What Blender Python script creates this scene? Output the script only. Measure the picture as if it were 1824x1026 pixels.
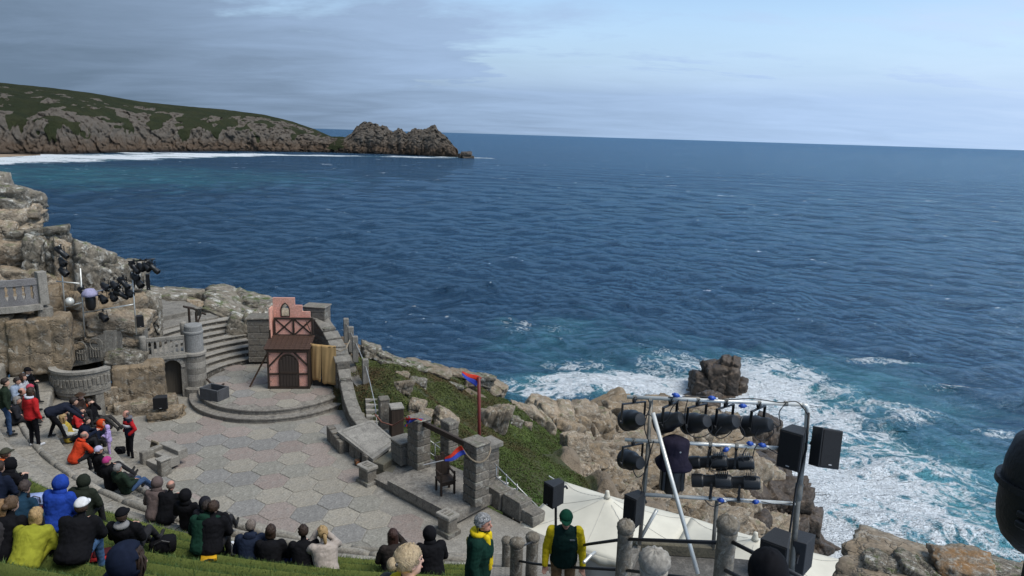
import bpy, bmesh, math, random
import numpy as np
from mathutils import Vector, Matrix, noise as mnoise
for o in list(bpy.data.objects): bpy.data.objects.remove(o)
scene = bpy.context.scene
COL = scene.collection
PI = math.pi
RAD = math.radians
# ------------------------------------------------------------------ camera
CAM_Z, PITCH, ROLL, FPX, PW, PH = 11.0, 12.2, 1.75, 1266.0, 1824.0, 1026.0
cam_d = bpy.data.cameras.new('camera'); cam = bpy.data.objects.new('camera', cam_d); COL.objects.link(cam)
cam_d.sensor_fit = 'HORIZONTAL'; cam_d.sensor_width = 36.0; cam_d.lens = 36.0*FPX/PW
cam_d.clip_start = 0.05; cam_d.clip_end = 90000.0
CROT = Matrix.Rotation(RAD(90-PITCH), 3, 'X') @ Matrix.Rotation(RAD(ROLL), 3, 'Z')
cam.matrix_world = Matrix.Translation((0, 0, CAM_Z)) @ CROT.to_4x4()
scene.camera = cam
# ------------------------------------------------------------------ sun, sky, exposure
SUN_DIR = Vector((0.50, -0.20, 0.85)).normalized()
sun_d = bpy.data.lights.new('sun', 'SUN'); sun = bpy.data.objects.new('sun', sun_d); COL.objects.link(sun)
sun_d.energy = 2.0; sun_d.angle = RAD(30); sun_d.color = (1.0, 0.95, 0.87)
sun.rotation_euler = SUN_DIR.to_track_quat('Z', 'Y').to_euler(); sun.location = (0, 0, 60)
world = bpy.data.worlds.new('World'); scene.world = world; world.use_nodes = True
scene.view_settings.view_transform = 'Standard'; scene.view_settings.look = 'None'
scene.view_settings.exposure = 0.75; scene.view_settings.gamma = 1.0
scene.view_settings.use_curve_mapping = False
def build_world():
    nt = world.node_tree; N = nt.nodes; L = nt.links; N.clear()
    out = N.new('ShaderNodeOutputWorld')
    sky = N.new('ShaderNodeTexSky'); sky.sky_type = 'NISHITA'; sky.sun_disc = False
    sky.sun_elevation = math.asin(SUN_DIR.z); sky.sun_rotation = math.atan2(SUN_DIR.x, SUN_DIR.y)
    sky.air_density = 1.0; sky.dust_density = 0.6; sky.ozone_density = 2.0
    b1 = N.new('ShaderNodeBackground'); b1.inputs[1].default_value = 0.105
    L.new(sky.outputs[0], b1.inputs[0])
    tc = N.new('ShaderNodeTexCoord'); sep = N.new('ShaderNodeSeparateXYZ'); L.new(tc.outputs['Generated'], sep.inputs[0])
    def math_(op, a, b=None, clamp=False):
        m = N.new('ShaderNodeMath'); m.operation = op; m.use_clamp = clamp
        for i, v in enumerate((a, b)):
            if v is None: continue
            if isinstance(v, (int, float)): m.inputs[i].default_value = v
            else: L.new(v, m.inputs[i])
        return m.outputs[0]
    zc = math_('MAXIMUM', sep.outputs[2], 0.0)
    den = math_('ADD', zc, 0.11)
    u = math_('DIVIDE', sep.outputs[0], den); v = math_('DIVIDE', sep.outputs[1], den)
    cmb = N.new('ShaderNodeCombineXYZ'); L.new(u, cmb.inputs[0]); L.new(v, cmb.inputs[1])
    def noise(scale, detail, rough, off, dist=0.0, sx=1.0, sy=1.0):
        mp = N.new('ShaderNodeMapping'); mp.inputs['Location'].default_value = off; mp.inputs['Scale'].default_value = (sx, sy, 1)
        L.new(cmb.outputs[0], mp.inputs[0])
        n = N.new('ShaderNodeTexNoise'); n.inputs['Scale'].default_value = scale; n.inputs['Detail'].default_value = detail
        n.inputs['Roughness'].default_value = rough; n.inputs['Distortion'].default_value = dist
        L.new(mp.outputs[0], n.inputs[0]); return n.outputs[0]
    def ramp(fac, stops):
        r = N.new('ShaderNodeValToRGB'); L.new(fac, r.inputs[0]); e = r.color_ramp.elements
        while len(e) > 1: e.remove(e[0])
        e[0].position = stops[0][0]; e[0].color = tuple(stops[0][1])+(1,)
        for p, c in stops[1:]:
            x = e.new(p); x.color = tuple(c)+(1,)
        return r.outputs[0]
    n1 = noise(0.42, 7, 0.60, (3.1, 7.7, 0), 0.25, 0.75, 1.15)
    n2 = noise(1.3, 6, 0.62, (9.3, 1.2, 0), 0.4, 0.7, 1.3)
    n3 = noise(0.16, 3, 0.5, (1.7, 4.4, 0))
    mix = math_('ADD', math_('MULTIPLY', n1, 0.75), math_('MULTIPLY', n2, 0.25))
    # heavier bank of cloud towards the land side (left), thinning over open sea
    bank = math_('ADD', math_('MULTIPLY', math_('MAXIMUM', math_('MULTIPLY', sep.outputs[0], -1.0), 0.0), 0.24), math_('MULTIPLY', sep.outputs[0], -0.07))
    cov = math_('ADD', mix, bank)
    cover = ramp(cov, [(0.445, (0.05,)*3), (0.545, (1, 1, 1))])
    # brightness of the cloud: broad grey bank to the left, pale to the right, fine streaks
    low0 = math_('SUBTRACT', 1.0, math_('MULTIPLY', zc, 7.0), True)
    tone = math_('ADD', math_('MULTIPLY', low0, -0.14), math_('ADD', math_('ADD', math_('MULTIPLY', sep.outputs[0], 0.62), 0.30), math_('ADD', math_('MULTIPLY', n2, 0.34), math_('MULTIPLY', n3, 0.18))))
    ccol = ramp(tone, [(0.12, (0.09, 0.13, 0.185)), (0.26, (0.13, 0.182, 0.26)), (0.46, (0.205, 0.285, 0.41)), (0.70, (0.27, 0.37, 0.53)), (1.0, (0.37, 0.47, 0.62))])
    b2 = N.new('ShaderNodeBackground'); L.new(ccol, b2.inputs[0]); b2.inputs[1].default_value = 1.0
    # milky band low over the sea
    low = math_('SUBTRACT', 1.5, math_('MULTIPLY', zc, 9.0), True)
    cv = math_('MAXIMUM', cover, math_('MULTIPLY', low, 1.0))
    mx = N.new('ShaderNodeMixShader'); L.new(cv, mx.inputs[0]); L.new(b1.outputs[0], mx.inputs[1]); L.new(b2.outputs[0], mx.inputs[2])
    L.new(mx.outputs[0], out.inputs[0])
build_world()
# ------------------------------------------------------------------ picture -> place
def ray(px, py):
    return CROT @ Vector(((px-PW/2)/FPX, -(py-PH/2)/FPX, -1.0))
def at(px, py, z):                       # on the level z
    d = ray(px, py); t = (z-CAM_Z)/d.z
    return Vector((0, 0, CAM_Z)) + d*t
def aty(px, py, y):                      # at distance y in front of the viewer
    d = ray(px, py); return Vector((0, 0, CAM_Z)) + d*(y/d.y)
SEA = -29.0
# ------------------------------------------------------------------ numpy noise
_rng = np.random.RandomState(7); _perm = _rng.permutation(512); _grad = _rng.normal(size=(512, 3)); _grad /= np.linalg.norm(_grad, axis=1)[:, None]
def pnoise(P):
    P = np.asarray(P, float); I = np.floor(P).astype(int); f = P-I; u = f*f*f*(f*(f*6-15)+10); r = np.zeros(len(P))
    for dx in (0, 1):
        for dy in (0, 1):
            for dz in (0, 1):
                h = _perm[(_perm[(_perm[(I[:, 0]+dx) & 511]+I[:, 1]+dy) & 511]+I[:, 2]+dz) & 511]
                g = _grad[h]; d = f-np.array([dx, dy, dz])
                w = np.where(dx, u[:, 0], 1-u[:, 0])*np.where(dy, u[:, 1], 1-u[:, 1])*np.where(dz, u[:, 2], 1-u[:, 2])
                r += w*(g*d).sum(1)
    return r*1.5
def fbm(P, oct=4, gain=.5, lac=2.03):
    P = np.asarray(P, float); a = 1.; s = np.zeros(len(P))
    for i in range(oct):
        s += a*pnoise(P+17.3*i); a *= gain; P = P*lac
    return s
def worley(P, seed=0):                   # F1, F2 of a jittered grid
    P = np.asarray(P, float); I = np.floor(P).astype(int); d1 = np.full(len(P), 9.); d2 = np.full(len(P), 9.); idv = np.zeros(len(P))
    for dx in (-1, 0, 1):
        for dy in (-1, 0, 1):
            for dz in (-1, 0, 1):
                c = I+np.array([dx, dy, dz])
                h = _perm[(_perm[(_perm[(c[:, 0]+seed) & 511]+c[:, 1]) & 511]+c[:, 2]) & 511]
                q = c+.5+_grad[h]*.42; d = np.linalg.norm(P-q, axis=1)
                m = d < d1
                d2 = np.where(m, d1, np.minimum(d2, d)); idv = np.where(m, h/511., idv); d1 = np.where(m, d, d1)
    return d1, d2, idv
def sstep(a, b, x):
    t = np.clip((x-a)/(b-a), 0, 1); return t*t*(3-2*t)
# ------------------------------------------------------------------ objects
def mesh_np(name, V, F, smooth=True):
    me = bpy.data.meshes.new(name); V = np.asarray(V, np.float32); F = np.asarray(F, np.int32); k = F.shape[1]
    me.vertices.add(len(V)); me.vertices.foreach_set('co', V.ravel())
    me.loops.add(F.size); me.loops.foreach_set('vertex_index', F.ravel())
    me.polygons.add(len(F)); me.polygons.foreach_set('loop_start', np.arange(0, F.size, k, dtype=np.int32))
    me.polygons.foreach_set('loop_total', np.full(len(F), k, np.int32))
    me.update(calc_edges=True); me.polygons.foreach_set('use_smooth', np.full(len(F), smooth)); me.update()
    return me
def attr(me, name, arr):
    a = me.attributes.new(name, 'FLOAT', 'POINT'); a.data.foreach_set('value', np.asarray(arr, np.float32))
def grid_faces(nr, nc):
    i = np.arange(nr-1)[:, None]*nc+np.arange(nc-1)[None, :]; i = i.ravel()
    return np.stack([i, i+1, i+nc+1, i+nc], 1)
def link(name, me, mat=None, parent=None, loc=None, rot=None, scale=None):
    o = bpy.data.objects.new(name, me); COL.objects.link(o)
    if mat is not None and me is not None:
        if isinstance(mat, (list, tuple)):
            if not me.materials:
                for m in mat: me.materials.append(m)
        elif not me.materials: me.materials.append(mat)
    if parent is not None: o.parent = parent
    if loc is not None: o.location = loc
    if rot is not None: o.rotation_euler = rot
    if scale is not None: o.scale = scale
    return o
def tag(o, label=None, cat=None, group=None, kind=None):
    if label: o['label'] = label
    if cat: o['category'] = cat
    if group: o['group'] = group
    if kind: o['kind'] = kind
    return o
def thing(name, label, cat, loc=(0, 0, 0), rz=0.0, group=None):
    o = bpy.data.objects.new(name, None); COL.objects.link(o); o.empty_display_size = .2
    o.location = loc; o.rotation_euler = (0, 0, rz); return tag(o, label, cat, group)
class MB:                                # mesh builder: several shapes -> one mesh
    def __init__(s): s.v = []; s.f = []; s.m = []
    def add(s, vs, fs, m=0):
        n = len(s.v); s.v += [tuple(v) for v in vs]; s.f += [tuple(i+n for i in f) for f in fs]; s.m += [m]*len(fs); return s
    def box(s, c, size, rz=0., m=0, ch=0., M=None, jit=0., seed=0):
        hx, hy, hz = [k/2 for k in size]; ch = min(ch, hx*.9, hy*.9, hz*.9)
        if ch <= 0:
            vs = [Vector((x*hx, y*hy, z*hz)) for z in (-1, 1) for y in (-1, 1) for x in (-1, 1)]
            fs = [(0, 2, 3, 1), (4, 5, 7, 6), (0, 1, 5, 4), (2, 6, 7, 3), (0, 4, 6, 2), (1, 3, 7, 5)]
        else:
            bm = bmesh.new(); bmesh.ops.create_cube(bm, size=1)
            for v in bm.verts: v.co = Vector((v.co.x*2*hx, v.co.y*2*hy, v.co.z*2*hz))
            bmesh.ops.bevel(bm, geom=bm.edges[:], offset=ch, segments=1, affect='EDGES')
            bm.verts.index_update(); vs = [v.co.copy() for v in bm.verts]; fs = [tuple(v.index for v in f.verts) for f in bm.faces]; bm.free()
        R = (M if M is not None else Matrix.Rotation(rz, 3, 'Z'))
        if jit:
            rr = random.Random(seed*31+len(s.v))
            vs = [v+Vector((rr.uniform(-jit, jit), rr.uniform(-jit, jit), rr.uniform(-jit, jit))) for v in vs]
        return s.add([R @ v + Vector(c) for v in vs], fs, m)
    def tube(s, pts, r, n=8, m=0, cap=True):
        pts = [Vector(p) for p in pts]; k = len(pts); rs = r if isinstance(r, (list, tuple)) else [r]*k
        base = len(s.v); up = None; vs = []; fs = []
        for i, p in enumerate(pts):
            t = (pts[min(i+1, k-1)]-pts[max(i-1, 0)])
            if t.length < 1e-9: t = Vector((0, 0, 1))
            t.normalize()
            if up is None: up = t.orthogonal().normalized()
            up = (up-t*up.dot(t)); up = up.normalized() if up.length > 1e-6 else t.orthogonal().normalized()
            b = t.cross(up)
            for j in range(n):
                a = 2*PI*j/n; vs.append(p+(up*math.cos(a)+b*math.sin(a))*rs[i])
        for i in range(k-1):
            for j in range(n):
                a = i*n+j; b2 = i*n+(j+1) % n; fs.append((a, b2, b2+n, a+n))
        if cap: fs.append(tuple(reversed(range(n)))); fs.append(tuple((k-1)*n+j for j in range(n)))
        return s.add(vs, fs, m)
    def lathe(s, prof, c=(0, 0, 0), n=16, m=0, M=None, flute=0., fn=0):
        vs = []; fs = []; k = len(prof); c = Vector(c)
        for (r, z) in prof:
            for j in range(n):
                a = 2*PI*j/n; rr = r*(1+(flute*math.cos(fn*a+z*9) if fn else 0)); p = Vector((rr*math.cos(a), rr*math.sin(a), z))
                vs.append((M @ p if M is not None else p)+c)
        for i in range(k-1):
            for j in range(n): a = i*n+j; b = i*n+(j+1) % n; fs.append((a, b, b+n, a+n))
        fs.append(tuple(reversed(range(n)))); fs.append(tuple((k-1)*n+j for j in range(n)))
        return s.add(vs, fs, m)
    def prism(s, poly, z0, z1, m=0, M=None, c=(0, 0, 0)):
        n = len(poly); c = Vector(c)
        ar = sum(poly[i][0]*poly[(i+1) % n][1]-poly[(i+1) % n][0]*poly[i][1] for i in range(n))
        if ar < 0: poly = list(reversed(poly))
        vs = [Vector((x, y, z0)) for x, y in poly]+[Vector((x, y, z1)) for x, y in poly]
        fs = [tuple(reversed(range(n))), tuple(range(n, 2*n))]+[(i, (i+1) % n, (i+1) % n+n, i+n) for i in range(n)]
        return s.add([(M @ v if M is not None else v)+c for v in vs], fs, m)
    def mesh(s, name, smooth=False):
        me = bpy.data.meshes.new(name); me.from_pydata(s.v, [], s.f)
        if any(s.m): me.polygons.foreach_set('material_index', s.m)
        if smooth: me.polygons.foreach_set('use_smooth', [True]*len(s.f))
        me.update(); return me
    def build(s, name, mat, parent=None, smooth=False, loc=None, rot=None):
        return link(name, s.mesh(name, smooth), mat, parent, loc, rot)
def autosmooth(me, deg=40):
    me.polygons.foreach_set('use_smooth', [True]*len(me.polygons))
    bm = bmesh.new(); bm.from_mesh(me)
    for e in bm.edges: e.smooth = (len(e.link_faces) == 2 and e.calc_face_angle(0) < RAD(deg))
    bm.to_mesh(me); bm.free(); me.update()
def copy_tree(o, parent=None, loc=None, rot=None):
    c = o.copy(); COL.objects.link(c)
    if parent is not None: c.parent = parent
    if loc is not None: c.location = loc
    if rot is not None: c.rotation_euler = rot
    for ch in list(o.children): copy_tree(ch, c)
    return c
# ------------------------------------------------------------------ materials
MATS = {}
def new_mat(name):
    m = bpy.data.materials.new(name); m.use_nodes = True; nt = m.node_tree; nt.nodes.clear()
    out = nt.nodes.new('ShaderNodeOutputMaterial'); b = nt.nodes.new('ShaderNodeBsdfPrincipled'); nt.links.new(b.outputs[0], out.inputs[0])
    return m, nt, b
class NT:                                # small node helper
    def __init__(s, nt): s.nt = nt; s.N = nt.nodes; s.L = nt.links; s._tc = None
    def put(s, v, sock):
        if isinstance(v, (int, float)): sock.default_value = v
        elif isinstance(v, (tuple, list)): sock.default_value = (tuple(v)+(1,)) if len(sock.default_value) == 4 and len(v) == 3 else tuple(v)
        else: s.L.new(v, sock)
    def tc(s, which='Object'):
        if not s._tc: s._tc = s.N.new('ShaderNodeTexCoord')
        return s._tc.outputs[which]
    def pos(s): return s.N.new('ShaderNodeNewGeometry').outputs['Position']
    def normal_z(s):
        g = s.N.new('ShaderNodeNewGeometry'); x = s.N.new('ShaderNodeSeparateXYZ'); s.L.new(g.outputs['Normal'], x.inputs[0]); return x.outputs[2]
    def noise(s, vec, scale, detail=4, rough=.55, dist=0., out=0):
        n = s.N.new('ShaderNodeTexNoise'); s.L.new(vec, n.inputs['Vector']); n.inputs['Scale'].default_value = scale
        n.inputs['Detail'].default_value = detail; n.inputs['Roughness'].default_value = rough; n.inputs['Distortion'].default_value = dist
        return n.outputs[out]
    def vor(s, vec, scale, feature='F1', out='Distance', rnd=1.0):
        n = s.N.new('ShaderNodeTexVoronoi'); n.feature = feature; s.L.new(vec, n.inputs['Vector']); n.inputs['Scale'].default_value = scale
        n.inputs['Randomness'].default_value = rnd; return n.outputs[out]
    def math(s, op, a, b=None, c=None, clamp=False):
        m = s.N.new('ShaderNodeMath'); m.operation = op; m.use_clamp = clamp
        for i, v in enumerate((a, b, c)):
            if v is not None: s.put(v, m.inputs[i])
        return m.outputs[0]
    def ramp(s, fac, stops):
        r = s.N.new('ShaderNodeValToRGB'); s.put(fac, r.inputs[0]); e = r.color_ramp.elements
        while len(e) > 1: e.remove(e[0])
        c = lambda q: (q, q, q, 1) if isinstance(q, (int, float)) else tuple(q)+(1,)
        e[0].position = stops[0][0]; e[0].color = c(stops[0][1])
        for p, q in stops[1:]: e.new(p).color = c(q)
        return r.outputs[0]
    def mix(s, fac, a, b, blend='MIX'):
        m = s.N.new('ShaderNodeMix'); m.data_type = 'RGBA'; m.blend_type = blend
        s.put(fac, m.inputs[0]); s.put(a, m.inputs[6]); s.put(b, m.inputs[7]); return m.outputs[2]
    def mapping(s, vec, scale=(1, 1, 1), rot=(0, 0, 0), loc=(0, 0, 0)):
        m = s.N.new('ShaderNodeMapping'); s.L.new(vec, m.inputs[0]); m.inputs['Scale'].default_value = scale
        m.inputs['Rotation'].default_value = rot; m.inputs['Location'].default_value = loc; return m.outputs[0]
    def bump(s, h, strength=.5, dist=.02, normal=None):
        b = s.N.new('ShaderNodeBump'); s.put(h, b.inputs['Height']); b.inputs['Strength'].default_value = strength; b.inputs['Distance'].default_value = dist
        if normal is not None: s.L.new(normal, b.inputs['Normal'])
        return b.outputs[0]
    def rand(s): return s.N.new('ShaderNodeObjectInfo').outputs['Random']
    def attr(s, name):
        a = s.N.new('ShaderNodeAttribute'); a.attribute_name = name; return a.outputs['Fac']
def stone(name, c1, c2, c3=None, scale=2.0, fine=30., bump=.5, rough=.88, rnd=.25, lichen=.0, coord='Object', moss=0., tint=None, streak=0., crack=0.):
    """weathered stone or concrete: two broad tones, speckle, stains, lichen and fine relief"""
    if name in MATS: return MATS[name]
    m, nt, b = new_mat(name); h = NT(nt); v = h.pos() if coord == 'World' else h.tc('Object')
    n1 = h.noise(v, scale, 5, .6, .2); n2 = h.noise(v, fine, 3, .6)
    col = h.mix(h.ramp(n1, [(.35, 0.), (.65, 1.)]), c1, c2)
    if c3: col = h.mix(h.ramp(h.noise(v, scale*2.7, 4, .65, .4), [(.52, 0.), (.68, 1.)]), col, c3)
    col = h.mix(h.ramp(n2, [(.35, .42), (.7, 0.)]), col, (.02, .018, .015))
    if streak:
        sv = h.mapping(v, (6, 6, .7)); col = h.mix(h.math('MULTIPLY', h.ramp(h.noise(sv, 1.0, 4, .6), [(.48, 0.), (.7, 1.)]), streak), col, (.035, .03, .026))
    if lichen:
        lw = h.ramp(h.noise(v, fine*.22, 5, .75, .6), [(.55, 0.), (.62, 1.)])
        col = h.mix(h.math('MULTIPLY', lw, lichen), col, (.50, .49, .44))
        lb = h.ramp(h.noise(h.mapping(v, loc=(5, 3, 1)), fine*.16, 5, .75, .6), [(.54, 0.), (.62, 1.)])
        col = h.mix(h.math('MULTIPLY', lb, lichen), col, (.035, .034, .028))
    if moss:
        mo = h.math('MULTIPLY', h.ramp(h.noise(v, scale*1.6, 5, .7), [(.5, 0.), (.62, 1.)]), h.ramp(h.normal_z(), [(.5, 0.), (.9, moss)]))
        col = h.mix(mo, col, (.055, .075, .018))
    r = h.rand(); val = h.math('MULTIPLY_ADD', r, rnd, 1-rnd/2)
    hs = h.N.new('ShaderNodeHueSaturation'); h.L.new(col, hs.inputs['Color']); h.L.new(val, hs.inputs['Value'])
    h.L.new(hs.outputs[0], b.inputs['Base Color'])
    b.inputs['Roughness'].default_value = rough; b.inputs['Specular IOR Level'].default_value = .25
    hh = h.math('ADD', h.math('MULTIPLY', n2, .35), h.noise(v, scale*4, 6, .7))
    if crack:
        wv = h.N.new('ShaderNodeVectorMath'); wv.operation = 'ADD'; h.L.new(v, wv.inputs[0]); h.L.new(h.noise(v, scale*3, 3, .6, 0, 1), wv.inputs[1])
        ck = h.ramp(h.vor(h.mapping(wv.outputs[0], (1, 1, 1.5)), crack, 'DISTANCE_TO_EDGE'), [(.0, 0.), (.06, 1.)])
        hh = h.math('ADD', hh, h.math('MULTIPLY', ck, .9))
    h.L.new(h.bump(hh, bump, .03), b.inputs['Normal']); MATS[name] = m; return m
def plain(name, col, rough=.6, metal=0., bump=0., bscale=60., var=.12, spec=.4, scale=6., coat=0.):
    """paint, metal, rubber, cloth: colour with slight mottling and relief"""
    if name in MATS: return MATS[name]
    m, nt, b = new_mat(name); h = NT(nt); v = h.tc('Object')
    n = h.noise(v, scale, 4, .6); c = h.mix(h.ramp(n, [(.3, 0.), (.7, 1.)]), tuple(k*(1-var) for k in col), tuple(min(1, k*(1+var)) for k in col))
    h.L.new(c, b.inputs['Base Color']); b.inputs['Roughness'].default_value = rough; b.inputs['Metallic'].default_value = metal
    b.inputs['Specular IOR Level'].default_value = spec; b.inputs['Coat Weight'].default_value = coat
    if bump: h.L.new(h.bump(h.noise(v, bscale, 3, .6), bump, .01), b.inputs['Normal'])
    MATS[name] = m; return m
def cloth(col, fold=.9):
    name = 'cloth_%02x%02x%02x' % tuple(int(255*min(1, c**.4545)) for c in col)
    if name in MATS: return MATS[name]
    m, nt, b = new_mat(name); h = NT(nt); v = h.tc('Object')
    n = h.noise(v, 9, 3, .6, .8); c = h.mix(h.ramp(n, [(.3, 0.), (.7, 1.)]), tuple(k*.8 for k in col), tuple(min(1, k*1.12) for k in col))
    h.L.new(c, b.inputs['Base Color']); b.inputs['Roughness'].default_value = .85; b.inputs['Specular IOR Level'].default_value = .10
    b.inputs['Sheen Weight'].default_value = .0
    f1 = h.bump(h.noise(h.mapping(v, (1, 1, .7)), 5.5, 2, .5, .6), fold*.6, .06); h.L.new(h.bump(h.noise(v, 140, 2, .5), .2, .004, f1), b.inputs['Normal'])
    MATS[name] = m; return m
def wood(name, c1, c2, axis_scale=(30, 30, 1.5), rough=.7, bump=.4):
    if name in MATS: return MATS[name]
    m, nt, b = new_mat(name); h = NT(nt); v = h.mapping(h.tc('Object'), axis_scale)
    n = h.noise(v, 1., 5, .65, .5); h.L.new(h.mix(h.ramp(n, [(.3, 0.), (.7, 1.)]), c1, c2), b.inputs['Base Color'])
    b.inputs['Roughness'].default_value = rough; b.inputs['Specular IOR Level'].default_value = .3
    h.L.new(h.bump(n, bump, .01), b.inputs['Normal']); MATS[name] = m; return m
GRANITE = stone('granite', (.33, .255, .175), (.27, .225, .17), (.39, .33, .25), .8, 16, .9, rnd=.35, lichen=.42, moss=.55, crack=1.5)
GRANITE_TAN = stone('granite_tan', (.29, .215, .135), (.235, .188, .132), (.16, .135, .105), .7, 18, .8, rnd=.2, lichen=.3, streak=.0, crack=.7)
GRANITE_LICHEN = stone('granite_lichen', (.25, .215, .165), (.20, .18, .145), (.36, .335, .29), 1.2, 13, .9, rnd=.25, lichen=.8, moss=.95, crack=1.6)
GRANITE_WET = stone('granite_wet', (.085, .062, .044), (.055, .045, .037), (.14, .10, .07), .6, 10, .9, rough=.5, rnd=.3, crack=1.6)
CONCRETE = stone('weathered_concrete', (.27, .25, .215), (.20, .185, .16), (.15, .14, .122), 1.6, 26, .5, rnd=.12, lichen=.18, streak=.3)
CONC_LIGHT = stone('pale_concrete', (.37, .345, .30), (.29, .27, .235), (.22, .205, .18), 1.3, 26, .4, rnd=.12, lichen=.1, streak=.2)
WALLSTONE = stone('wall_stone', (.225, .20, .165), (.165, .15, .128), (.12, .11, .098), 2.6, 22, .8, rnd=.3, lichen=.3, moss=.3)
# ================================================================== SEA
def wave_field(X, Y, cut):
    """wind sea: sum of many trains, short ones dropped where the mesh is too coarse"""
    rr = random.Random(5); Z = np.zeros_like(X); S = np.zeros_like(X); DX = np.zeros_like(X); DY = np.zeros_like(X)
    for i in range(54):
        lam = 2.6*(1.068**i); th = RAD(rr.gauss(238, 27)); k = 2*PI/lam
        a = .0125*lam**.80*(1.0 if lam < 26 else (26/lam)**1.6)*rr.uniform(.6, 1.25)*1.15
        w = sstep(2.2, 4.2, lam/cut)
        ph = k*(X*math.cos(th)+Y*math.sin(th))+rr.uniform(0, 6.28)
        Z += w*a*np.sin(ph); S += w*a*k*np.sin(ph)
        DX += w*a*math.cos(th)*np.cos(ph)*.85; DY += w*a*math.sin(th)*np.cos(ph)*.85
    return Z, S, DX, DY
def build_sea():
    rows = [44.]
    while rows[-1] < 60000: rows.append(rows[-1]+max(.42, 2.1e-5*rows[-1]**2*(1 if rows[-1] < 3000 else 3)))
    rows = np.array(rows); th = np.linspace(RAD(-58), RAD(64), 700)
    Rr, T = np.meshgrid(rows, th, indexing='ij'); X = (Rr*np.sin(T)).ravel(); Y = (Rr*np.cos(T)).ravel(); r = Rr.ravel()
    cut = np.maximum(np.maximum(.42, 2.1e-5*r*r), r*(th[1]-th[0]))
    Z, S, DX, DY = wave_field(X, Y, cut)
    # white water: where swell meets rock (patches given by place and reach), and streaks drifting off it
    foam = np.zeros_like(X); pale = np.zeros_like(X)
    def blob(px, py, rx, ry, st, ps=None, rot=0.):
        nonlocal foam, pale
        p = at(px, py, SEA); dx = X-p.x; dy = Y-p.y; c, s = math.cos(rot), math.sin(rot)
        d = np.sqrt(((dx*c+dy*s)/rx)**2+((-dx*s+dy*c)/ry)**2)
        foam = np.maximum(foam, st*(1-sstep(.25, 1., d)))
        pale = np.maximum(pale, (ps if ps is not None else st)*(1-sstep(.3, 1.25, d)))
    for a in [(1400, 800, 7, 15, 1.), (1425, 870, 6, 10, 1.), (1465, 950, 6, 9, 1.), (1500, 1010, 6, 8, .95), (1440, 830, 12, 20, .78), (1520, 900, 10, 14, .74),
              (1560, 990, 12, 12, .68), (1640, 960, 14, 14, .55), (1480, 760, 12, 18, .55), (1400, 735, 16, 14, .62), (1350, 690, 14, 18, .74), (1385, 665, 16, 22, .55),
              (1290, 715, 10, 14, .78), (1190, 690, 18, 14, .85), (1120, 684, 20, 12, .8), (1050, 680, 16, 10, .62), (980, 690, 16, 10, .55), (1220, 660, 16, 24, .45), (1030, 648, 12, 14, .4),
              (1690, 690, 8, 3, .5), (1775, 775, 6, 2.5, .5), (1560, 640, 16, 5, .42), (1720, 880, 16, 10, .42), (1600, 820, 16, 16, .46), (1780, 940, 12, 8, .4), (1000, 585, 9, 9, .3), (920, 580, 8, 16, .3), (1650, 860, 22, 16, .52), (1560, 850, 13, 14, .66), (1620, 925, 14, 12, .66), (1700, 985, 13, 10, .55), (1520, 780, 12, 16, .5), (1590, 740, 14, 12, .42), (1450, 690, 14, 18, .45)]:
        blob(*a)
    blob(1600, 920, 40, 40, 0, .85); blob(1420, 720, 40, 40, 0, .55); blob(1000, 610, 22, 30, 0, .3); blob(1700, 900, 30, 20, 0, .5)
    # surf in the bay and along the far cliffs
    for i in range(34):
        t = i/33.; px = -60+t*520; blob(px, 286-11*t, 60, 210*(1-t)+60, 1.0, .42, .1)
    for i in range(30):
        t = i/29.; px = 240+t*600; blob(px, 272.5+t*8.5, 40, 26, .9, .4)
    for q in [(890, 284, 45, 14), (915, 285, 40, 12), (850, 281, 40, 24), (740, 281, 60, 26)]: blob(*q, .8, .2)
    bay = at(120, 310, SEA); pale = np.maximum(pale, .38*(1-sstep(.2, 1.3, np.sqrt(((X-bay.x)/260)**2+((Y-bay.y)/170)**2))))
    crest = S*sstep(-.6, 1.2, fbm(np.stack([X/55., Y/55., X*0+3], 1), 2)+.25)
    far = sstep(250, 900, r)
    calm = 1-.5*np.clip(pale, 0, 1)*(r > 400)
    V = np.stack([X+DX, Y+DY, SEA+Z*calm], 1)
    me = mesh_np('sea', V, grid_faces(len(rows), len(th))[:, ::-1])
    attr(me, 'foam', foam); attr(me, 'pale', pale); attr(me, 'crest', crest); attr(me, 'far', far)
    m, nt, b = new_mat('sea_water'); h = NT(nt); p = h.pos()
    p2 = h.mapping(p, (1, 1, .3)); st = h.mapping(p, (1.0, 2.3, 1.), (0, 0, RAD(-28)))
    fo = h.attr('foam'); pa = h.attr('pale'); cr = h.attr('crest'); fa = h.attr('far')
    deep = h.mix(h.ramp(h.noise(h.mapping(p, (.006, .012, 1)), 1., 4, .6), [(.38, 0.), (.62, 1.)]), (.0035, .021, .048), (.006, .031, .068))
    teal = h.mix(h.ramp(h.noise(p2, .12, 4, .6), [(.35, 0.), (.7, 1.)]), (.016, .14, .16), (.09, .34, .34))
    pn = h.math('ADD', pa, h.math('MULTIPLY', h.math('SUBTRACT', h.noise(p2, .07, 5, .65, .6), .5), .9))
    col = h.mix(h.ramp(pn, [(.12, 0.), (.85, 1.)]), deep, teal)
    # lacework: ridged noise gives veins, broad noise gives rafts
    rid = h.math('ABSOLUTE', h.math('SUBTRACT', h.noise(p2, .30, 3, .55, 1.2), .5))
    rid2 = h.math('ABSOLUTE', h.math('SUBTRACT', h.noise(p2, .85, 3, .55, 1.), .5))
    vein = h.math('ADD', h.math('MULTIPLY', rid, -3.2), h.math('MULTIPLY', rid2, -1.8))
    raft = h.math('MULTIPLY', h.math('SUBTRACT', h.noise(p2, .16, 6, .68, .5), .5), 1.7)
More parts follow.
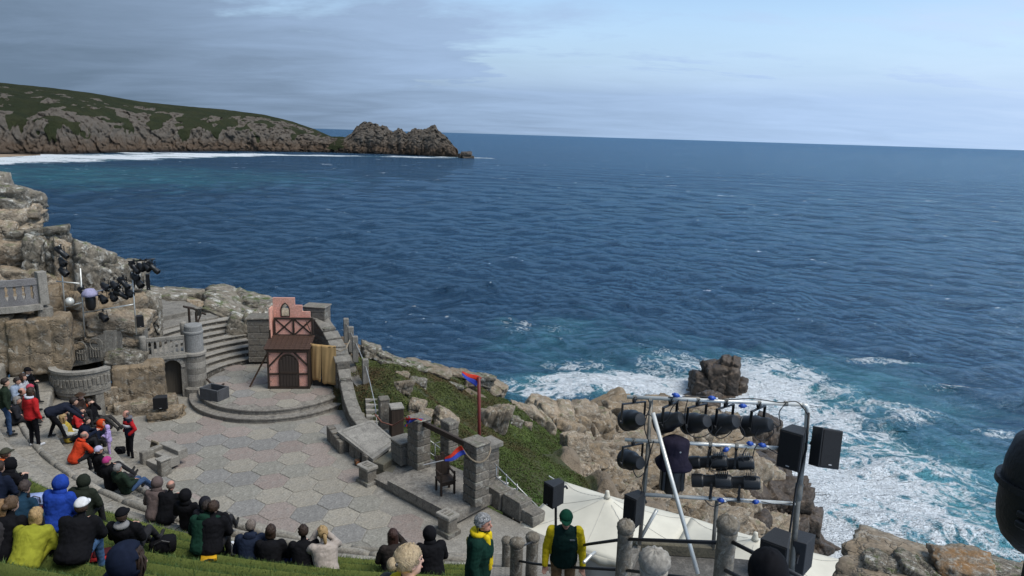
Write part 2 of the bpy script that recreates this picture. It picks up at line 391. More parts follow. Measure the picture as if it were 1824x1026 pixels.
    brk = h.math('MULTIPLY', h.math('MULTIPLY', h.math('SUBTRACT', h.noise(h.mapping(p, (.010, .022, 1), (0, 0, .5)), 1., 5, .65, .6), .52), 6.5), fa)
    f = h.math('ADD', h.math('ADD', h.math('MULTIPLY', fo, 1.85), vein), h.math('ADD', h.math('ADD', raft, brk), -.38))
    shore = h.math('MULTIPLY', h.ramp(f, [(.0, 0.), (.42, 1.)]), h.ramp(fo, [(.06, 0.), (.28, 1.)]))
    capn = h.math('ADD', h.math('MULTIPLY', h.noise(st, .42, 6, .72, .3), 1.1), h.math('MULTIPLY', cr, .42))
    cap = h.math('MULTIPLY', h.ramp(capn, [(.765, 0.), (.84, .95)]), h.ramp(h.noise(h.mapping(p, (.02, .03, 1)), 1., 3, .6), [(.40, 0.12), (.60, 1.)]))
    farcap = h.math('MULTIPLY', h.ramp(h.noise(h.mapping(p, (.035, .05, 1.)), 1., 7, .8), [(.635, 0.), (.675, .9)]), fa)
    foam_all = h.math('MAXIMUM', h.math('MAXIMUM', shore, cap), farcap)
    w1 = h.noise(st, .55, 5, .62, .4); w2 = h.noise(h.mapping(p, (.10, .20, .1), (0, 0, RAD(-28))), 1., 4, .6, .3); w3 = h.noise(st, 2.6, 2, .6)
    w0 = h.noise(h.mapping(p, (.016, .042, .1), (0, 0, RAD(-22))), 1., 4, .62, .3); bm0 = h.bump(w0, 1., 11.0); bm1 = h.bump(w2, 1., 3.2, bm0); bm2 = h.bump(w1, 1., 1.8, bm1); bm3 = h.bump(w3, 1., .36, bm2)
    h.N.remove(b); out = [n for n in h.N if n.type == 'OUTPUT_MATERIAL'][0]
    df = h.N.new('ShaderNodeBsdfDiffuse'); h.L.new(h.mix(foam_all, col, (.80, .84, .86)), df.inputs[0]); h.L.new(bm3, df.inputs['Normal'])
    gl = h.N.new('ShaderNodeBsdfGlossy'); gl.inputs['Color'].default_value = (.60, .83, 1, 1); h.L.new(bm3, gl.inputs['Normal']); gl.inputs['Roughness'].default_value = .07
    fr = h.N.new('ShaderNodeFresnel'); fr.inputs['IOR'].default_value = 1.33; h.L.new(bm3, fr.inputs['Normal'])
    # a ruffled sea never mirrors fully at grazing angles: the facets one sees lean towards the eye
    k = h.math('MULTIPLY', h.math('MINIMUM', h.math('MULTIPLY', h.math('POWER', fr.outputs[0], 1.25), 1.75), .40), h.math('SUBTRACT', 1., h.math('MULTIPLY', foam_all, .8)))
    mx = h.N.new('ShaderNodeMixShader'); h.L.new(k, mx.inputs[0]); h.L.new(df.outputs[0], mx.inputs[1]); h.L.new(gl.outputs[0], mx.inputs[2]); h.L.new(mx.outputs[0], out.inputs[0])
    o = link('sea', me, m); tag(o, kind='structure')
build_sea()
# ================================================================== FAR HEADLAND
def interp(poly, x):
    xs = [p[0] for p in poly]; return np.interp(x, xs, [p[1] for p in poly])
def build_headland():
    crest = [(-260, 132), (0, 147), (80, 155), (160, 165), (250, 181), (330, 189), (400, 195), (470, 204), (520, 216), (560, 230), (590, 243), (615, 244), (626, 238), (634, 227), (645, 219), (655, 217), (672, 222), (688, 226), (700, 235), (710, 229), (716, 229), (724, 239), (735, 229), (760, 230), (767, 224), (775, 223), (780, 232), (792, 242), (802, 252), (812, 264), (819, 278.5), (825, 281)]
    water = [(-260, 284), (0, 277), (60, 276), (100, 276.5), (250, 272), (420, 270.5), (560, 272), (700, 276), (825, 281.5)]
    nu, nv = 620, 110
    U = np.linspace(-260, 824, nu); V = np.concatenate([np.linspace(0, 1, nv-26), 1+np.linspace(.03, 1, 26)])
    nv = len(V); P = np.zeros((nv, nu, 3)); H = np.zeros(nu)
    B = np.array([at(u, float(interp(water, u)), SEA-1.0) for u in U])
    B[:, 1] = np.convolve(np.pad(B[:, 1], 12, 'edge'), np.ones(25)/25, 'valid')
    back = np.interp(U, [-260, 0, 520, 600, 640, 824], [230, 210, 120, 50, 45, 40])
    Cr = np.array([aty(u, float(interp(crest, u)), B[i, 1]+back[i]) for i, u in enumerate(U)])
    rise = Cr[:, 2]-B[:, 2]
    for j, v in enumerate(V):
        if v <= 1:
            # cliff rises steeply, then a slope leans back to the crest
            kz = np.interp(v, [0, .42, .7, 1], [0, .46, .74, 1]); kd = np.interp(v, [0, .42, .7, 1], [0, .10, .42, 1])
            P[j] = B+(Cr-B)*kd; P[j, :, 2] = B[:, 2]+rise*kz
        else:
            P[j] = Cr+np.array([-.15, 1., 0])*(v-1)*np.maximum(60, back)[:, None]*1.6; P[j, :, 2] = Cr[:, 2]-(v-1)**1.3*rise*np.interp(U, [500, 620], [.35, 1.1])
    Q = P.reshape(-1, 3); vv = np.repeat(V, nu); uu = np.tile(U, nv)
    colm = fbm(np.stack([uu/34., vv*.8, uu*0+4.], 1), 4); low = 1-sstep(.27+.30*colm, .42+.40*colm, vv); tip = sstep(590, 640, uu)
    q = Q/np.array([46., 60., 40.])
    rock = np.clip(low*1.0+.95*sstep(.02, .30, fbm(q*np.array([2.6, 1.2, .8]), 4)+.06-.38*sstep(.5, 1, vv))+tip*1.2, 0, 1)
    rock *= 1-.9*sstep(.82, 1.0, vv)*(1-tip)
    rock = np.where((uu > 440) & (uu < 600), np.maximum(rock, .85*(vv < .9)*sstep(-.25, .2, fbm(q*1.6+5, 3))), rock)
    d1, d2, idv = worley(Q/np.array([8., 16., 30.])+.22*np.stack([fbm(Q/9., 2)]*3, 1)); crack = sstep(.0, .22, d2-d1)
    e1, e2, iv2 = worley(Q/np.array([3.6, 7., 9.]), 9); cr2 = sstep(0, .25, e2-e1)
    push = rock*(3.6*(crack-.75)+6.0*(idv-.5)+1.6*(cr2-.7)+2.2*(iv2-.5)+6.*fbm(Q/np.array([26., 40., 60.]), 3))
    ends = (sstep(0, .03, vv))
    amp = np.where(vv > .97, .35+.65*tip, 1.)
    Q[:, 1] -= push*ends*1.0*amp; Q[:, 0] += .35*push*ends*amp
    Q[:, 2] += (rock*(1.6*(idv-.5)+1.6*(iv2-.5))*sstep(.1, .3, vv)+.9*fbm(Q/14., 4)*(1-rock))*amp+tip*amp*sstep(.6, 1, vv)*1.8*(iv2-.5)
    me = mesh_np('headland', Q, grid_faces(nv, nu), True)
    attr(me, 'rock', rock); attr(me, 'cav', np.clip(crack*.6+cr2*.4, 0, 1)); attr(me, 'hgt', np.clip((Q[:, 2]-SEA)/80., 0, 1))
    m, nt, b = new_mat('headland_cover'); h = NT(nt); p = h.pos()
    gr = h.mix(h.ramp(h.noise(p, .035, 5, .65), [(.35, 0.), (.65, 1.)]), (.026, .034, .016), (.045, .048, .022))
    gr = h.mix(h.ramp(h.noise(p, .14, 5, .7), [(.45, 0.), (.7, .7)]), gr, (.018, .022, .012))
    rk = h.mix(h.ramp(h.noise(h.mapping(p, (1, 1, .45)), .16, 6, .7), [(.32, 0.), (.68, 1.)]), (.075, .06, .047), (.18, .15, .12))
    lowc = h.ramp(h.math('ADD', h.attr('hgt'), h.math('MULTIPLY', h.noise(p, .06, 4, .6), .25)), [(.24, 1.), (.42, 0.)])
    rk = h.mix(lowc, h.mix(.45, rk, (.17, .155, .135)), h.mix(.5, rk, (.125, .078, .048)))
    wet = h.ramp(h.math('ADD', h.attr('hgt'), h.math('MULTIPLY', h.noise(p, .1, 3), .04)), [(.04, 1.), (.085, 0.)])
    rk = h.mix(wet, rk, (.035, .03, .026))
    fac = h.ramp(h.math('ADD', h.attr('rock'), h.math('MULTIPLY', h.math('SUBTRACT', h.noise(p, .12, 6, .75), .5), 1.2)), [(.42, 0.), (.56, 1.)])
    h.L.new(h.mix(fac, gr, rk), b.inputs['Base Color']); b.inputs['Roughness'].default_value = .95; b.inputs['Specular IOR Level'].default_value = .1
    hb = h.math('ADD', h.noise(h.mapping(p, (1, 1, .5)), .35, 6, .7), h.math('MULTIPLY', h.noise(p, 1.2, 4, .7), .5))
    h.L.new(h.bump(hb, 1., 4.0), b.inputs['Normal'])
    o = link('headland', me, m); tag(o, kind='structure')
    # strip of beach in the corner of the bay
    mb = MB(); a = at(-120, 287, SEA+.0); pts = [at(x, y, SEA+.5) for x, y in [(-200, 300), (0, 279.2), (40, 277.5), (72, 275.6)]]
    pts2 = [at(x, y, SEA+1.4) for x, y in [(72, 274.6), (40, 274.3), (0, 274.6), (-200, 288)]]
    pl = [(p.x, p.y, p.z) for p in pts+pts2]; lo = [(x, y, SEA-3) for x, y, z in pl]; n = len(pl)
    mb.add(pl+lo, [tuple(range(n))]+[(i, i+n, (i+1) % n+n, (i+1) % n) for i in range(n)])
    s = mb.build('beach', stone('beach_sand', (.36, .27, .19), (.30, .22, .15), None, .05, 1., .2, coord='World', rnd=0)); tag(s, kind='structure')
build_headland()
# ================================================================== BOULDERS
def boulder_mesh(name, seed, box=(1, 1, 1), roundness=10., cracks=2, sub=5, rough=.035):
    """granite block: a hull of joint planes, edges rounded off, split by joints"""
    rg = np.random.RandomState(seed); bm = bmesh.new(); bmesh.ops.create_icosphere(bm, subdivisions=sub, radius=1)
    V = np.array([v.co[:] for v in bm.verts]); F = np.array([[v.index for v in f.verts] for f in bm.faces]); bm.free()
    D = V/np.linalg.norm(V, axis=1)[:, None]
    nrm = []; dst = []
    base = np.eye(3)+rg.normal(0, .13, (3, 3))
    for i in range(3):
        for s in (-1, 1): nrm.append(base[i]*s+rg.normal(0, .10, 3)); dst.append(box[i]*rg.uniform(.82, 1.05))
    for i in range(7):
        v = rg.normal(size=3); v /= np.linalg.norm(v); nrm.append(v); dst.append(np.abs(v*np.array(box)).sum()*rg.uniform(.70, .92))
    nrm = np.array(nrm); nrm /= np.linalg.norm(nrm, axis=1)[:, None]; dst = np.array(dst)
    k = np.maximum(D @ nrm.T, 0)/dst
    r = (k**roundness).sum(1)**(-1./roundness); P = D*r[:, None]
    P *= (1+.07*fbm(P*1.3+seed, 3)+rough*fbm(P*4.+seed, 3))[:, None]
    for c in range(cracks):
        n = base[rg.randint(3)]+rg.normal(0, .18, 3); n /= np.linalg.norm(n); off = rg.uniform(-.45, .45)*max(box)*.6
        d = P @ n-off+.07*fbm(P*1.6+seed+c, 3); g = np.exp(-(np.abs(d)/.030)**1.3); P *= (1-.13*g)[:, None]
        P += (np.sign(d)*rg.uniform(-.06, .06))[:, None]*base[(c+1) % 3]
    rid = 1-np.abs(fbm(P*np.array([2.2, 2.2, 3.4])+seed*3, 4)); P *= (1-.05*sstep(.80, 1., rid)+.02*fbm(P*9+seed, 3))[:, None]
    me = mesh_np(name, P, F, True); return me
BOULDERS = {}
def boulder_lib(kind):
    if kind not in BOULDERS:
        spec = {'block': ((1, .9, .8), 42, 5), 'round': ((1, .9, .8), 11, 4), 'slab': ((1.1, .9, .42), 34, 5), 'tall': ((.75, .7, 1.1), 40, 6)}[kind]
        BOULDERS[kind] = [boulder_mesh('boulder_'+kind, 11+i*7+len(kind)*100, *spec) for i in range(4)]
    return BOULDERS[kind]
_bc = [0]
def boulder(parent, loc, size, kind='block', rot=None, mat=None, name='boulder', var=None):
    rr = random.Random(_bc[0]*13+5); _bc[0] += 1
    lib = boulder_lib(kind); me = lib[var if var is not None else rr.randrange(len(lib))]
    key = (me.name, (mat or GRANITE).name)
    if key not in BOULDERS:
        c = me.copy(); c.materials.clear(); c.materials.append(mat or GRANITE); BOULDERS[key] = c
    o = link(name, BOULDERS[key], None, parent, loc, rot if rot is not None else (rr.uniform(-.25, .25), rr.uniform(-.25, .25), rr.uniform(0, 6.28)))
    o.scale = size if isinstance(size, (tuple, list)) else (size, size, size); return o
# ================================================================== NEAR HILLSIDE
CTRL = []
for px, py, y in [(680, 662, 29), (640, 645, 29), (720, 658, 34), (800, 672, 39), (870, 700, 42), (960, 728, 50), (1000, 732, 56), (1100, 724, 64), (1200, 722, 74), (1290, 740, 84),
                  (700, 720, 26.5), (800, 740, 30), (900, 760, 33), (1000, 765, 45), (1100, 775, 55), (1200, 785, 62), (1300, 790, 72), (1350, 800, 80),
                  (760, 790, 24.8), (900, 855, 24), (850, 810, 25.5), (1000, 810, 34), (1050, 835, 40), (1150, 855, 48), (1250, 860, 56), (1330, 890, 62), (1400, 915, 66), (1430, 950, 64),
                  (1000, 865, 27), (1100, 890, 34), (1200, 910, 42), (1300, 940, 48), (640, 690, 27.2)]:
    p = aty(px, py, y); CTRL.append((p.x, p.y, p.z))
CTRL += [(1, 18, -2.6), (5, 19, -2.8), (9, 17, -3.4), (9.5, 22.5, -4.5), (3, 23.5, -3.6), (-8, 62, -31), (0, 78, -31), (8, 92, -31), (20, 104, -31), (32, 100, -31), (39, 90, -32), (36, 74, -32), (35, 62, -32), (34, 52, -32), (-20, 60, -31), (-26, 45, -26),
         (22, 40, -22), (18, 28, -14), (14, 19, -7), (16, 12, -4), (30, 28, -31), (28, 14, -26), (-14, 44, -9), (-20, 38, -4), (-8, 36, -1.0), (-5.5, 26, -.9), (-1, 22, -1.3), (40, 110, -34), (45, 60, -36), (45, 20, -36), (-40, 70, -33), (10, 8, -1.0), (12, 2, 0), (4, 12, -2.0), (8, 14, -1.5), (-7, 44, -6.0), (-3, 50, -12), (-6.8, 30.5, .2), (-10, 28, -1.8), (-10, 33, -1.2), (-6, 20, -1.8), (-10, 22, -1.8), (-3, 15, -2), (0, 10, -2), (-15, 30, -2), (-15, 36, -1.5), (-18, 15, -2), (-10, 12, -2), (-3.5, 23.5, -.9), (-4.6, 26.5, -.2)]
CTRL = np.array(CTRL)
def _tps(r2): return np.where(r2 > 1e-9, r2*np.log(np.maximum(r2, 1e-9)), 0)
_K = _tps(((CTRL[:, None, :2]-CTRL[None, :, :2])**2).sum(-1)); _n = len(CTRL); _Pm = np.c_[np.ones(_n), CTRL[:, :2]]
_W = np.linalg.solve(np.block([[_K+np.eye(_n)*2.0, _Pm], [_Pm.T, np.zeros((3, 3))]]), np.r_[CTRL[:, 2], 0, 0, 0])
def hill_z(XY):
    XY = np.atleast_2d(np.asarray(XY, float)); out = np.zeros(len(XY))
    for i in range(0, len(XY), 40000):
        q = XY[i:i+40000]; out[i:i+40000] = _tps(((q[:, None]-CTRL[None, :, :2])**2).sum(-1)) @ _W[:_n]+np.c_[np.ones(len(q)), q] @ _W[_n:]
    return np.clip(out, -36, 3.)
def green_mask(X, Y, Z):
    """1 where turf and heather cover the slope"""
    P = np.stack([X, Y, Z], 1); g = sstep(-.35, .2, fbm(P/5.5, 4)+.55-sstep(1.0, 5.5, X-.06*(Y-24))*1.5-sstep(38, 50, Y)*.8+.35*sstep(8, -4, Y-26))
    return g*sstep(-13, -8, Z)
def build_hill():
    xs = np.linspace(-22, 46, 273); ys = np.linspace(7, 112, 421); X, Y = np.meshgrid(xs, ys); X = X.ravel(); Y = Y.ravel()
    Z = hill_z(np.stack([X, Y], 1)); P = np.stack([X, Y, Z], 1); g = green_mask(X, Y, Z)
    d1, d2, idv = worley(P/2.6); ck = sstep(0, .25, d2-d1)
    Z = Z+(1-g)*(.9*(ck-.7)+1.3*(idv-.5)+.5*fbm(P/1.3, 3))+g*(.35*fbm(P/2.2, 4))
    me = mesh_np('hillside', np.stack([X, Y, Z], 1), grid_faces(len(ys), len(xs))); attr(me, 'green', g)
    m, nt, b = new_mat('hillside_cover'); h = NT(nt); p = h.pos()
    gr = h.mix(h.ramp(h.noise(p, .55, 5, .65), [(.35, 0.), (.65, 1.)]), (.030, .050, .014), (.060, .060, .020))
    gr = h.mix(h.ramp(h.noise(p, 2.6, 5, .7), [(.45, 0.), (.7, .8)]), gr, (.045, .032, .016))
    rk = h.mix(h.ramp(h.noise(p, .5, 6, .7), [(.32, 0.), (.68, 1.)]), (.13, .098, .065), (.24, .19, .135))
    s2 = h.N.new('ShaderNodeSeparateXYZ'); h.L.new(p, s2.inputs[0]); wet = h.ramp(h.math('MULTIPLY_ADD', s2.outputs[2], .1, 3.0), [(.15, 1.), (.55, 0.)])
    rk = h.mix(wet, rk, (.06, .045, .033))
    h.L.new(h.mix(h.ramp(h.attr('green'), [(.35, 0.), (.6, 1.)]), rk, gr), b.inputs['Base Color']); b.inputs['Roughness'].default_value = .95
    h.L.new(h.bump(h.math('ADD', h.noise(p, 3, 6, .7), h.noise(p, .8, 5, .7)), .9, .25), b.inputs['Normal'])
    o = link('hillside', me, m); tag(o, kind='structure'); return o
HILL = build_hill()
# ================================================================== TERRACES (seating bowl)
QX, QY, R0, TREAD, RISE = -1.0, 32.0, 15.08, 0.75, 0.45
N_STONE = 6
def row_top(k):                          # level of row k
    return RISE*k+.12 if k < 6 else RISE*5+.12+.39*(k-5)
def polar(r, a, z=0.): return Vector((QX+r*math.cos(a), QY+r*math.sin(a), z))
def arc_block(mb, r0, r1, a0, a1, z0, z1, n=4, rnd=0., c=(QX, QY), m=0, wob=0., seed=0):
    """a curved block between two radii and two angles, top front edge rounded by rnd"""
    rr = random.Random(seed); prof = [(r0, z0), (r1, z0), (r1, z1), (r0+rnd, z1), (r0+rnd*.35, z1-rnd*.3), (r0, z1-rnd)] if rnd else [(r0, z0), (r1, z0), (r1, z1), (r0, z1)]
    k = len(prof); vs = []
    for i in range(n+1):
        a = a0+(a1-a0)*i/n
        for j, (r, z) in enumerate(prof):
            w = rr.uniform(-wob, wob) if j >= 2 else 0; vs.append((c[0]+(r+w)*math.cos(a), c[1]+(r+w)*math.sin(a), z+w*.5))
    fs = [tuple(range(k)), tuple(n*k+j for j in reversed(range(k)))]
    for i in range(n):
        for j in range(k): a = i*k+j; b = i*k+(j+1) % k; fs.append((a, a+k, b+k, b))
    mb.add(vs, fs, m)
A_L, A_R = RAD(203), RAD(271.2)
terr = tag(bpy.data.objects.new('seating_terraces', None), kind='structure'); COL.objects.link(terr)
def build_terraces():
    seat = stone('seat_concrete', (.34, .31, .26), (.265, .245, .205), (.20, .185, .16), 1.8, 22, .7, rnd=.2, lichen=.15, streak=.2)
    for k in range(N_STONE):
        r0 = R0+TREAD*k; r1 = r0+TREAD; z1 = row_top(k); a = A_L+(.0 if k % 2 else .03)
        rr = random.Random(k)
        while a < A_R-.01:
            da = min(rr.uniform(1.05, 1.5)/r0, A_R-a)
            if A_R-a-da < .03: da = A_R-a
            mb = MB(); arc_block(mb, r0+rr.uniform(-.02, .02), r1+.05, a+.012/r0, a+da-.012/r0, z1-RISE-.35, z1+rr.uniform(-.01, .012), 4, .07, wob=.008, seed=k*99+int(a*100))
            me = mb.mesh('seat_block'); link('seat_block', me, seat, terr); a += da
        if k in (2, 4):             # low scalloped seat backs along the front of these rows
            a = A_L+.02*k
            while a < A_R-.03:
                da = min(rr.uniform(.95, 1.3)/r0, A_R-a); hgt = rr.uniform(.09, .13); mb = MB(); n = 6; vs = []
                for i in range(n+1):
                    t = i/n; aa = a+.015/r0+(da-.03/r0)*t; e = math.sin(PI*min(1, max(0, t*.94+.03)))**.22; zt = z1+hgt*e
                    for (r_, z_) in ((r0+.0, z1-.1), (r0+.17, z1-.1), (r0+.17, zt-.05), (r0+.13, zt), (r0+.05, zt), (r0+.0, zt-.04)): vs.append((QX+r_*math.cos(aa), QY+r_*math.sin(aa), z_))
                fs = [tuple(range(6)), tuple(n*6+j for j in reversed(range(6)))]+[(i*6+j, (i+1)*6+j, (i+1)*6+(j+1) % 6, i*6+(j+1) % 6) for i in range(n) for j in range(6)]
                mb.add(vs, fs); link('seat_back', mb.mesh('seat_back', True), seat, terr); a += da
    turf = new_mat('terrace_turf'); m, nt, b = turf; h = NT(nt); p = h.pos()
    g = h.mix(h.ramp(h.noise(p, 1.4, 5, .65), [(.35, 0.), (.65, 1.)]), (.024, .052, .010), (.046, .08, .015))
    g = h.mix(h.ramp(h.noise(p, 14, 4, .7), [(.4, .55), (.65, 0.)]), g, (.018, .036, .007))
    g = h.mix(h.math('MULTIPLY', h.attr('edge'), .95), g, (.17, .20, .05))  # dry yellow row edges, with the light caught along each rim painted in
    h.L.new(g, b.inputs['Base Color']); b.inputs['Roughness'].default_value = .95; b.inputs['Specular IOR Level'].default_value = .12
    h.L.new(h.bump(h.noise(p, 45, 4, .8), 1., .05), b.inputs['Normal']); MATS['turf'] = m
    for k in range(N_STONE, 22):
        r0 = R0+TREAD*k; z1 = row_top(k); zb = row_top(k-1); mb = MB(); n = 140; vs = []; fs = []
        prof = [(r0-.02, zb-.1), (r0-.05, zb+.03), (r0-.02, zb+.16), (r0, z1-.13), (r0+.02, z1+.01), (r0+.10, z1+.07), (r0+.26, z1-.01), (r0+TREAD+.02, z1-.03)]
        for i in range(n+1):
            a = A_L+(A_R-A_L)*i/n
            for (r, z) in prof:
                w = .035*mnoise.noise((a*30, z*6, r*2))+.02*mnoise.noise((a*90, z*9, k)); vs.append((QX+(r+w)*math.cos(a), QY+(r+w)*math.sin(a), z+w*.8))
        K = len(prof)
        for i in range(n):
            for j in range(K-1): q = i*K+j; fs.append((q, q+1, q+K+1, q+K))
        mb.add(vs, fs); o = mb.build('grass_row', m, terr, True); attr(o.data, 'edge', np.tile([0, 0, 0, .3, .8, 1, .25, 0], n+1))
    # ground mass under the rows, closed at the sides
    mb = MB(); prof = [(R0+.2, -1.), (R0+TREAD*6, row_top(5)-.75), (R0+TREAD*12, row_top(11)-.75), (33., row_top(22)-.8), (33., -1.)]
    vs = []; n = 24
    for i in range(n+1):
        a = A_L+(A_R-A_L)*i/n
        for r, z in prof: vs.append((QX+r*math.cos(a), QY+r*math.sin(a), z))
    K = len(prof); fs = [tuple(range(K)), tuple(n*K+j for j in reversed(range(K)))]
    for i in range(n):
        for j in range(K): fs.append((i*K+j, (i+1)*K+j, (i+1)*K+(j+1) % K, i*K+(j+1) % K))
    mb.add(vs, fs); mb.build('terrace_bank', CONCRETE, terr)
build_terraces()
def terrace_hit(px, py, dz=0.0):
    """where the line of sight meets a row of seats (dz above it)"""
    d = ray(px, py); t = 8.8
    while t < 32:
        p = Vector((0, 0, CAM_Z))+d*t; r = math.hypot(p.x-QX, p.y-QY); k = int((r-R0)//TREAD)
        z = row_top(k) if k >= 0 else 0.
        if p.z <= z+dz: p.z = z; return p
        t += .02
    return at(px, py, 0)
def build_grass():
    rg = np.random.RandomState(3); Vs = []; n = 620000
    w = rg.rand(n); k = N_STONE+np.floor((22-N_STONE)*rg.rand(n)**1.0).astype(int); a = A_L+(A_R-A_L)*rg.rand(n); top = rg.rand(n) < .72
    zt = np.array([row_top(i) for i in range(24)])[k]; zb = np.array([row_top(i-1) for i in range(24)])[k]
    r0 = R0+TREAD*k; r = np.where(top, r0+.02+.74*rg.rand(n), r0-.01); z = np.where(top, zt-.01+.07*np.exp(-((r-r0-.10)/.07)**2), zb+.02+(zt-zb-.04)*rg.rand(n))
    x = QX+r*np.cos(a); y = QY+r*np.sin(a); ok = (y > 1.0) & (y < 20) & (x/np.maximum(y, .1) > -.95) & (x/np.maximum(y, .1) < .25)
    x, y, z, a, top = x[ok], y[ok], z[ok], a[ok], top[ok]; n = len(x)
    L = rg.uniform(.03, .075, n); th = rg.rand(n)*6.283; wd = rg.uniform(.003, .006, n); lean = rg.normal(0, .5, (n, 2))
    out = np.where(top, 0, 1.)
    ux = -np.cos(a)*out*.8+lean[:, 0]; uy = -np.sin(a)*out*.8+lean[:, 1]
    B = np.stack([x, y, z], 1); W = np.stack([np.cos(th)*wd, np.sin(th)*wd, np.zeros(n)], 1); T = B+np.stack([ux*L, uy*L, L*np.where(top, 1, .55)], 1)
    V = np.empty((n*3, 3)); V[0::3] = B-W; V[1::3] = B+W; V[2::3] = T
    me = mesh_np('grass_blades', V, np.arange(n*3).reshape(-1, 3), False); edge = np.clip(1-(r[ok]-r0[ok]-.02)/.14, 0, 1)*top; attr(me, 'shade', np.repeat(np.clip(rg.rand(n)*.75+edge*.33, 0, 1), 3))  # edge blades toned paler: dry tips plus a painted bright rim
    m, nt, b = new_mat('grass_blade'); h = NT(nt)
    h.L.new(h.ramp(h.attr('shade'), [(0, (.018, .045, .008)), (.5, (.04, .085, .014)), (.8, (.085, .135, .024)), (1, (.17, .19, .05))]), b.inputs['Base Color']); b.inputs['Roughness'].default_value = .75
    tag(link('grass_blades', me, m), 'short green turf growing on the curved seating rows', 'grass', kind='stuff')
build_grass()
# ================================================================== STAGE FLOOR
floor_mat = stone('stage_mortar', (.30, .28, .24), (.245, .228, .198), (.36, .335, .29), 1.2, 20, .5, rnd=0., lichen=.12, coord='World')
def build_stage():
    out = [at(*q, 0) for q in [(650, 735), (705, 770), (745, 830), (850, 890), (960, 905), (1000, 950)]]
    poly = [(-6.5, 30.5), (-14.6, 30.5), (-16.5, 26.5), (-16.5, 23.5)]
    poly += [(QX+(R0+.3)*math.cos(a), QY+(R0+.3)*math.sin(a)) for a in np.linspace(RAD(207), RAD(272), 24)]
    poly += [(1.6, 16.6), (2.2, 17.2), (.95, 18.2), (-.6, 19.6), (-2.6, 21.8), (-3.4, 24.0), (-5.6, 26.0)]
    mb = MB(); mb.prism(poly, -.9, 0.); o = mb.build('stage_floor', floor_mat); tag(o, kind='structure')
    return o
STAGE = build_stage()
HEXM = [stone('slab_pink', (0.318, 0.263, 0.230), (0.287, 0.242, 0.213), (0.266, 0.231, 0.204), 2.2, 24, .5, rnd=.16, lichen=.1),
        stone('slab_cream', (0.350, 0.318, 0.258), (0.305, 0.280, 0.234), (0.273, 0.249, 0.206), 2.2, 24, .6, rnd=.16, lichen=.14),
        stone('slab_slate', (0.256, 0.247, 0.230), (0.232, 0.223, 0.207), (0.277, 0.266, 0.246), 2.2, 24, .5, rnd=.16, lichen=.1),
        stone('slab_olive', (0.273, 0.259, 0.220), (0.242, 0.230, 0.196), (0.298, 0.280, 0.241), 2.2, 24, .5, rnd=.16, lichen=.12),
        stone('slab_rose', (0.294, 0.238, 0.208), (0.266, 0.224, 0.197), (0.249, 0.218, 0.193), 2.2, 24, .5, rnd=.14, lichen=.08)]
def hex_mesh(R, th, seed):
    rr = random.Random(seed); rings = []; pts = []
    for i in range(12):
        a = PI/6*i; q = R*(1. if i % 2 == 0 else math.cos(PI/6)); pts.append(Vector((q*math.cos(a)+rr.uniform(-.012, .012), q*math.sin(a)+rr.uniform(-.012, .012), 0)))
    vs = [p+Vector((0, 0, -th)) for p in pts]+[p+Vector((0, 0, th*.45)) for p in pts]+[p*.955+Vector((0, 0, th)) for p in pts]
    n = 12; fs = [tuple(range(2*n, 3*n))]
    for l in (0, 1): fs += [(l*n+i, l*n+(i+1) % n, (l+1)*n+(i+1) % n, (l+1)*n+i) for i in range(n)]
    me = bpy.data.meshes.new('paving_slab'); me.from_pydata(vs, [], fs); me.update(); return me
def inpoly(x, y, P):
    c = False; j = len(P)-1
    for i in range(len(P)):
        if (P[i][1] > y) != (P[j][1] > y) and x < (P[j][0]-P[i][0])*(y-P[i][1])/(P[j][1]-P[i][1])+P[i][0]: c = not c
        j = i
    return c
RSX, RSY = -9.8, 28.6                     # centre of the raised round stage
def pave(parent, spacing, org, ang, test, z, seed):
    rr = random.Random(seed); lib = {}
    R = spacing/math.sqrt(3)-.012
    e1 = Vector((math.cos(ang), math.sin(ang)))*spacing; e2 = Vector((math.cos(ang-PI/3), math.sin(ang-PI/3)))*spacing
    for i in range(-22, 23):
        for j in range(-22, 23):
            p = Vector(org)+e1*i+e2*j
            if not test(p.x, p.y): continue
            c = rr.choice([0, 1, 1, 2, 3, 3, 4]) if rr.random() < .35 else (i*1+j*2) % 5; v = rr.randrange(3)
            if (c, v) not in lib:
                lib[c, v] = hex_mesh(R, .022, seed+c*7+v); lib[c, v].materials.append(HEXM[c])
            link('paving_slab', lib[c, v], None, parent, (p.x, p.y, z+rr.uniform(-.004, .006)), (rr.uniform(-.004, .004), rr.uniform(-.004, .004), ang+PI/6))
HP = [at(*q, 0) for q in [(270, 770), (310, 745), (340, 735), (480, 740), (600, 735), (604, 780), (608, 800), (632, 850), (700, 900), (790, 962), (820, 1000), (790, 1060), (400, 1060), (230, 900), (285, 850), (300, 800)]]
pave(STAGE, .965, (-8.02, 19.93), RAD(-6.4), lambda x, y: inpoly(x, y, [(p.x, p.y) for p in HP]) and math.hypot(x-QX, y-QY) < R0+.3 and math.hypot(x-RSX, y-RSY) > 3.5, 0.0, 3)
def disc(mb, c, r, z0, z1, n=72, nose=.03, m=0):
    prof = [(r-.03, z0), (r-.03, z1-.07), (r, z1-.06), (r, z1-.015), (r-.015, z1)]
    mb.lathe([(p, z) for p, z in prof], (c[0], c[1], 0), n, m)
rs = tag(bpy.data.objects.new('raised_stage', None), kind='structure'); COL.objects.link(rs)
step_mat = stone('step_concrete', (.285, .26, .222), (.225, .205, .178), (.16, .148, .13), 1.5, 24, .6, rnd=.1, lichen=.15, streak=.45)
mb = MB(); disc(mb, (RSX, RSY), 3.48, -.3, .2); mb.build('lower_step', step_mat, rs)
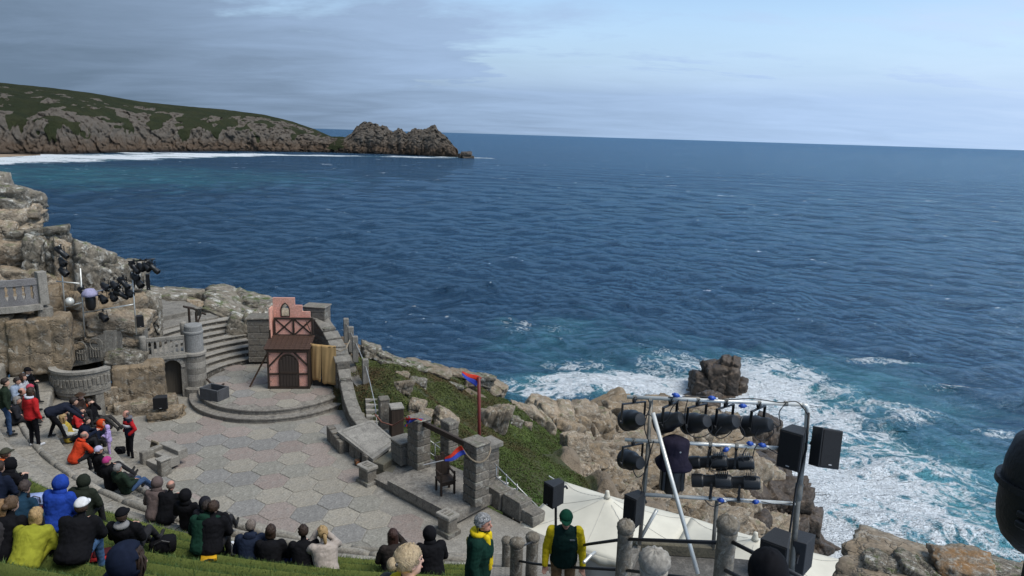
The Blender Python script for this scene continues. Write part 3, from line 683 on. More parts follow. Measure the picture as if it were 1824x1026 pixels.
mb = MB(); disc(mb, (RSX, RSY), 3.12, .1, .4); mb.build('upper_step', step_mat, rs)
pave(rs, .86, (RSX, RSY), RAD(-4), lambda x, y: math.hypot(x-RSX, y-RSY) < 2.72 or (y > RSY+.3 and math.hypot(x-RSX, y-RSY) < 3.0), .40, 8)
# ------------------------------------------------------------------ curved flight of steps behind it
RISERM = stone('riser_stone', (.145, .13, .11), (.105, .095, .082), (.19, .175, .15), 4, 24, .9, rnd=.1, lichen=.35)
fl = thing('curved_steps', 'flight of weathered concrete steps curving up behind the round stage', 'steps')
for k in range(8):
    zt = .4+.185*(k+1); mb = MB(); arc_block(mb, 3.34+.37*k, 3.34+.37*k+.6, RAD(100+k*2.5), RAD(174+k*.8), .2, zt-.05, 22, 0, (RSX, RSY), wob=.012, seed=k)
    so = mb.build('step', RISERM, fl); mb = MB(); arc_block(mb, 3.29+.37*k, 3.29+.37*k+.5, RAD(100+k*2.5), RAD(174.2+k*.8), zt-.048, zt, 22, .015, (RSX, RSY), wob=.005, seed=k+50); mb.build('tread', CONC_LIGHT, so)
mb = MB(); arc_block(mb, 3.3+.37*8, 11.5, RAD(134), RAD(176), .3, .4+.185*8+.1, 20, .03, (RSX, RSY)); arc_block(mb, 3.3+.37*11, 11.5, RAD(140), RAD(172), .5, .4+.185*9+.12, 20, .03, (RSX, RSY)); mb.build('landing', CONCRETE, fl)
# ------------------------------------------------------------------ block-built pillars and walls
def block_pillar(parent, base, w, d, h, rz, course=.24, mat=None, name='stone_block', cap=.0, seed=0, taper=0.):
    rr = random.Random(seed); z = 0; i = 0
    while z < h-.01:
        c = min(course*rr.uniform(.85, 1.2), h-z)
        if h-z-c < .08: c = h-z
        ww = w*(1-taper*z/h)*rr.uniform(.965, 1.02); dd = d*(1-taper*z/h)*rr.uniform(.965, 1.02)
        R = Matrix.Rotation(rz, 3, 'Z')
        if i % 2 == 0 or w < .4:
            mb = MB(); mb.box((0, 0, 0), (ww, dd, c-.008), ch=.02, jit=.006, seed=seed+i); mb.build(name, mat or WALLSTONE, parent, loc=(base[0], base[1], base[2]+z+c/2), rot=(0, 0, rz))
        else:
            f = rr.uniform(.35, .65)
            for s, q in ((0, f), (1, 1-f)):
                off = R @ Vector(((-ww/2+ww*f/2) if s == 0 else (ww/2-ww*(1-f)/2), 0, 0)); mb = MB(); mb.box((0, 0, 0), (ww*q-.008, dd, c-.008), ch=.02, jit=.006, seed=seed+i+s*50)
                mb.build(name, mat or WALLSTONE, parent, loc=(base[0]+off.x, base[1]+off.y, base[2]+z+c/2), rot=(0, 0, rz))
        z += c; i += 1
    if cap:
        mb = MB(); mb.box((0, 0, 0), (w*1.12, d*1.12, cap), ch=.025, jit=.006, seed=seed); mb.build('cap_stone', mat or WALLSTONE, parent, loc=(base[0], base[1], base[2]+h+cap/2), rot=(0, 0, rz))
def block_wall(parent, pts, tops, base, th, course=.3, mat=None, blk=.55, seed=0, cap=.1):
    """pts: ground line, tops: height of the top at each point; courses of blocks, coped"""
    rr = random.Random(seed)
    for (a, b, ta, tb) in zip(pts[:-1], pts[1:], tops[:-1], tops[1:]):
        a = Vector(a[:2]); b = Vector(b[:2]); L = (b-a).length; rz = math.atan2(b.y-a.y, b.x-a.x); n = max(1, round(L/blk))
        for i in range(n):
            c = a+(b-a)*((i+.5)/n); t = ta+(tb-ta)*(i+.5)/n; z = base
            while z < t-.02:
                h_ = min(course*rr.uniform(.85, 1.15), t-z)
                if t-z-h_ < .08: h_ = t-z
                mb = MB(); mb.box((0, 0, 0), (L/n-.008, th*rr.uniform(.95, 1.03), h_-.008), ch=.018, jit=.006, seed=seed+i)
                mb.build('stone_block', mat or WALLSTONE, parent, loc=(c.x, c.y, z+h_/2), rot=(0, 0, rz)); z += h_
            if cap:
                mb = MB(); mb.box((0, 0, 0), (L/n-.006, th*1.18, cap), ch=.02, jit=.005, seed=seed+i); sl = math.atan2(tb-ta, L)
                mb.build('coping_stone', CONCRETE, parent, loc=(c.x, c.y, t+cap/2), rot=(0, -sl, rz))
# left pillar behind the hut
pl = thing('stone_pillar', 'broad grey stone pillar at the right end of the curved steps', 'pillar', at(467, 640, .5))
block_pillar(pl, (0, 0, 0), 1.0, .9, 2.0, RAD(8), .26, cap=.08, seed=3)
# wall that runs round the right side of the round stage
wl = thing('curved_wall', 'grey stone wall stepping down round the right side of the round stage', 'wall')
wp = [aty(540, 600, 30.4), aty(572, 600, 30.0), aty(588, 610, 29.4), aty(604, 640, 28.6), aty(612, 660, 27.8)]
block_wall(wl, wp, [3.0, 2.85, 2.45, 1.95, 1.6], -.3, .55, .28, seed=11, cap=.09)
wp2 = [aty(612, 660, 27.8), at(617, 700, .55), at(624, 722, .45), at(634, 742, .4), at(650, 760, .35)]
block_wall(wl, wp2, [1.35, .95, .62, .42, .3], -.3, .42, .28, seed=12, cap=.09, blk=.5)
bl = thing('wall_tower', 'square stone block standing proud on the wall behind the hut', 'wall block', (0, 0, 0))
c = aty(566, 590, 30.2); block_pillar(bl, (c.x, c.y, 2.6), .95, .7, .78, RAD(-6), .26, cap=.07, seed=5)
# ================================================================== ROCKS
def mpp(p): return abs((CROT.transposed() @ (Vector(p)-Vector((0, 0, CAM_Z)))).z)/FPX   # metres per pixel there
def hill_hit(px, py):
    d = ray(px, py); t = np.arange(14, 130, .12); P = np.array([0, 0, CAM_Z])+t[:, None]*np.array(d)
    z = hill_z(P[:, :2]); hit = P[:, 2] <= z
    i = np.argmax(hit) if hit.any() else np.argmin((P[:, 2]-z)/t)      # a line of sight that skims the crest: the crest itself
    return Vector((P[i, 0], P[i, 1], min(P[i, 2], z[i]+.5)))
def rock_px(parent, px, py, y, w, h, kind='block', mat=None, depth=None, tilt=0., name='boulder', var=None, p=None, rz=None):
    """a boulder that spans about w x h pixels where it stands"""
    p = p or aty(px, py, y); k = mpp(p); rr = random.Random(int(px*7+py*13)); W, H = w*k/2*1.06, h*k/2*1.08; D = depth or (W+H)/2*1.1
    nz = {'block': .8, 'round': .8, 'slab': .42, 'tall': 1.1}[kind]; nx = {'block': 1, 'round': 1, 'slab': 1.1, 'tall': .75}[kind]
    return boulder(parent, p, (W/nx, D/.85, H/nz), kind, (rr.uniform(-.08, .08), tilt, rr.uniform(-.3, .3)+(math.atan2(p.y, p.x)-PI/2)*.6 if rz is None else rz), mat, name, var)
cliff = tag(bpy.data.objects.new('left_cliff', None), kind='structure'); COL.objects.link(cliff)
G, GT, GL, GW = GRANITE, GRANITE_TAN, GRANITE_LICHEN, GRANITE_WET
for a in [(20, 360, 30, 100, 62, 'round', GL), (40, 384, 29.5, 55, 18, 'slab', G), (12, 392, 29.3, 84, 44, 'block', G), (5, 412, 28.5, 48, 36, 'round', G),
          (66, 424, 29, 105, 34, 'slab', GL), (28, 455, 28.6, 100, 66, 'block', G), (88, 458, 28.6, 66, 74, 'block', GL), (125, 468, 28.4, 46, 70, 'block', G), (172, 480, 28.6, 70, 82, 'block', GL),
          (226, 492, 28.8, 58, 58, 'block', GL), (46, 494, 27.6, 84, 30, 'slab', G), (122, 548, 28, 62, 110, 'tall', GT), (200, 556, 28.4, 120, 88, 'block', GT), (212, 578, 27.6, 92, 52, 'block', G, None, .3),
          (262, 560, 29.5, 44, 80, 'tall', GL), (122, 597, 26.6, 66, 48, 'round', GT), (68, 530, 28.5, 130, 120, 'block', G), (150, 440+90, 30, 150, 110, 'block', G), (40, 560, 27.5, 150, 110, 'block', GT),
          (226, 644, 26.8, 62, 44, 'block', GL, None, .25), (232, 606, 28.4, 50, 30, 'block', G), (206, 640, 27.8, 40, 60, 'block', G),
          (100, 695, 27.2, 130, 90, 'block', GT), (-40, 600, 26.6, 110, 160, 'block', GT), (-70, 480, 28, 160, 150, 'block', G), (-60, 390, 30, 120, 130, 'block', GL)]:
    px, py, y, w, h, kd, mt = a[:7]; rock_px(cliff, px, py, y, w, h, kd, mt, a[7] if len(a) > 7 else None, a[8] if len(a) > 8 else 0.)
# quarried faces: tall tan blocks either side of the stage box
def face_block(parent, px0, px1, py0, py1, y, dp, mat, seed):
    a = aty(px0, py0, y); b = aty(px1, py1, y); W = (b.x-a.x)*1.1; H = a.z-b.z; c = (a+b)/2
    bm = bmesh.new(); bmesh.ops.create_cube(bm, size=1); bmesh.ops.subdivide_edges(bm, edges=bm.edges[:], cuts=34, use_grid_fill=True)
    for v in bm.verts:
        q = Vector((v.co.x*W, v.co.y*dp, v.co.z*H)); e = [abs(v.co[i]) for i in range(3)]; s = sorted(e, reverse=True)
        rd = 1-.035*max(0, (s[1]-.36)/.14)**2*(s[0] > .49)
        n = .075*mnoise.fractal(q*.9+Vector((seed, 0, 0)), 1., 2., 4)+.05*mnoise.noise(q*4+Vector((0, seed, 0)))
        for gx in ((-.18, .22) if W > 1.6 else ()):
            gd = v.co.x-gx-.03*math.sin(v.co.z*5+seed); n -= .08*math.exp(-(gd/.016)**2)
        v.co = Vector((q.x*rd, q.y*rd, q.z*rd))+v.co.normalized()*n
    me = bpy.data.meshes.new('rock_face'); bm.to_mesh(me); bm.free(); me.polygons.foreach_set('use_smooth', [True]*len(me.polygons))
    o = link('rock_face', me, mat, parent, (c.x, c.y+dp/2, c.z), (0, 0, RAD(24))); return o
for a in [(4, 102, 568, 670, 24.7, 1.3, GT, 1), (196, 278, 652, 728, 26.0, 1.0, GT, 4), (196, 250, 720, 752, 25.4, 1.0, G, 5), (244, 300, 716, 748, 25.8, 1.0, G, 6), (-60, 6, 566, 668, 24.3, 1.3, GT, 7), (172, 204, 690, 756, 25.5, .8, G, 8)]:
    face_block(cliff, *a)
# ridge behind the steps
ridge = tag(bpy.data.objects.new('rock_ridge', None), kind='structure'); COL.objects.link(ridge)
for a in [(292, 537, 37, 120, 44, 'round', GL), (350, 540, 37.5, 80, 34, 'slab', GL), (424, 540, 37.5, 120, 38, 'slab', GL), (470, 552, 36.5, 60, 30, 'round', GL), (415, 566, 35, 100, 44, 'block', GL, None, .2), (446, 598, 33.6, 90, 64, 'block', GL, None, .3),
          (400, 590, 34.4, 60, 30, 'slab', GL, None, .3), (380, 560, 37, 90, 50, 'block', G), (468, 590, 33.5, 50, 70, 'block', GL), (330, 560, 38, 130, 50, 'block', G), (440, 570, 37.5, 130, 60, 'block', G), (500, 600, 34, 60, 90, 'block', G), (530, 620, 33, 60, 90, 'block', G), (270, 575, 36, 90, 70, 'block', G), (425, 625, 33.2, 60, 40, 'slab', GL, None, .25)]:
    px, py, y, w, h, kd, mt = a[:7]; rock_px(ridge, px, py, y, w, h, kd, mt, a[7] if len(a) > 7 else None, a[8] if len(a) > 8 else 0.)
# boulders on the green slope
GO = stone('granite_orange_lichen', (.30, .16, .06), (.235, .20, .155), (.32, .30, .25), 1.6, 14, .9, rnd=.1, lichen=.5)
for a in [(624, 596, 42, 32, 'round', GO), (662, 622, 36, 26, 'block', GL), (690, 636, 60, 16, 'slab', GL), (728, 650, 64, 14, 'slab', GL), (764, 656, 80, 16, 'slab', G), (716, 668, 26, 16, 'slab', G), (716, 686, 30, 24, 'slab', G), (744, 681, 30, 20, 'round', GL), (795, 748, 46, 44, 'round', G),
          (876, 742, 44, 58, 'slab', G), (812, 688, 30, 13, 'slab', GL), (838, 684, 22, 14, 'slab', G), (866, 688, 60, 26, 'round', G), (902, 700, 80, 34, 'block', G), (934, 716, 70, 34, 'block', G), (966, 724, 60, 30, 'block', G), (916, 752, 22, 32, 'tall', GL), (940, 758, 14, 14, 'round', G), (742, 722, 28, 26, 'round', G), (756, 740, 24, 26, 'block', G),
          (640, 612, 30, 14, 'slab', GL), (850, 672, 50, 20, 'slab', GL), (820, 664, 40, 12, 'slab', G), (880, 664+14, 50, 22, 'block', G), (985, 738, 70, 40, 'block', G), (960, 700+45, 50, 30, 'slab', G), (700, 628+20, 40, 10, 'slab', GL), (930, 790-60, 40, 26, 'block', G)]:
    px, py, w, h, kd, mt = a; p = hill_hit(px, py+h*.25); rock_px(HILL, px, py, 0, w, h, kd, mt, p=p+Vector((0, 0, h*.10*mpp(p))), tilt=.28)
# the tumbled rocks below
RP = [(975, 716), (1060, 706), (1140, 706), (1240, 704), (1330, 722), (1378, 770), (1372, 836), (1440, 890), (1462, 960), (1440, 985), (1320, 950), (1200, 915), (1090, 880), (1030, 840), (1000, 780)]
def scatter_rocks():
    rr = random.Random(21); n = 0; py = 702.
    while py < 985:
        px = 970+rr.uniform(0, 20)
        while px < 1465:
            x = px+rr.uniform(-10, 10); y = py+rr.uniform(-8, 8)
            if inpoly(x, y, RP):
                p = hill_hit(x, y); s = rr.choice([14, 18, 22, 27, 33, 40, 54])*mpp(p)/2*1.25
                if p.z > SEA-1 and p.y < 118:
                    wet = p.z < SEA+6+rr.uniform(-2, 2.5)
                    boulder(HILL, p+Vector((0, 0, s*rr.uniform(-.3, .15))), (s*rr.uniform(.9, 1.35), s*rr.uniform(.8, 1.1), s*rr.uniform(.75, 1.3)), rr.choice(['block', 'block', 'tall', 'slab', 'round']), (rr.uniform(-.15, .15)+.12, rr.uniform(-.15, .15)+.2, rr.choice([0, PI/2, PI])+.5+rr.uniform(-.22, .22)), GW if wet else rr.choice([G, G, GT]))
            px += 16
        py += 11.5
scatter_rocks()
for a in [(1352, 795, 84, 44, 90, 'tall', GW), (1325, 790, 82, 46, 76, 'tall', GW), (1300, 765, 84, 44, 50, 'block', G), (1365, 800, 90, 30, 80, 'tall', GW), (1385, 880, 66, 60, 50, 'block', GW), (1420, 900, 65, 50, 50, 'block', GW), (1435, 935, 64, 56, 56, 'block', GW), (1370, 760, 96, 44, 36, 'block', GW), (1250, 750, 80, 50, 40, 'block', G), (1170, 800, 60, 70, 60, 'block', G), (1120, 840, 52, 70, 60, 'round', G), (1060, 820, 44, 60, 60, 'tall', G), (1020, 800, 38, 40, 60, 'tall', G)]:
    rock_px(HILL, *a[:5], a[5], a[6])
st = thing('sea_stack', 'dark jagged rock standing in white surf beyond the cliff edge', 'rock', at(1283, 710, SEA))
for (px, py, w, h, kd) in [(1290, 676, 52, 66, 'tall'), (1262, 692, 60, 46, 'block'), (1310, 695, 40, 46, 'tall'), (1300, 655, 34, 36, 'block'), (1275, 706, 100, 26, 'slab'), (1275, 668, 40, 40, 'block')]:
    o = rock_px(None, px, py, 109, w, h, kd, GW); o.parent = st; o.location = o.location-st.location
s2 = thing('skerry', 'small low rock off the tip of the far headland', 'rock', at(831, 281, SEA))
for (px, py, w, h) in [(831, 277, 18, 12), (823, 279, 12, 8), (840, 280, 10, 6)]:
    o = rock_px(None, px, py, 1170, w, h, 'block', GW); o.parent = s2; o.location = o.location-s2.location
# outcrop at the lower right, by the viewer
oc = thing('rock_outcrop', 'weathered granite outcrop with lichen at the lower right, above the surf', 'rock', (9, 12.5, 0))
for (px, py, y, w, h, kd, mt) in [(1575, 1012, 12.5, 75, 34, 'round', GL), (1640, 1024, 12.3, 90, 40, 'slab', GL), (1715, 1016, 12.2, 90, 46, 'block', GO), (1790, 1022, 12.2, 110, 34, 'round', GL), (1650, 1060, 12.2, 260, 90, 'block', G), (1800, 1070, 12.0, 200, 90, 'block', G)]:
    o = rock_px(None, px, py, y, w, h, kd, mt); o.parent = oc; o.location = o.location-oc.location
mb = MB(); mb.lathe([(3.2, -9), (2.6, -3), (1.8, -.6), (.6, .15)], (.2, -.1, -.6), 14); mb.build('rock_base', G, oc, True)
# low plants on the slope
def ground_cover():
    rg = np.random.RandomState(9); n = 620000
    X = rg.uniform(-8, 8, n); Y = 19+36*rg.rand(n)**1.35; Z = hill_z(np.stack([X, Y], 1)); P = np.stack([X, Y, Z], 1)
    g = green_mask(X, Y, Z); keep = (rg.rand(n) < g) & (g > .35) & (Z > -14); P = P[keep]; n = len(P)
    P[:, 2] += .35*fbm(P/2.2, 4)*1.0-.02
    hgt = .03+.10*np.clip(fbm(P/1.1+9, 3)+.4, 0, 1.2)
    c = np.clip(.5+.55*fbm(P/2.6, 3)+.25*rg.normal(size=n)*.6, 0, 1)
    sz = rg.uniform(.022, .05, n)*(1+.012*(P[:, 1]-20)); d = rg.normal(size=(n, 3)); d[:, 2] = np.abs(d[:, 2])+.3; d /= np.linalg.norm(d, axis=1)[:, None]
    u = np.cross(d, rg.normal(size=(n, 3))); u /= np.linalg.norm(u, axis=1)[:, None]; w = np.cross(d, u); B = P.copy(); B[:, 2] += hgt*rg.rand(n)
    V = np.empty((n*4, 3)); V[0::4] = B-u*sz[:, None]*.5; V[1::4] = B+w*sz[:, None]*.8; V[2::4] = B+u*sz[:, None]*.5+d*.02; V[3::4] = B-w*sz[:, None]*.8
    me = mesh_np('heather_ground_cover', V, np.arange(n*4).reshape(-1, 4), False); attr(me, 'tone', np.repeat(c, 4)); attr(me, 'near', np.repeat(sstep(28, 20, P[:, 1]+.0*P[:, 0])+sstep(-3, 2, P[:, 0])*.5, 4))
    m, nt, b = new_mat('ground_cover'); h = NT(nt); t = h.attr('tone')
    brown = h.ramp(t, [(0, (.095, .058, .03)), (.35, (.085, .065, .028)), (.6, (.06, .075, .022)), (1, (.10, .12, .035))])
    green = h.ramp(t, [(0, (.02, .045, .01)), (.4, (.045, .09, .016)), (.8, (.075, .13, .025)), (1, (.12, .17, .04))])
    h.L.new(h.mix(h.math('MINIMUM', h.attr('near'), 1.), brown, green), b.inputs['Base Color']); b.inputs['Roughness'].default_value = .8; b.inputs['Specular IOR Level'].default_value = .2
    tag(link('heather_ground_cover', me, m), 'low heather and turf covering the slope beside the stage', 'plants', kind='stuff')
ground_cover()
# ================================================================== LEFT SIDE: TURRET, BALUSTRADE, STAGE BOX, BALCONY
BLACK = plain('black_metal', (.012, .012, .013), .45, 0., .2, 90, spec=.4); STEEL = plain('galvanised_tube', (.42, .42, .40), .42, .7, .1, 40, .2)
ALU = plain('pale_tube', (.62, .62, .58), .38, .35, .1, 30, .12); DARKW = wood('dark_timber', (.022, .015, .011), (.05, .034, .024)); BROWNW = wood('brown_timber', (.05, .028, .017), (.10, .058, .034))
T = Vector((-13.05, 28.1)); S_ = Vector((-15.0, 27.1)); WD = (S_-T).normalized(); WZ = math.atan2(WD.y, WD.x)
tu = thing('turret', 'round pale concrete turret column left of the curved steps', 'turret', (T.x, T.y, 0))
mb = MB(); mb.lathe([(.52, 0), (.52, .34), (.46, .38), (.415, .42)], n=28); autosm = mb.build('plinth', CONCRETE, tu)
for i in range(5):
    mb = MB(); mb.lathe([(.392, .42+i*.258), (.405, .43+i*.258), (.405, .66+i*.258), (.392, .678+i*.258)], n=28); mb.build('course', CONC_LIGHT if i % 2 else CONCRETE, tu)
mb = MB(); mb.lathe([(.41, 1.71), (.46, 1.75), (.46, 1.84), (.40, 1.88)], n=28); mb.build('band', CONC_LIGHT, tu)
mb = MB(); mb.lathe([(.36, 1.88), (.36, 2.62), (.385, 2.66), (.385, 2.72), (.35, 2.75), (.345, 2.95), (.30, 3.0)], n=28); mb.build('drum', stone('turret_grey', (.30, .30, .29), (.25, .25, .24), None, 2, 25, .3), tu)
aw = thing('arched_wall', 'pale rubble wall with a dark arched doorway beside the turret', 'wall')
def wall_pt(d, z=0., off=0.):
    q = T+WD*d; n = Vector((-WD.y, WD.x)); n = n if n.dot(-T) > 0 else -n; q = q+n*off; return Vector((q.x, q.y, z))
D0, D1, SP = .55, 1.22, 1.28                # doorway from turret, springing height
prof = [(.30, 0), (D0, 0), (D0, SP)]+[((D0+D1)/2-(D1-D0)/2*math.cos(a), SP+(D1-D0)/2*math.sin(a)) for a in np.linspace(0, PI, 12)][1:-1]+[(D1, SP), (D1, 0), (1.45, 0), (1.5, 1.0), (2.3, 1.25), (2.45, 1.72), (.30, 1.72)]
nrm = (wall_pt(0, 0, 1)-wall_pt(0, 0, 0))
def wall_frame(off): # maps (d, z, out) -> world
    M = Matrix(((WD.x, 0, nrm.x), (WD.y, 0, nrm.y), (0, 1, 0))); return M
Mw = wall_frame(0); mb = MB(); mb.prism(prof, -.25, .22, M=Mw, c=(T.x, T.y, 0)); mb.build('wall', CONCRETE, aw)
mb = MB(); mb.prism([(D0-.1, -.02), (D1+.1, -.02), (D1+.1, 1.72), (D0-.1, 1.72)], -.24, -.16, M=Mw, c=(T.x, T.y, 0)); mb.build('door', wood('door_dark', (.05, .043, .034), (.085, .072, .055)), aw)
for i in range(9):
    a0, a1 = PI*i/9+.02, PI*(i+1)/9-.02; cx = (D0+D1)/2; R1, R2 = .36, .50
    mb = MB(); mb.prism([(cx-R1*math.cos(a0), SP+R1*math.sin(a0)), (cx-R2*math.cos(a0), SP+R2*math.sin(a0)), (cx-R2*math.cos(a1), SP+R2*math.sin(a1)), (cx-R1*math.cos(a1), SP+R1*math.sin(a1))], .16, .26, M=Mw, c=(T.x, T.y, 0)); mb.build('arch_stone', CONC_LIGHT, aw)
mb = MB(); mb.prism([(.25, 1.72), (2.55, 1.72), (2.55, 1.84), (.25, 1.84)], -.9, .34, M=Mw, c=(T.x, T.y, 0)); mb.build('ledge', CONC_LIGHT, aw)
def balustrade(name, label, M, c, x0, x1, z0, z1, n, mat, th=.12, arch=True):
    t = thing(name, label, 'balustrade'); mb = MB(); L = x1-x0; hr = (z1-z0)
    mb.prism([(x0, z0), (x1, z0), (x1, z0+hr*.14), (x0, z0+hr*.14)], -th/2, th/2, M=M, c=c); mb.build('bottom_rail', mat, t)
    mb = MB(); mb.prism([(x0, z1-hr*.16), (x1, z1-hr*.16), (x1, z1), (x0, z1)], -th/2-.015, th/2+.015, M=M, c=c); mb.build('top_rail', mat, t)
    for i in range(n+1):
        x = x0+L*i/n; w = L/n*.24; za, zb = z0+hr*.14, z1-hr*.16; mb = MB()
        pr = [(x-w, za), (x+w, za), (x+w, zb-w*1.6), (x+w*2.05, zb), (x-w*2.05, zb), (x-w, zb-w*1.6)] if arch else [(x-w*1.5, za), (x+w*1.5, za), (x+w*.8, za+(zb-za)*.35), (x+w*1.25, za+(zb-za)*.6), (x+w*1.0, zb-(zb-za)*.2), (x+w*1.9, zb), (x-w*1.9, zb), (x-w*1.0, zb-(zb-za)*.2), (x-w*1.25, za+(zb-za)*.6), (x-w*.8, za+(zb-za)*.35)]
        pr = [(max(x0, min(x1, a)), b) for a, b in pr]; mb.prism(pr, -th/2+.004, th/2-.004, M=M, c=c); mb.build('baluster', mat, t)
    return t
b1 = balustrade('balustrade', 'pale concrete balustrade with arched openings above the doorway', Mw, (T.x+nrm.x*.22, T.y+nrm.y*.22, 0), .36, 1.72, 1.84, 2.62, 7, CONC_LIGHT)
pp = wall_pt(1.86, 1.84, .22); mb = MB(); mb.lathe([(.13, 0), (.13, .84), (.11, .89), (.0, .90)], n=16); mb.build('end_post', CONC_LIGHT, b1, True, loc=pp)
# handrail and newel at the head of the steps
hr = thing('wooden_handrail', 'dark timber handrail on posts at the head of the curved steps', 'handrail')
a, b, c = aty(336, 548, 30), aty(350, 560, 30), aty(361, 556, 30); base = 1.85
for q, r in ((aty(336, 548, 30), .055), (aty(349, 556, 30.4), .055)):
    mb = MB(); mb.tube([(q.x, q.y, base-.3), (q.x, q.y, q.z)], r, 6); mb.build('post', DARKW, hr)
mb = MB(); mb.tube([aty(327, 546, 29.8), aty(343, 549, 30.2), aty(366, 560, 30.8)], .05, 6); mb.build('rail', DARKW, hr)
mb = MB(); mb.tube([aty(350, 580, 30.4), aty(359, 557, 30.6)], .04, 6); mb.build('brace', DARKW, hr)
q = aty(327, 592, 29.6); np_ = thing('newel_post', 'short pale stone post beside the timber handrail', 'post', (q.x, q.y, q.z)); mb = MB(); mb.lathe([(.13, -.3), (.13, .42), (.11, .47), (0, .48)], n=16); mb.build('shaft', CONC_LIGHT, np_, True)
q = aty(359, 585, 30); pt = thing('plant_pot', 'small dark pot on the turret top by the handrail', 'pot', (q.x, q.y-.2, 2.72)); mb = MB(); mb.lathe([(.10, .2), (.14, .5), (.16, .5), (.16, .55), (.13, .55), (.12, .46), (0, .46)], n=16); mb.build('pot', CONCRETE, pt, True)
# stage box: curved carved front, back wall, side pillar
sb = thing('stage_box', 'carved grey concrete stage box with a curved front at the left', 'stage box', (0, 0, 0))
CARVED = stone('carved_concrete', (.31, .285, .24), (.25, .23, .195), (.19, .175, .15), 5, 30, .9, rnd=.1, lichen=.25, streak=.3)
cb = aty(155, 640, 25.6); cx, cy = cb.x, cb.y-.15
R_ = 1.12; aa = [RAD(205+i*10) for i in range(16)]
def ring(mb, r0, r1, z0, z1, a0, a1, n=24):
    arc_block(mb, r0, r1, a0, a1, z0, z1, n, 0, (cx, cy))
ax0, ax1 = RAD(190), RAD(345)
mb = MB(); ring(mb, R_-.16, R_, 1.30, 2.02, ax0, ax1); mb.build('curved_front', CARVED, sb)
mb = MB(); ring(mb, R_-.2, R_+.05, 2.02, 2.12, ax0, ax1); mb.build('coping', CONC_LIGHT, sb)
for i in range(22):
    a = ax0+(ax1-ax0)*(i+.5)/22; mb = MB(); rr = random.Random(i); mb.box((0, 0, 0), (.11, .045, .22+.2*rr.random()), ch=.018); mb.build('carving', CARVED, sb, loc=(cx+(R_+.012)*math.cos(a), cy+(R_+.012)*math.sin(a), 1.62+.1*rr.random()), rot=(rr.uniform(-.2, .2), 0, a+PI/2))
mb = MB(); ring(mb, R_-.75, R_-.02, 1.18, 1.30, ax0, ax1); mb.build('floor_slab', CONCRETE, sb)
mb = MB(); ring(mb, .35, R_-.1, .75, 1.2, ax0+.1, RAD(275)); mb.build('lower_wall', CONC_LIGHT, sb)
for a in (RAD(278), RAD(322)):
    mb = MB(); mb.box((cx+(R_-.2)*math.cos(a), cy+(R_-.2)*math.sin(a), .6), (.3, .3, 1.25), a, ch=.02); mb.build('pier', CARVED, sb)
mb = MB(); mb.box((cx-1.05, cy-.30, 1.35), (.3, .24, 1.9), RAD(35), ch=.02); mb.build('side_pillar', CARVED, sb)
for (x0, x1, p0, p1, p2, p3, nm) in [(92, 130, 628, 612, 652, 645, 'back_panel'), (128, 158, 612, 604, 645, 640, 'back_panel'), (156, 187, 604, 594, 640, 634, 'back_panel'), (184, 202, 590, 590, 640, 634, 'back_pier')]:
    y0 = 26.1+(x0-92)*.004; A_, B_, C_, D_ = aty(x0, p0, y0), aty(x1, p1, y0+.1), aty(x1, p3+8, y0+.1), aty(x0, p2+8, y0); mb = MB()
    off = Vector((.05, .35, 0)); vs = [A_, B_, C_, D_, A_+off, B_+off, C_+off, D_+off]; mb.add(vs, [(0, 1, 2, 3)[::-1], (4, 5, 6, 7), (0, 4, 5, 1)[::-1], (1, 5, 6, 2)[::-1], (2, 6, 7, 3)[::-1], (3, 7, 4, 0)[::-1]]); mb.build(nm, CARVED, sb)
    if nm == 'back_panel' and x0 > 100:
        for i in range(5):
            q = aty(x0+5+i*4.6, p2-12, y0-.03); mb = MB(); mb.box((0, 0, 0), (.05, .05, .4), ch=.012); mb.build('carving', CARVED, sb, loc=q)
        ct = aty((x0+x1)/2, (p0+p2)/2-9, y0-.04); mb = MB(); mb.tube([ct+Vector((.24*math.cos(t), 0, .24*math.sin(t))) for t in np.linspace(0, 2*PI, 21)], .022, 5); mb.build('carved_ring', CARVED, sb)
for (x0, x1, p0, p1, y0) in [(190, 216, 590, 628, 26.8), (214, 256, 586, 620, 27.2)]:
    A_, B_ = aty(x0, p0, y0), aty(x1, p1, y0); mb = MB(); mb.box((0, 0, 0), (B_.x-A_.x, .5, A_.z-B_.z), ch=.05, jit=.03); mb.build('side_block', CONCRETE, sb, loc=(A_+B_)/2+Vector((0, .2, 0)), rot=(0, 0, RAD(12)))
# upper balcony
ub = thing('upper_balcony', 'curved grey balcony with pierced balustrade high on the left rock', 'balcony')
bc = aty(26, 520, 27.0); BX, BY = bc.x, bc.y; BR = 2.7
def barc(r, a, z): return Vector((BX+r*math.cos(a), BY+r*math.sin(a), z))
GREYP = stone('balcony_grey', (.26, .25, .245), (.21, .20, .2), None, 2, 26, .4, rnd=.1)
a0, a1 = RAD(225), RAD(322); zb_ = 4.42
mb = MB(); arc_block(mb, .4, BR+.18, a0, a1, zb_-.22, zb_, 26, 0, (BX, BY)); mb.build('floor_slab', CONC_LIGHT, ub)
mb = MB(); arc_block(mb, BR-.06, BR+.06, a0, a1, zb_, zb_+.2, 26, 0, (BX, BY)); mb.build('bottom_rail', GREYP, ub)
mb = MB(); arc_block(mb, BR-.08, BR+.08, a0, a1, zb_+.72, zb_+.95, 26, 0, (BX, BY)); mb.build('top_rail', GREYP, ub)
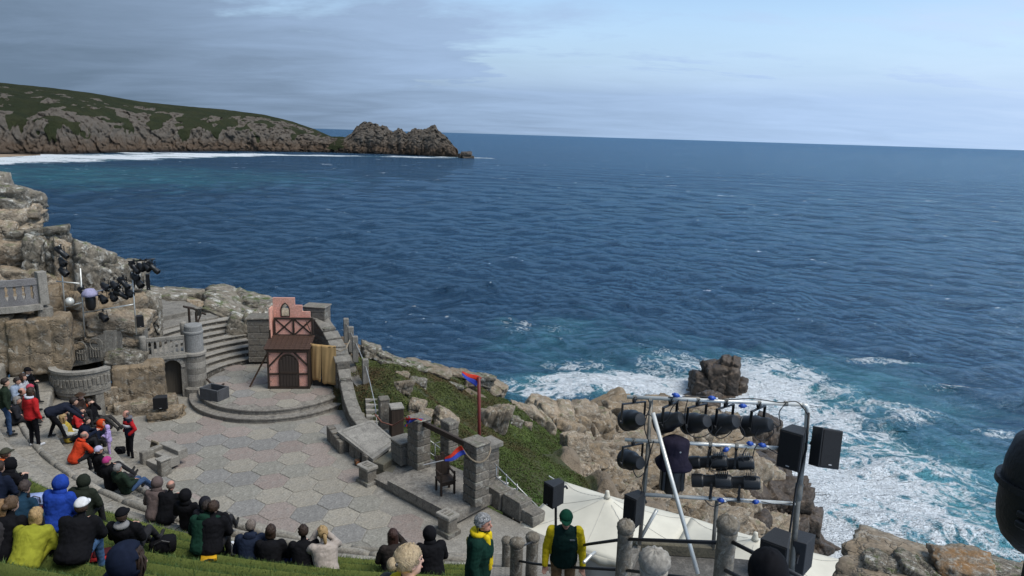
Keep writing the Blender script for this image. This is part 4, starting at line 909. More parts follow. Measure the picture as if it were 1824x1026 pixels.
for i in range(18):
    a = a0+(a1-a0)*(i+.5)/18; mb = MB(); w = .075; zz = zb_+.2
    pr = [(-w*1.5, zz), (w*1.5, zz), (w*.9, zz+.16), (w*1.3, zz+.3), (w*1.0, zz+.42), (w*1.5, zz+.52), (-w*1.5, zz+.52), (-w*1.0, zz+.42), (-w*1.3, zz+.3), (-w*.9, zz+.16)]
    M = Matrix(((-math.sin(a), 0, math.cos(a)), (math.cos(a), 0, math.sin(a)), (0, 1, 0))); q = barc(BR, a, 0); mb.prism(pr, -.05, .05, M=M, c=q); mb.build('baluster', GREYP, ub)
q = barc(BR, a1+.03, zb_); mb = MB(); mb.box((q.x, q.y, zb_+.55), (.32, .3, 1.25), a1, ch=.02); mb.build('end_post', CONC_LIGHT, ub)
mb = MB(); mb.box((q.x-.1, q.y+.1, zb_-.6), (.5, .5, .9), a1, ch=.06); mb.build('corbel', CONCRETE, ub)
for x_, y_ in ((8, 25.2), (-30, 25.0)):
    q = aty(x_, 600, y_); mb = MB(); mb.box((q.x, q.y, 3.1), (.38, .4, 2.5), .3, ch=.05); mb.build('support', CONC_LIGHT, ub)
# speaker on its stone, trough, seesaw of timber on the round stage
q = at(288, 750, 0); stn = thing('speaker_stone', 'rounded tan rock carrying a small loudspeaker by the left wall', 'rock', (q.x, q.y+.3, 0)); o = boulder(None, (0, 0, .12), (.6, .42, .36), 'block', (0, 0, .3), GT); o.parent = stn
def speaker(label, loc, size, rz, tilt=0., name='loudspeaker', grp=None, trap=.72, bracket=True):
    t = thing(name, label, 'speaker', loc, rz, grp); w, d, h = size; R = Matrix.Rotation(tilt, 3, 'X')
    mb = MB(); mb.prism([(-w/2, -d/2), (w/2, -d/2), (w/2*trap, d/2), (-w/2*trap, d/2)], -h/2, h/2, M=R); ob = mb.build('cabinet', plain('speaker_black', (.02, .021, .023), .55, 0, .35, 160, spec=.35), t)
    bv = ob.modifiers.new('bevel', 'BEVEL'); bv.width = min(w, h)*.03; bv.segments = 2
    mb = MB(); mb.box((0, -d/2-.006, 0), (w*.9, .012, h*.93), ch=.005); g = mb.build('grille', plain('speaker_grille', (.009, .009, .01), .7, .3, .6, 420), t); g.rotation_euler = (tilt, 0, 0)
    mb = MB(); mb.box((0, -d/2-.014, -h*.4), (w*.14, .006, .012)); g2 = mb.build('badge', plain('badge_grey', (.4, .4, .4), .4), t); g2.rotation_euler = (tilt, 0, 0)
    if bracket:
        mb = MB(); mb.tube([R @ Vector((0, d/2-.01, h*.12)), R @ Vector((0, d/2+.09, h*.12)), R @ Vector((0, d/2+.12, 0))], .018, 6); mb.build('bracket', BLACK, t)
    return t
speaker('small black loudspeaker standing on the tan rock by the left wall', (q.x-.02, q.y+.12, .72), (.52, .34, .46), .25, 0, bracket=False)
cb_ = [at(x, y, 0) for x, y in [(300, 728), (308, 735), (314, 732), (312, 738), (305, 741)]]
mb = MB(); mb.tube([v+Vector((0, 0, .02)) for v in cb_], .012, 5); tag(mb.build('speaker_cable', BLACK), 'black cable looped on the floor beside the small loudspeaker', 'cable')
p = at(380, 712, .4); tr = thing('stone_trough', 'dark grey rectangular trough at the left edge of the round stage', 'trough', (p.x, p.y+.15, .4), RAD(-22))
DG = stone('trough_grey', (.10, .105, .115), (.075, .078, .085), None, 4, 60, .3)
for (c_, s_) in [((0, -.28, .24), (.92, .07, .48)), ((0, .28, .24), (.92, .07, .48)), ((-.425, 0, .24), (.07, .488, .474)), ((.425, 0, .24), (.07, .488, .474))]:
    mb = MB(); mb.box(c_, s_, ch=.012); mb.build('side', DG, tr)
mb = MB(); mb.box((0, 0, .04), (.8, .5, .06)); mb.build('bottom', BLACK, tr)
tb = thing('timber_frame', 'small dark timber frame lying beside the turret on the round stage', 'frame', at(378, 690, .4))
for a_, b_ in [((-.3, .2, .28), (.1, -.12, .1)), ((.1, -.12, .1), (.42, -.1, .12)), ((.42, -.1, .12), (.44, .12, .12)), ((-.05, -.05, .03), (.4, -.1, .04))]:
    mb = MB(); mb.tube([a_, b_], .045, 5); mb.build('beam', DARKW, tb)
# ------------------------------------------------------------------ stage lamps
LBLK = plain('lamp_black', (.008, .0085, .0095), .42, .0, .25, 70, spec=.5); LENS = plain('lamp_lens', (.05, .055, .06), .12, 0, 0, 1, spec=.8)
LAMP_LIB = {}
def lamp_proto(kind):
    if kind in LAMP_LIB: return LAMP_LIB[kind]
    b = MB()
    if kind == 'par':   prof = [(.02, -.21), (.075, -.205), (.095, -.17), (.10, -.08), (.125, -.03), (.135, .0), (.135, .14), (.142, .145), (.142, .165), (.12, .165), (.115, .10)]
    else:               prof = [(.02, -.30), (.09, -.295), (.105, -.27), (.11, -.06), (.095, -.04), (.09, .12), (.105, .14), (.105, .30), (.085, .30), (.08, .25)]
    M = Matrix.Rotation(RAD(90), 3, 'X'); b.lathe(prof, n=20, M=M)          # axis along -Y
    if kind == 'profile':
        for k in range(6): b.box((0, .10+.028*k, .11), (.16, .012, .045))
    me_body = b.mesh('body'); autosmooth(me_body, 35); me_body.materials.append(LBLK)
    l = MB(); l.lathe([(.0, .0), (.08, .0), (.108 if kind == 'par' else .078, -.012)], n=20, M=M); me_lens = l.mesh('lens', True); me_lens.materials.append(LENS)
    y = MB(); w = .165 if kind == 'par' else .135; y.box((-w, 0, .10), (.012, .035, .26)); y.box((w, 0, .10), (.012, .035, .26)); y.box((0, 0, .234), (2*w+.012, .035, .012)); me_y = y.mesh('yoke'); me_y.materials.append(LBLK)
    c = MB(); c.box((0, 0, .28), (.04, .05, .08), ch=.008); c.tube([(0, -.03, .30), (0, .03, .30)], .03, 10); me_c = c.mesh('clamp'); me_c.materials.append(BLACK)
    f = MB(); rr = .145 if kind == 'par' else .108
    f.box((0, -.168 if kind == 'par' else -.30, 0), (rr*2.05, .014, rr*2.05)); f.lathe([(rr*.6, 0), (rr*.85, -.001)], n=4, M=M); me_f = f.mesh('colour_frame'); me_f.materials.append(LBLK)
    k = MB(); k.lathe([(.0, -.012), (.022, -.01), (.022, .012), (0, .014)], n=10, M=Matrix.Rotation(RAD(90), 3, 'Y'), c=(w+.02, 0, 0)); me_k = k.mesh('tilt_knob'); me_k.materials.append(BLACK)
    LAMP_LIB[kind] = (me_body, me_lens, me_y, me_c, me_k, me_f); return LAMP_LIB[kind]
def lamp(label, hook, aim_az, tilt, kind='par', s=1., group=None, up=False, frame=False):
    """a theatre lamp hanging below (or standing above) the tube at hook"""
    me_b, me_l, me_y, me_c, me_k, me_f = lamp_proto(kind)
    t = thing('stage_lamp', label, 'lamp', hook, aim_az, group); t.scale = (s, s, s)
    z = .30 if up else -.30; fl = (PI if up else 0.)
    link('yoke', me_y, None, t, (0, 0, z), (0, fl, 0)); link('clamp', me_c, None, t, (0, 0, z), (0, fl, 0))
    bd = link('body', me_b, None, t, (0, 0, z), (tilt, 0, 0)); link('lens', me_l, None, bd, (0, -.12 if kind == 'par' else -.27, 0)); link('tilt_knob', me_k, None, t, (0, 0, z))
    return t
def pole(name, label, cat, a, b, r=.024, mat=None, group=None):
    mb = MB(); mb.tube([a, b], r, 10); me = mb.mesh(name, True); o = link(name, me, mat or ALU); return tag(o, label, cat, group)
YS = 26.4
rk_ = thing('lighting_frame', 'pale scaffold tube frame carrying lamps on the left rocks', 'scaffold')
for a_, b_ in [((143, 478), (151, 600)), ((235, 485), (243, 596)), ((150, 523), (237, 507)), ((150, 557), (238, 542)), ((117, 547), (146, 539)), ((100, 501), (142, 505))]:
    mb = MB(); mb.tube([aty(*a_, YS), aty(*b_, YS)], .026, 8); mb.build('tube', ALU, rk_, True)
sp_ = thing('lamp_pole', 'thin scaffold pole with three lamps against the left boulders', 'scaffold'); mb = MB(); mb.tube([aty(106, 436, YS+.1), aty(118, 578, YS+.1)], .026, 8); mb.build('tube', ALU, sp_, True)
tp = thing('top_bar', 'dark bar on the left rocks with four lamps against the sea', 'scaffold'); mb = MB(); mb.tube([aty(228, 466, YS), aty(276, 461, YS)], .022, 8); mb.tube([aty(236, 466, YS), aty(240, 512, YS)], .022, 8); mb.build('tube', BLACK, tp, True)
lampsL = [((108, 436), 'top lamp of the three on the pole against the left boulders'), ((109, 453), 'middle lamp of the three on the pole against the left boulders'), ((112, 471), 'bottom lamp of the three on the pole against the left boulders'),
          ((238, 463), 'leftmost of four lamps on the dark bar against the sea'), ((250, 462), 'second of four lamps from the left on the dark bar'), ((260, 462), 'third of four lamps from the left on the dark bar'), ((271, 463), 'rightmost of four lamps on the dark bar against the sea'),
          ((239, 480), 'upper lamp close under the dark bar on the left rocks'), ((247, 491), 'lower lamp close under the dark bar on the left rocks'),
          ((148, 508), 'lamp at the left end of the pale scaffold frame'), ((186, 497), 'leftmost lamp above the upper tube of the pale frame'), ((203, 495), 'middle lamp above the upper tube of the pale frame'), ((219, 491), 'rightmost lamp above the upper tube of the pale frame'),
          ((182, 519), 'leftmost lamp hanging below the upper tube of the pale frame'), ((200, 515), 'second lamp hanging below the upper tube of the pale frame'), ((214, 511), 'third lamp hanging below the upper tube of the pale frame'), ((229, 508), 'rightmost lamp hanging below the upper tube of the pale frame'), ((183, 552), 'single lamp hanging from the lower tube of the pale frame')]
for i, (q, lb) in enumerate(lampsL):
    rr = random.Random(i); lamp(lb, aty(q[0], q[1], YS-.05), RAD(66+rr.uniform(-18, 18)), RAD(30+rr.uniform(-8, 8)), 'par' if i % 3 else 'profile', .98, 'lamps on the left rocks')
speaker('small black loudspeaker fixed to the right post of the pale frame', aty(249, 572, YS), (.26, .24, .46), .6)
speaker('small black loudspeaker hanging at the right end of the dark bar', aty(264, 502, YS), (.14, .2, .6), .4)
cv = thing('covered_lamp', 'moving lamp under a pale lilac cover on the left frame', 'lamp', aty(160, 524, YS-.15)); mb = MB(); mb.lathe([(.30, -.06), (.26, .05), (.15, .20), (.05, .22), (0, .22)], n=14, flute=.06, fn=5); mb.build('cover', cloth((.30, .29, .42)), cv, True)
mb = MB(); mb.lathe([(.10, -.62), (.17, -.5), (.19, -.2), (.17, -.04)], n=12); mb.build('body', LBLK, cv, True)
fd = thing('floodlight', 'round white-faced floodlight on the left scaffold pole', 'lamp', aty(124, 537, YS-.1), RAD(40)); mb = MB(); M = Matrix.Rotation(RAD(90), 3, 'X'); mb.lathe([(.05, .14), (.13, .1), (.16, 0), (.16, -.03)], n=18, M=Matrix.Rotation(RAD(90), 3, 'X')); mb.build('shell', ALU, fd, True); mb = MB(); mb.lathe([(.0, 0), (.125, .0), (.13, .02)], n=18, M=M, c=(0, -.04, 0)); mb.build('face', plain('white_face', (.55, .55, .5), .3), fd)
# ================================================================== THE PINK HUT
PINK = stone('pink_paint', (.85, .44, .335), (.78, .385, .29), (.86, .51, .41), 3., 30, .2, rnd=.06)
FL, FR = at(478, 693, .4), at(552, 693, .4); W_ = (FR-FL).length; RZ = math.atan2(FR.y-FL.y, FR.x-FL.x)
hut = thing('stage_hut', 'pink timber-framed stage hut with an arched door on the round stage', 'stage set', FL, RZ)
def hb(name, c, s, mat, rot=None, ch=.006, par=None):
    mb = MB(); mb.box((0, 0, 0), s, ch=ch); o = mb.build(name, mat, par or hut, loc=c); o.rotation_euler = rot or (0, 0, 0); return o
LH, DP = 1.66, 1.1
hb('front_wall', (W_/2, .06, LH/2+.05), (W_-.04, .08, LH-.1), PINK)
hb('side_wall', (.05, DP/2+.1, LH/2), (.08, DP-.1, LH), PINK); hb('side_wall', (W_-.05, DP/2+.1, LH/2), (.08, DP-.1, LH), DARKW)
hb('sill', (W_/2, .0, .06), (W_+.02, .1, .13), DARKW)
for x in (.035, W_-.035): hb('corner_post', (x, -.005, LH/2+.04), (.07, .10, LH-.08), DARKW)
dw = .40; dcx = W_/2+.02
for x0, x1 in ((.07, dcx-dw), (dcx+dw, W_-.07)): hb('rail', ((x0+x1)/2, .0, .66), (x1-x0, .07, .07), DARKW)
for sgn in (-1, 1):
    a = Vector((dcx+sgn*.22, 1.60)); b = Vector((dcx+sgn*(W_/2-.04), .98)); m = (a+b)/2; L = (b-a).length; ang = math.atan2(b.y-a.y, b.x-a.x); hb('brace', (m.x, .003, m.y), (L, .06, .07), DARKW, (0, -ang, 0))
hb('header', (W_/2, -.01, LH-.02), (W_+.02, .11, .10), DARKW)
pts = [(dcx-.36, .12), (dcx+.36, .12), (dcx+.36, 1.12)]+[(dcx+.36*math.cos(a), 1.12+.36*math.sin(a)) for a in np.linspace(0, PI, 13)][1:-1]+[(dcx-.36, 1.12)]
Mx = Matrix(((1, 0, 0), (0, 0, 1), (0, 1, 0)))

mb = MB(); mb.prism([(x, z) for x, z in pts], -.035, .02, M=Mx); dr = mb.build('door', DARKW, hut)
for i in range(6):
    x = dcx-.30+i*.12; top = 1.12+math.sqrt(max(0, .33**2-(x-dcx)**2)); hb('plank', (x, -.045, (.14+top)/2), (.108, .02, top-.14), wood('door_plank', (.03, .023, .019), (.06, .045, .036)), par=dr, ch=.01)
for z in (.72,): hb('crossbar', (dcx, -.06, z), (.68, .022, .09), DARKW, par=dr)
mb = MB(); mb.tube([(dcx+.375*math.cos(a), -.03, 1.12+.40*math.sin(a)) for a in np.linspace(0, PI, 17)], .035, 6); mb.build('arch_frame', DARKW, hut)
for x in (dcx-.38, dcx+.38): hb('jamb', (x, -.01, .62), (.05, .09, 1.0), DARKW)
for (x, z) in ((.12, .33), (.12, .86), (.12, 1.5)): hb('bolt', (x, .01, z), (.035, .02, .035), DARKW)
# lean-to roof with courses of boards
roof = hb('roof', (W_/2-.02, .52, LH+.19), (W_+.10, 1.18, .06), BROWNW, (RAD(14), 0, 0))
for i in range(7):
    for j in range(9):
        rr = random.Random(i*11+j); hb('shingle', (-.83+j*.2075+rr.uniform(-.008, .008), -.53+i*.165, .04+rr.uniform(-.002, .004)), (.196, .18, .022), wood('shingle', (.04, .022, .016), (.085, .047, .032), (8, 1.5, 8)), (RAD(-4), 0, 0), .004, roof)
# gallery front with crossed braces
gz0, gz1, gy = LH+.33, LH+1.12, 1.08; gx0, gx1 = .10, W_-.02
hb('gallery_wall', ((gx0+gx1)/2, gy, (gz0+gz1)/2), (gx1-gx0, .06, gz1-gz0), PINK)
for z in (gz0+.03, gz1-.03): hb('gallery_rail', ((gx0+gx1)/2, gy-.03, z), (gx1-gx0+.04, .08, .075), DARKW)
for x in (gx0, (gx0+gx1)/2, gx1): hb('gallery_post', (x, gy-.03, (gz0+gz1)/2), (.075, .085, gz1-gz0-.14), DARKW)
for i in range(2):
    xa = gx0+(gx1-gx0)*i/2+.04; xb = gx0+(gx1-gx0)*(i+1)/2-.04
    for za, zb in ((gz0+.07, gz1-.07), (gz1-.07, gz0+.07)):
        L = math.hypot(xb-xa, zb-za); hb('cross_brace', ((xa+xb)/2, gy-.035-(.012 if za < zb else 0), (za+zb)/2), (L, .04, .06), DARKW, (0, -math.atan2(zb-za, xb-xa), 0))
# stepped gable with a pointed window
wz0, wz1, wx, ww = gz1+.02, gz1+.50, .52, .17
arc = [(ww, wz0), (ww, wz0+.30), (ww*.86, wz0+.40), (ww*.5, wz0+.50), (0, wz0+.575)]
gl = [(.02, gz0), (wx, gz0), (wx, wz0)]+[(wx-a, z) for a, z in arc]+[(wx, gz1+.82), (.02, gz1+.82)]
gr_ = [(wx, gz0), (gx1-.12, gz0), (gx1-.12, gz1+.22), (1.22, gz1+.22), (1.22, gz1+.50), (.92, gz1+.50), (.92, gz1+.82), (wx, gz1+.82)]+[(wx+a, z) for a, z in reversed(arc)]+[(wx, wz0)]
mb = MB()
for poly in (gl, gr_):
    n = len(poly); vs = [(x, 1.22, z) for x, z in poly]+[(x, 1.30, z) for x, z in poly]
    ar = sum(poly[i][0]*poly[(i+1) % n][1]-poly[(i+1) % n][0]*poly[i][1] for i in range(n)); idx = list(range(n)) if ar > 0 else list(reversed(range(n)))
    mb.add(vs, [tuple(idx), tuple(n+i for i in reversed(idx))]+[(idx[i], idx[i]+n, idx[(i+1) % n]+n, idx[(i+1) % n]) for i in range(n)])
gb = mb.build('gable', PINK, hut)
bmx = bmesh.new(); bmx.from_mesh(gb.data); bmesh.ops.recalc_face_normals(bmx, faces=bmx.faces[:]); bmesh.ops.triangulate(bmx, faces=[f for f in bmx.faces if len(f.verts) > 4]); bmx.to_mesh(gb.data); bmx.free()
path = [(wx-a, 1.21, z) for a, z in arc]+[(wx+a, 1.21, z) for a, z in reversed(arc[:-1])]+[(wx-ww, 1.21, wz0)]
mb = MB(); mb.tube(path, .028, 6); mb.build('window_frame', DARKW, hut)
hb('return_wall', (-.02, .98, gz0+.40), (.05, .50, 1.7), PINK, par=hut); hb('return_post', (-.03, .74, gz0-.05), (.07, .06, .8), DARKW)
hb('return_post', (-.03, 1.22, gz0+.3), (.075, .06, 1.5), DARKW); hb('flagstick', (gx1-.12, gy-.14, gz0+.36), (.03, .03, .75), DARKW, (0, -.35, 0))
pol = thing('leaning_prop', 'long brown timber prop leaning against the left of the pink hut', 'pole'); mb = MB(); mb.tube([at(445, 689, .42), aty(480, 622, 28.0)], .04, 6); mb.build('shaft', BROWNW, pol)
# curtain
cu = thing('curtain', 'pale brown curtain hung between the pink hut and the wall', 'curtain', (0, 0, 0))
tan = plain('curtain_cloth', (.46, .30, .135), .9, 0, .3, 9, .05, .1, 3)
def curtain(x0, x1, yT, zt, zb_, seed, flare):
    n, m_ = 60, 14; vs = []; a, b = Vector((x0[0], x0[1])), Vector((x1[0], x1[1])); L = (b-a).length; nn = Vector((-(b-a).y, (b-a).x)).normalized()
    for j in range(m_+1):
        t = j/m_
        for i in range(n+1):
            u = i/n; q = a+(b-a)*(u*(1-flare*t)+flare*t*.5*(1 if seed == 1 else 0)); w = .035*(.35+t*.8)*(math.sin(u*L*10+seed+1.8*math.sin(u*4+t*1.5))+.35*math.sin(u*L*27+2*seed+t*3))+.05*t*math.sin(u*5+seed)
            vs.append((q.x+nn.x*w, q.y+nn.y*w, zt+(zb_-zt)*t-.03*math.sin(u*9)*t))
    mb = MB(); mb.add(vs, [(j*(n+1)+i, j*(n+1)+i+1, (j+1)*(n+1)+i+1, (j+1)*(n+1)+i) for j in range(m_) for i in range(n)]); return mb
c0, c1 = aty(553, 618, 28.25), aty(598, 618, 28.0); cm = c0.lerp(c1, .42)
for (a, b, sd, fl_) in ((c0, cm, 1, .12), (cm, c1, 2, .02)):
    o = curtain(a, b, 0, 2.28, .62 if sd == 2 else .70, sd, fl_).build('drape', tan, cu, True); so = o.modifiers.new('thick', 'SOLIDIFY'); so.thickness = .012
mb = MB(); mb.tube([c0+Vector((0, 0, .0)), c1+Vector((.05, 0, 0))], .018, 6); mb.build('rail', BLACK, cu)
ds = thing('stage_box_dark', 'low black box behind the curtain hem', 'box', (0, 0, 0)); q0, q1 = at(558, 690, .4), at(598, 688, .4)
mb = MB(); mb.box(((q0.x+q1.x)/2, q0.y+.25, .53), (1.0, .2, .26), ch=.01); mb.build('panel', BLACK, ds)
# rope slung along the wall top
rope = plain('rope', (.22, .18, .13), .9, 0, .5, 200)
mb = MB(); mb.tube([aty(596, 622, 28.2), aty(606, 626, 28.0), aty(616, 621, 28.1), aty(623, 606, 28.8)], .025, 6); tag(mb.build('rope', rope), 'rope looped over the coping of the curved wall', 'rope')
# ================================================================== PATH, POSTS AND STEPS RIGHT OF THE WALL
pa_ = tag(bpy.data.objects.new('cliff_path', None), kind='structure'); COL.objects.link(pa_)
pts = [aty(616, 612, 31.), aty(630, 640, 29.6), aty(645, 680, 28.0), at(668, 700, .55), at(648, 702, .55), aty(628, 680, 28.0), aty(614, 650, 29.4), aty(606, 625, 30.8)]
mb = MB(); vs = [tuple(p) for p in pts]; lo = [(p[0], p[1], p[2]-1.6) for p in vs]; n = len(vs); mb.add(vs+lo, [tuple(reversed(range(n)))]+[(i, (i+1) % n, (i+1) % n+n, i+n) for i in range(n)]); mb.build('paving', CONCRETE, pa_)
p0, p1 = at(664, 705, .50), at(668, 752, -.05); dd = (p1-p0); dd.z = 0
for i in range(7):
    c = p0+dd*((i+.5)/7); mb = MB(); mb.box((0, 0, 0), (.62, dd.length/7+.10, .5), ch=.015, jit=.004, seed=i); mb.build('step', CONC_LIGHT, pa_, loc=(c.x, c.y, .45-i*.155-.25), rot=(0, 0, math.atan2(dd.y, dd.x)+PI/2))
post_spots = [((617, 606), 31.4, 'farthest'), ((625, 622), 30.2, 'second farthest'), ((633, 640), 29.2, 'second nearest'), ((651, 682), 27.9, 'nearest')]
tops = {}
for i, (q, y, w) in enumerate(post_spots):
    p = aty(q[0], q[1], y); o = thing('path_post', w+' square stone post along the path above the green slope', 'post', p, .3, 'posts along the cliff path')
    mb = MB(); mb.box((0, 0, .46), (.24, .24, 1.15), ch=.025, jit=.01, seed=i); mb.build('shaft', CONCRETE, o); tops[i] = p+Vector((0, 0, .8))
mb = MB(); mb.tube([tops[0], tops[1]], .02, 6); mb.tube([tops[1], tops[2]], .02, 6); mb.tube([tops[2], tops[3]], .02, 6); mb.tube([tops[3], tops[3]+Vector((.35, -.9, -.35)), aty(668, 720, 25.6), aty(672, 760, 24.6)], .02, 6); tag(mb.build('path_rail', STEEL), 'thin metal rail running from post to post along the cliff path', 'rail')
# dark sheds and low posts behind the slab
for (px, py, y, w, h, d_, lb, mt) in [(684, 735, 25.2, .36, 1.25, .4, 'grey stone post with a flat top behind the sloping slab', WALLSTONE), (706, 748, 24.6, .46, 1.2, .5, 'tall dark cabinet with a pale lid left of the gate', DARKW)]:
    p = aty(px, py, y); o = thing('cabinet', lb, 'cabinet', (p.x, p.y, p.z), .35); mb = MB(); mb.box((0, 0, -.1), (w, d_, h), ch=.02); mb.build('body', mt, o); mb = MB(); mb.box((0, 0, h/2-.06), (w*1.08, d_*1.08, .08), ch=.02); mb.build('lid', CONC_LIGHT if px > 700 else WALLSTONE, o)
mb = MB(); pr = [aty(668, 738, 24.6), aty(680, 752, 24.4), aty(700, 758, 24.1), aty(722, 745, 23.2)]; mb.tube(pr, .03, 6); tag(mb.build('slung_rope', plain('red_rope', (.16, .07, .05), .9)), 'dark rope slung from the path rail to the gate pillar', 'rope')
# sloping carved slab on piers
sl = thing('carved_slab', 'broad pale stone slab on low arched piers right of the stage', 'stone table')
A_, B_, C_, D_ = at(600, 768, .62), at(662, 748, .70), at(706, 786, .62), at(664, 818, .52)
mb = MB(); dn = Vector((0, 0, -.10)); mb.add([A_, B_, C_, D_, A_+dn, B_+dn, C_+dn, D_+dn], [(3, 2, 1, 0), (4, 5, 6, 7), (0, 1, 5, 4), (1, 2, 6, 5), (2, 3, 7, 6), (3, 0, 4, 7)]); o = mb.build('top_slab', CONC_LIGHT, sl)
ct = (A_+B_+C_+D_)/4; up = (B_-A_).cross(D_-A_).normalized(); up = up if up.z > 0 else -up
mb = MB(); ins = [ct+(q-ct)*.86+up*.006 for q in (A_, B_, C_, D_)]; i2 = [ct+(q-ct)*.84+up*.006 for q in (A_, B_, C_, D_)]
mb.add([q+up*.006 for q in ins]+[q+up*.006 for q in i2], [(0, 1, 5, 4), (1, 2, 6, 5), (2, 3, 7, 6), (3, 0, 4, 7)]); mb.build('border', CONCRETE, sl)
for i in range(4):
    q = A_.lerp(D_, (i+.3)/3.7); inn = (ct-q); inn.z = 0; inn = inn.normalized()*.22; mb = MB(); mb.box((0, 0, 0), (.34, .34, .62), ch=.03, jit=.02, seed=i); mb.build('pier', WALLSTONE, sl, loc=(q.x+inn.x, q.y+inn.y, .20), rot=(0, 0, math.atan2((D_-A_).y, (D_-A_).x)))
m0 = MB(); m0.prism([(p.x, p.y) for p in [ct+(q-ct)*.72 for q in (A_, B_, C_, D_)]], -.1, .46); m0.build('shade_core', plain('dark_void', (.02, .018, .016), .9), sl)  # solid near-black fill painted as the shade between the piers
for i in range(4):
    q = at(590+i*6, 772+i*6, .35); mb = MB(); mb.box((0, 0, 0), (.26, .3, .75-.09*i), ch=.02); mb.build('end_fin', WALLSTONE, sl, loc=(q.x-.02, q.y+.1, .2), rot=(0, 0, .6))
for i, (z, w) in enumerate(((.42, .0), (.2, .42))):
    a, b = D_.lerp(C_, .02), D_.lerp(C_, .98); nv = Vector(((b-a).y, -(b-a).x, 0)).normalized(); c = (a+b)/2+nv*(.2+w); mb = MB(); mb.box((0, 0, 0), ((b-a).length, .44, z+.1), ch=.02, jit=.006, seed=i); mb.build('step', stone('step_olive', (.20, .18, .13), (.155, .14, .105), None, 2, 24, .6), sl, loc=(c.x, c.y, (z-.1)/2), rot=(0, 0, math.atan2((b-a).y, (b-a).x)))
# lanterns tucked under the slab
for i, (px, py) in enumerate([(617, 800), (637, 828)]):
    p = at(px, py, .0); o = thing('floor_lantern', ('left' if i == 0 else 'right')+' of two small brown floor lamps under the pale slab', 'lamp', p, .4); mb = MB(); mb.box((0, 0, .1), (.2, .16, .2), ch=.03); mb.build('case', BROWNW, o); mb = MB(); mb.lathe([(.07, 0), (.06, .02)], (0, -.085, .1), 10, M=Matrix.Rotation(RAD(90), 3, 'X')); mb.build('glass', plain('amber', (.35, .13, .05), .4), o)
# carved pedestals
for i, (px, py, lb) in enumerate([(655, 860, 'carved stone pedestal beside the pale slab steps'), (797, 949, 'carved stone pedestal at the front corner of the gate platform')]):
    p = at(px, py, 0); o = thing('stone_pedestal', lb, 'pedestal', p, RAD(-42)); k = 1 if i == 0 else .98
    mb = MB(); mb.box((0, 0, .07*k), (.62*k, .5*k, .15*k), ch=.02, jit=.008, seed=i); mb.build('foot', WALLSTONE, o)
    mb = MB(); mb.box((0, 0, .33*k), (.46*k, .36*k, .40*k), ch=.02, jit=.008, seed=i+4); mb.build('shaft', WALLSTONE, o)
    mb = MB(); mb.box((0, 0, .57*k), (.56*k, .44*k, .11*k), ch=.02, jit=.006, seed=i+8); cp = mb.build('cap', CONC_LIGHT, o)
    for j in range(3): mb = MB(); mb.box((-.13*k+.13*k*j, 0, .63*k), (.08, .22, .014)); mb.build('carving', WALLSTONE, cp)
# ------------------------------------------------------------------ gate platform
gp = tag(bpy.data.objects.new('gate_platform', None), kind='structure'); COL.objects.link(gp)
def quad_prism(name, pts, z0, z1, mat, par):
    mb = MB(); mb.prism([(p.x, p.y) for p in pts], z0, z1); return mb.build(name, mat, par)
u_ = (at(785, 926, 0)-at(662, 860, 0)); u_.z = 0; L_ = u_.length; u_.normalize(); v_ = Vector((-u_.y, u_.x, 0)); v_ = v_ if v_.y > 0 else -v_
o0 = at(662, 860, 0)
quad_prism('lower_step', [o0, o0+u_*L_, o0+u_*(L_+.0)+v_*2.2, o0+v_*2.2], -.3, .2, step_mat, gp)
q0 = at(690, 856, .4); quad_prism('upper_step', [q0, q0+u_*(L_-.28), q0+u_*(L_-.28)+v_*2.1, q0+v_*2.1], .1, .4, step_mat, gp)
gl_ = at(737, 833, .4); gr2 = at(838, 898, .4); grz = math.atan2((gr2-gl_).y, (gr2-gl_).x)
for p, h, lb, sd in ((gl_, 1.62, 'left rough stone gate pillar with a red and blue flag', 21), (gr2, 1.88, 'right rough stone gate pillar with a rope round its top', 33)):
    o = thing('gate_pillar', lb, 'pillar', p+v_*.22, grz); block_pillar(o, (0, 0, 0), .60, .52, h, 0, .27, cap=.06, seed=sd)
g1, g2 = gl_+v_*.22+Vector((0, 0, 1.55)), gr2+v_*.22+Vector((0, 0, 1.66)); dv = g2-g1
mb = MB(); mb.box((0, 0, 0), (dv.length-.3, .10, .17), ch=.01); bm_ = mb.build('gate_beam', DARKW, None, loc=(g1+g2)/2+v_*-.02, rot=(0, -math.atan2(dv.z, math.hypot(dv.x, dv.y)), grz)); tag(bm_, 'dark timber beam spanning the two gate pillars', 'beam')
mb = MB(); c_ = gr2+v_*.22; mb.tube([c_+Vector((.40*math.cos(a), .38*math.sin(a), 1.55+.13*math.sin(2*a+1))) for a in np.linspace(0, 4*PI, 40)], .022, 6); tag(mb.build('pillar_rope', rope), 'rope wound round the top of the right gate pillar', 'rope')
o = thing('gate_wing', 'low square stone block beside the left gate pillar', 'wall block', at(706, 826, .3)+v_*.3, grz); block_pillar(o, (0, 0, 0), .62, .6, .75, 0, .3, seed=41, cap=.05, mat=CONCRETE)
o = thing('back_pier', 'stepped stone pier behind the right gate pillar', 'pillar', aty(872, 858, 20.6), grz); block_pillar(o, (0, 0, -.3), .42, .42, 1.55, 0, .28, seed=43); mb = MB(); mb.box((0, 0, 1.32), (.62, .56, .16), ch=.02); mb.build('cap_stone', CONCRETE, o)
o = thing('far_pier', 'stone pier seen through the gate near its right pillar', 'pillar', aty(800, 800, 21.5), grz); block_pillar(o, (0, 0, -.35), .5, .4, 1.35, 0, .28, seed=44)
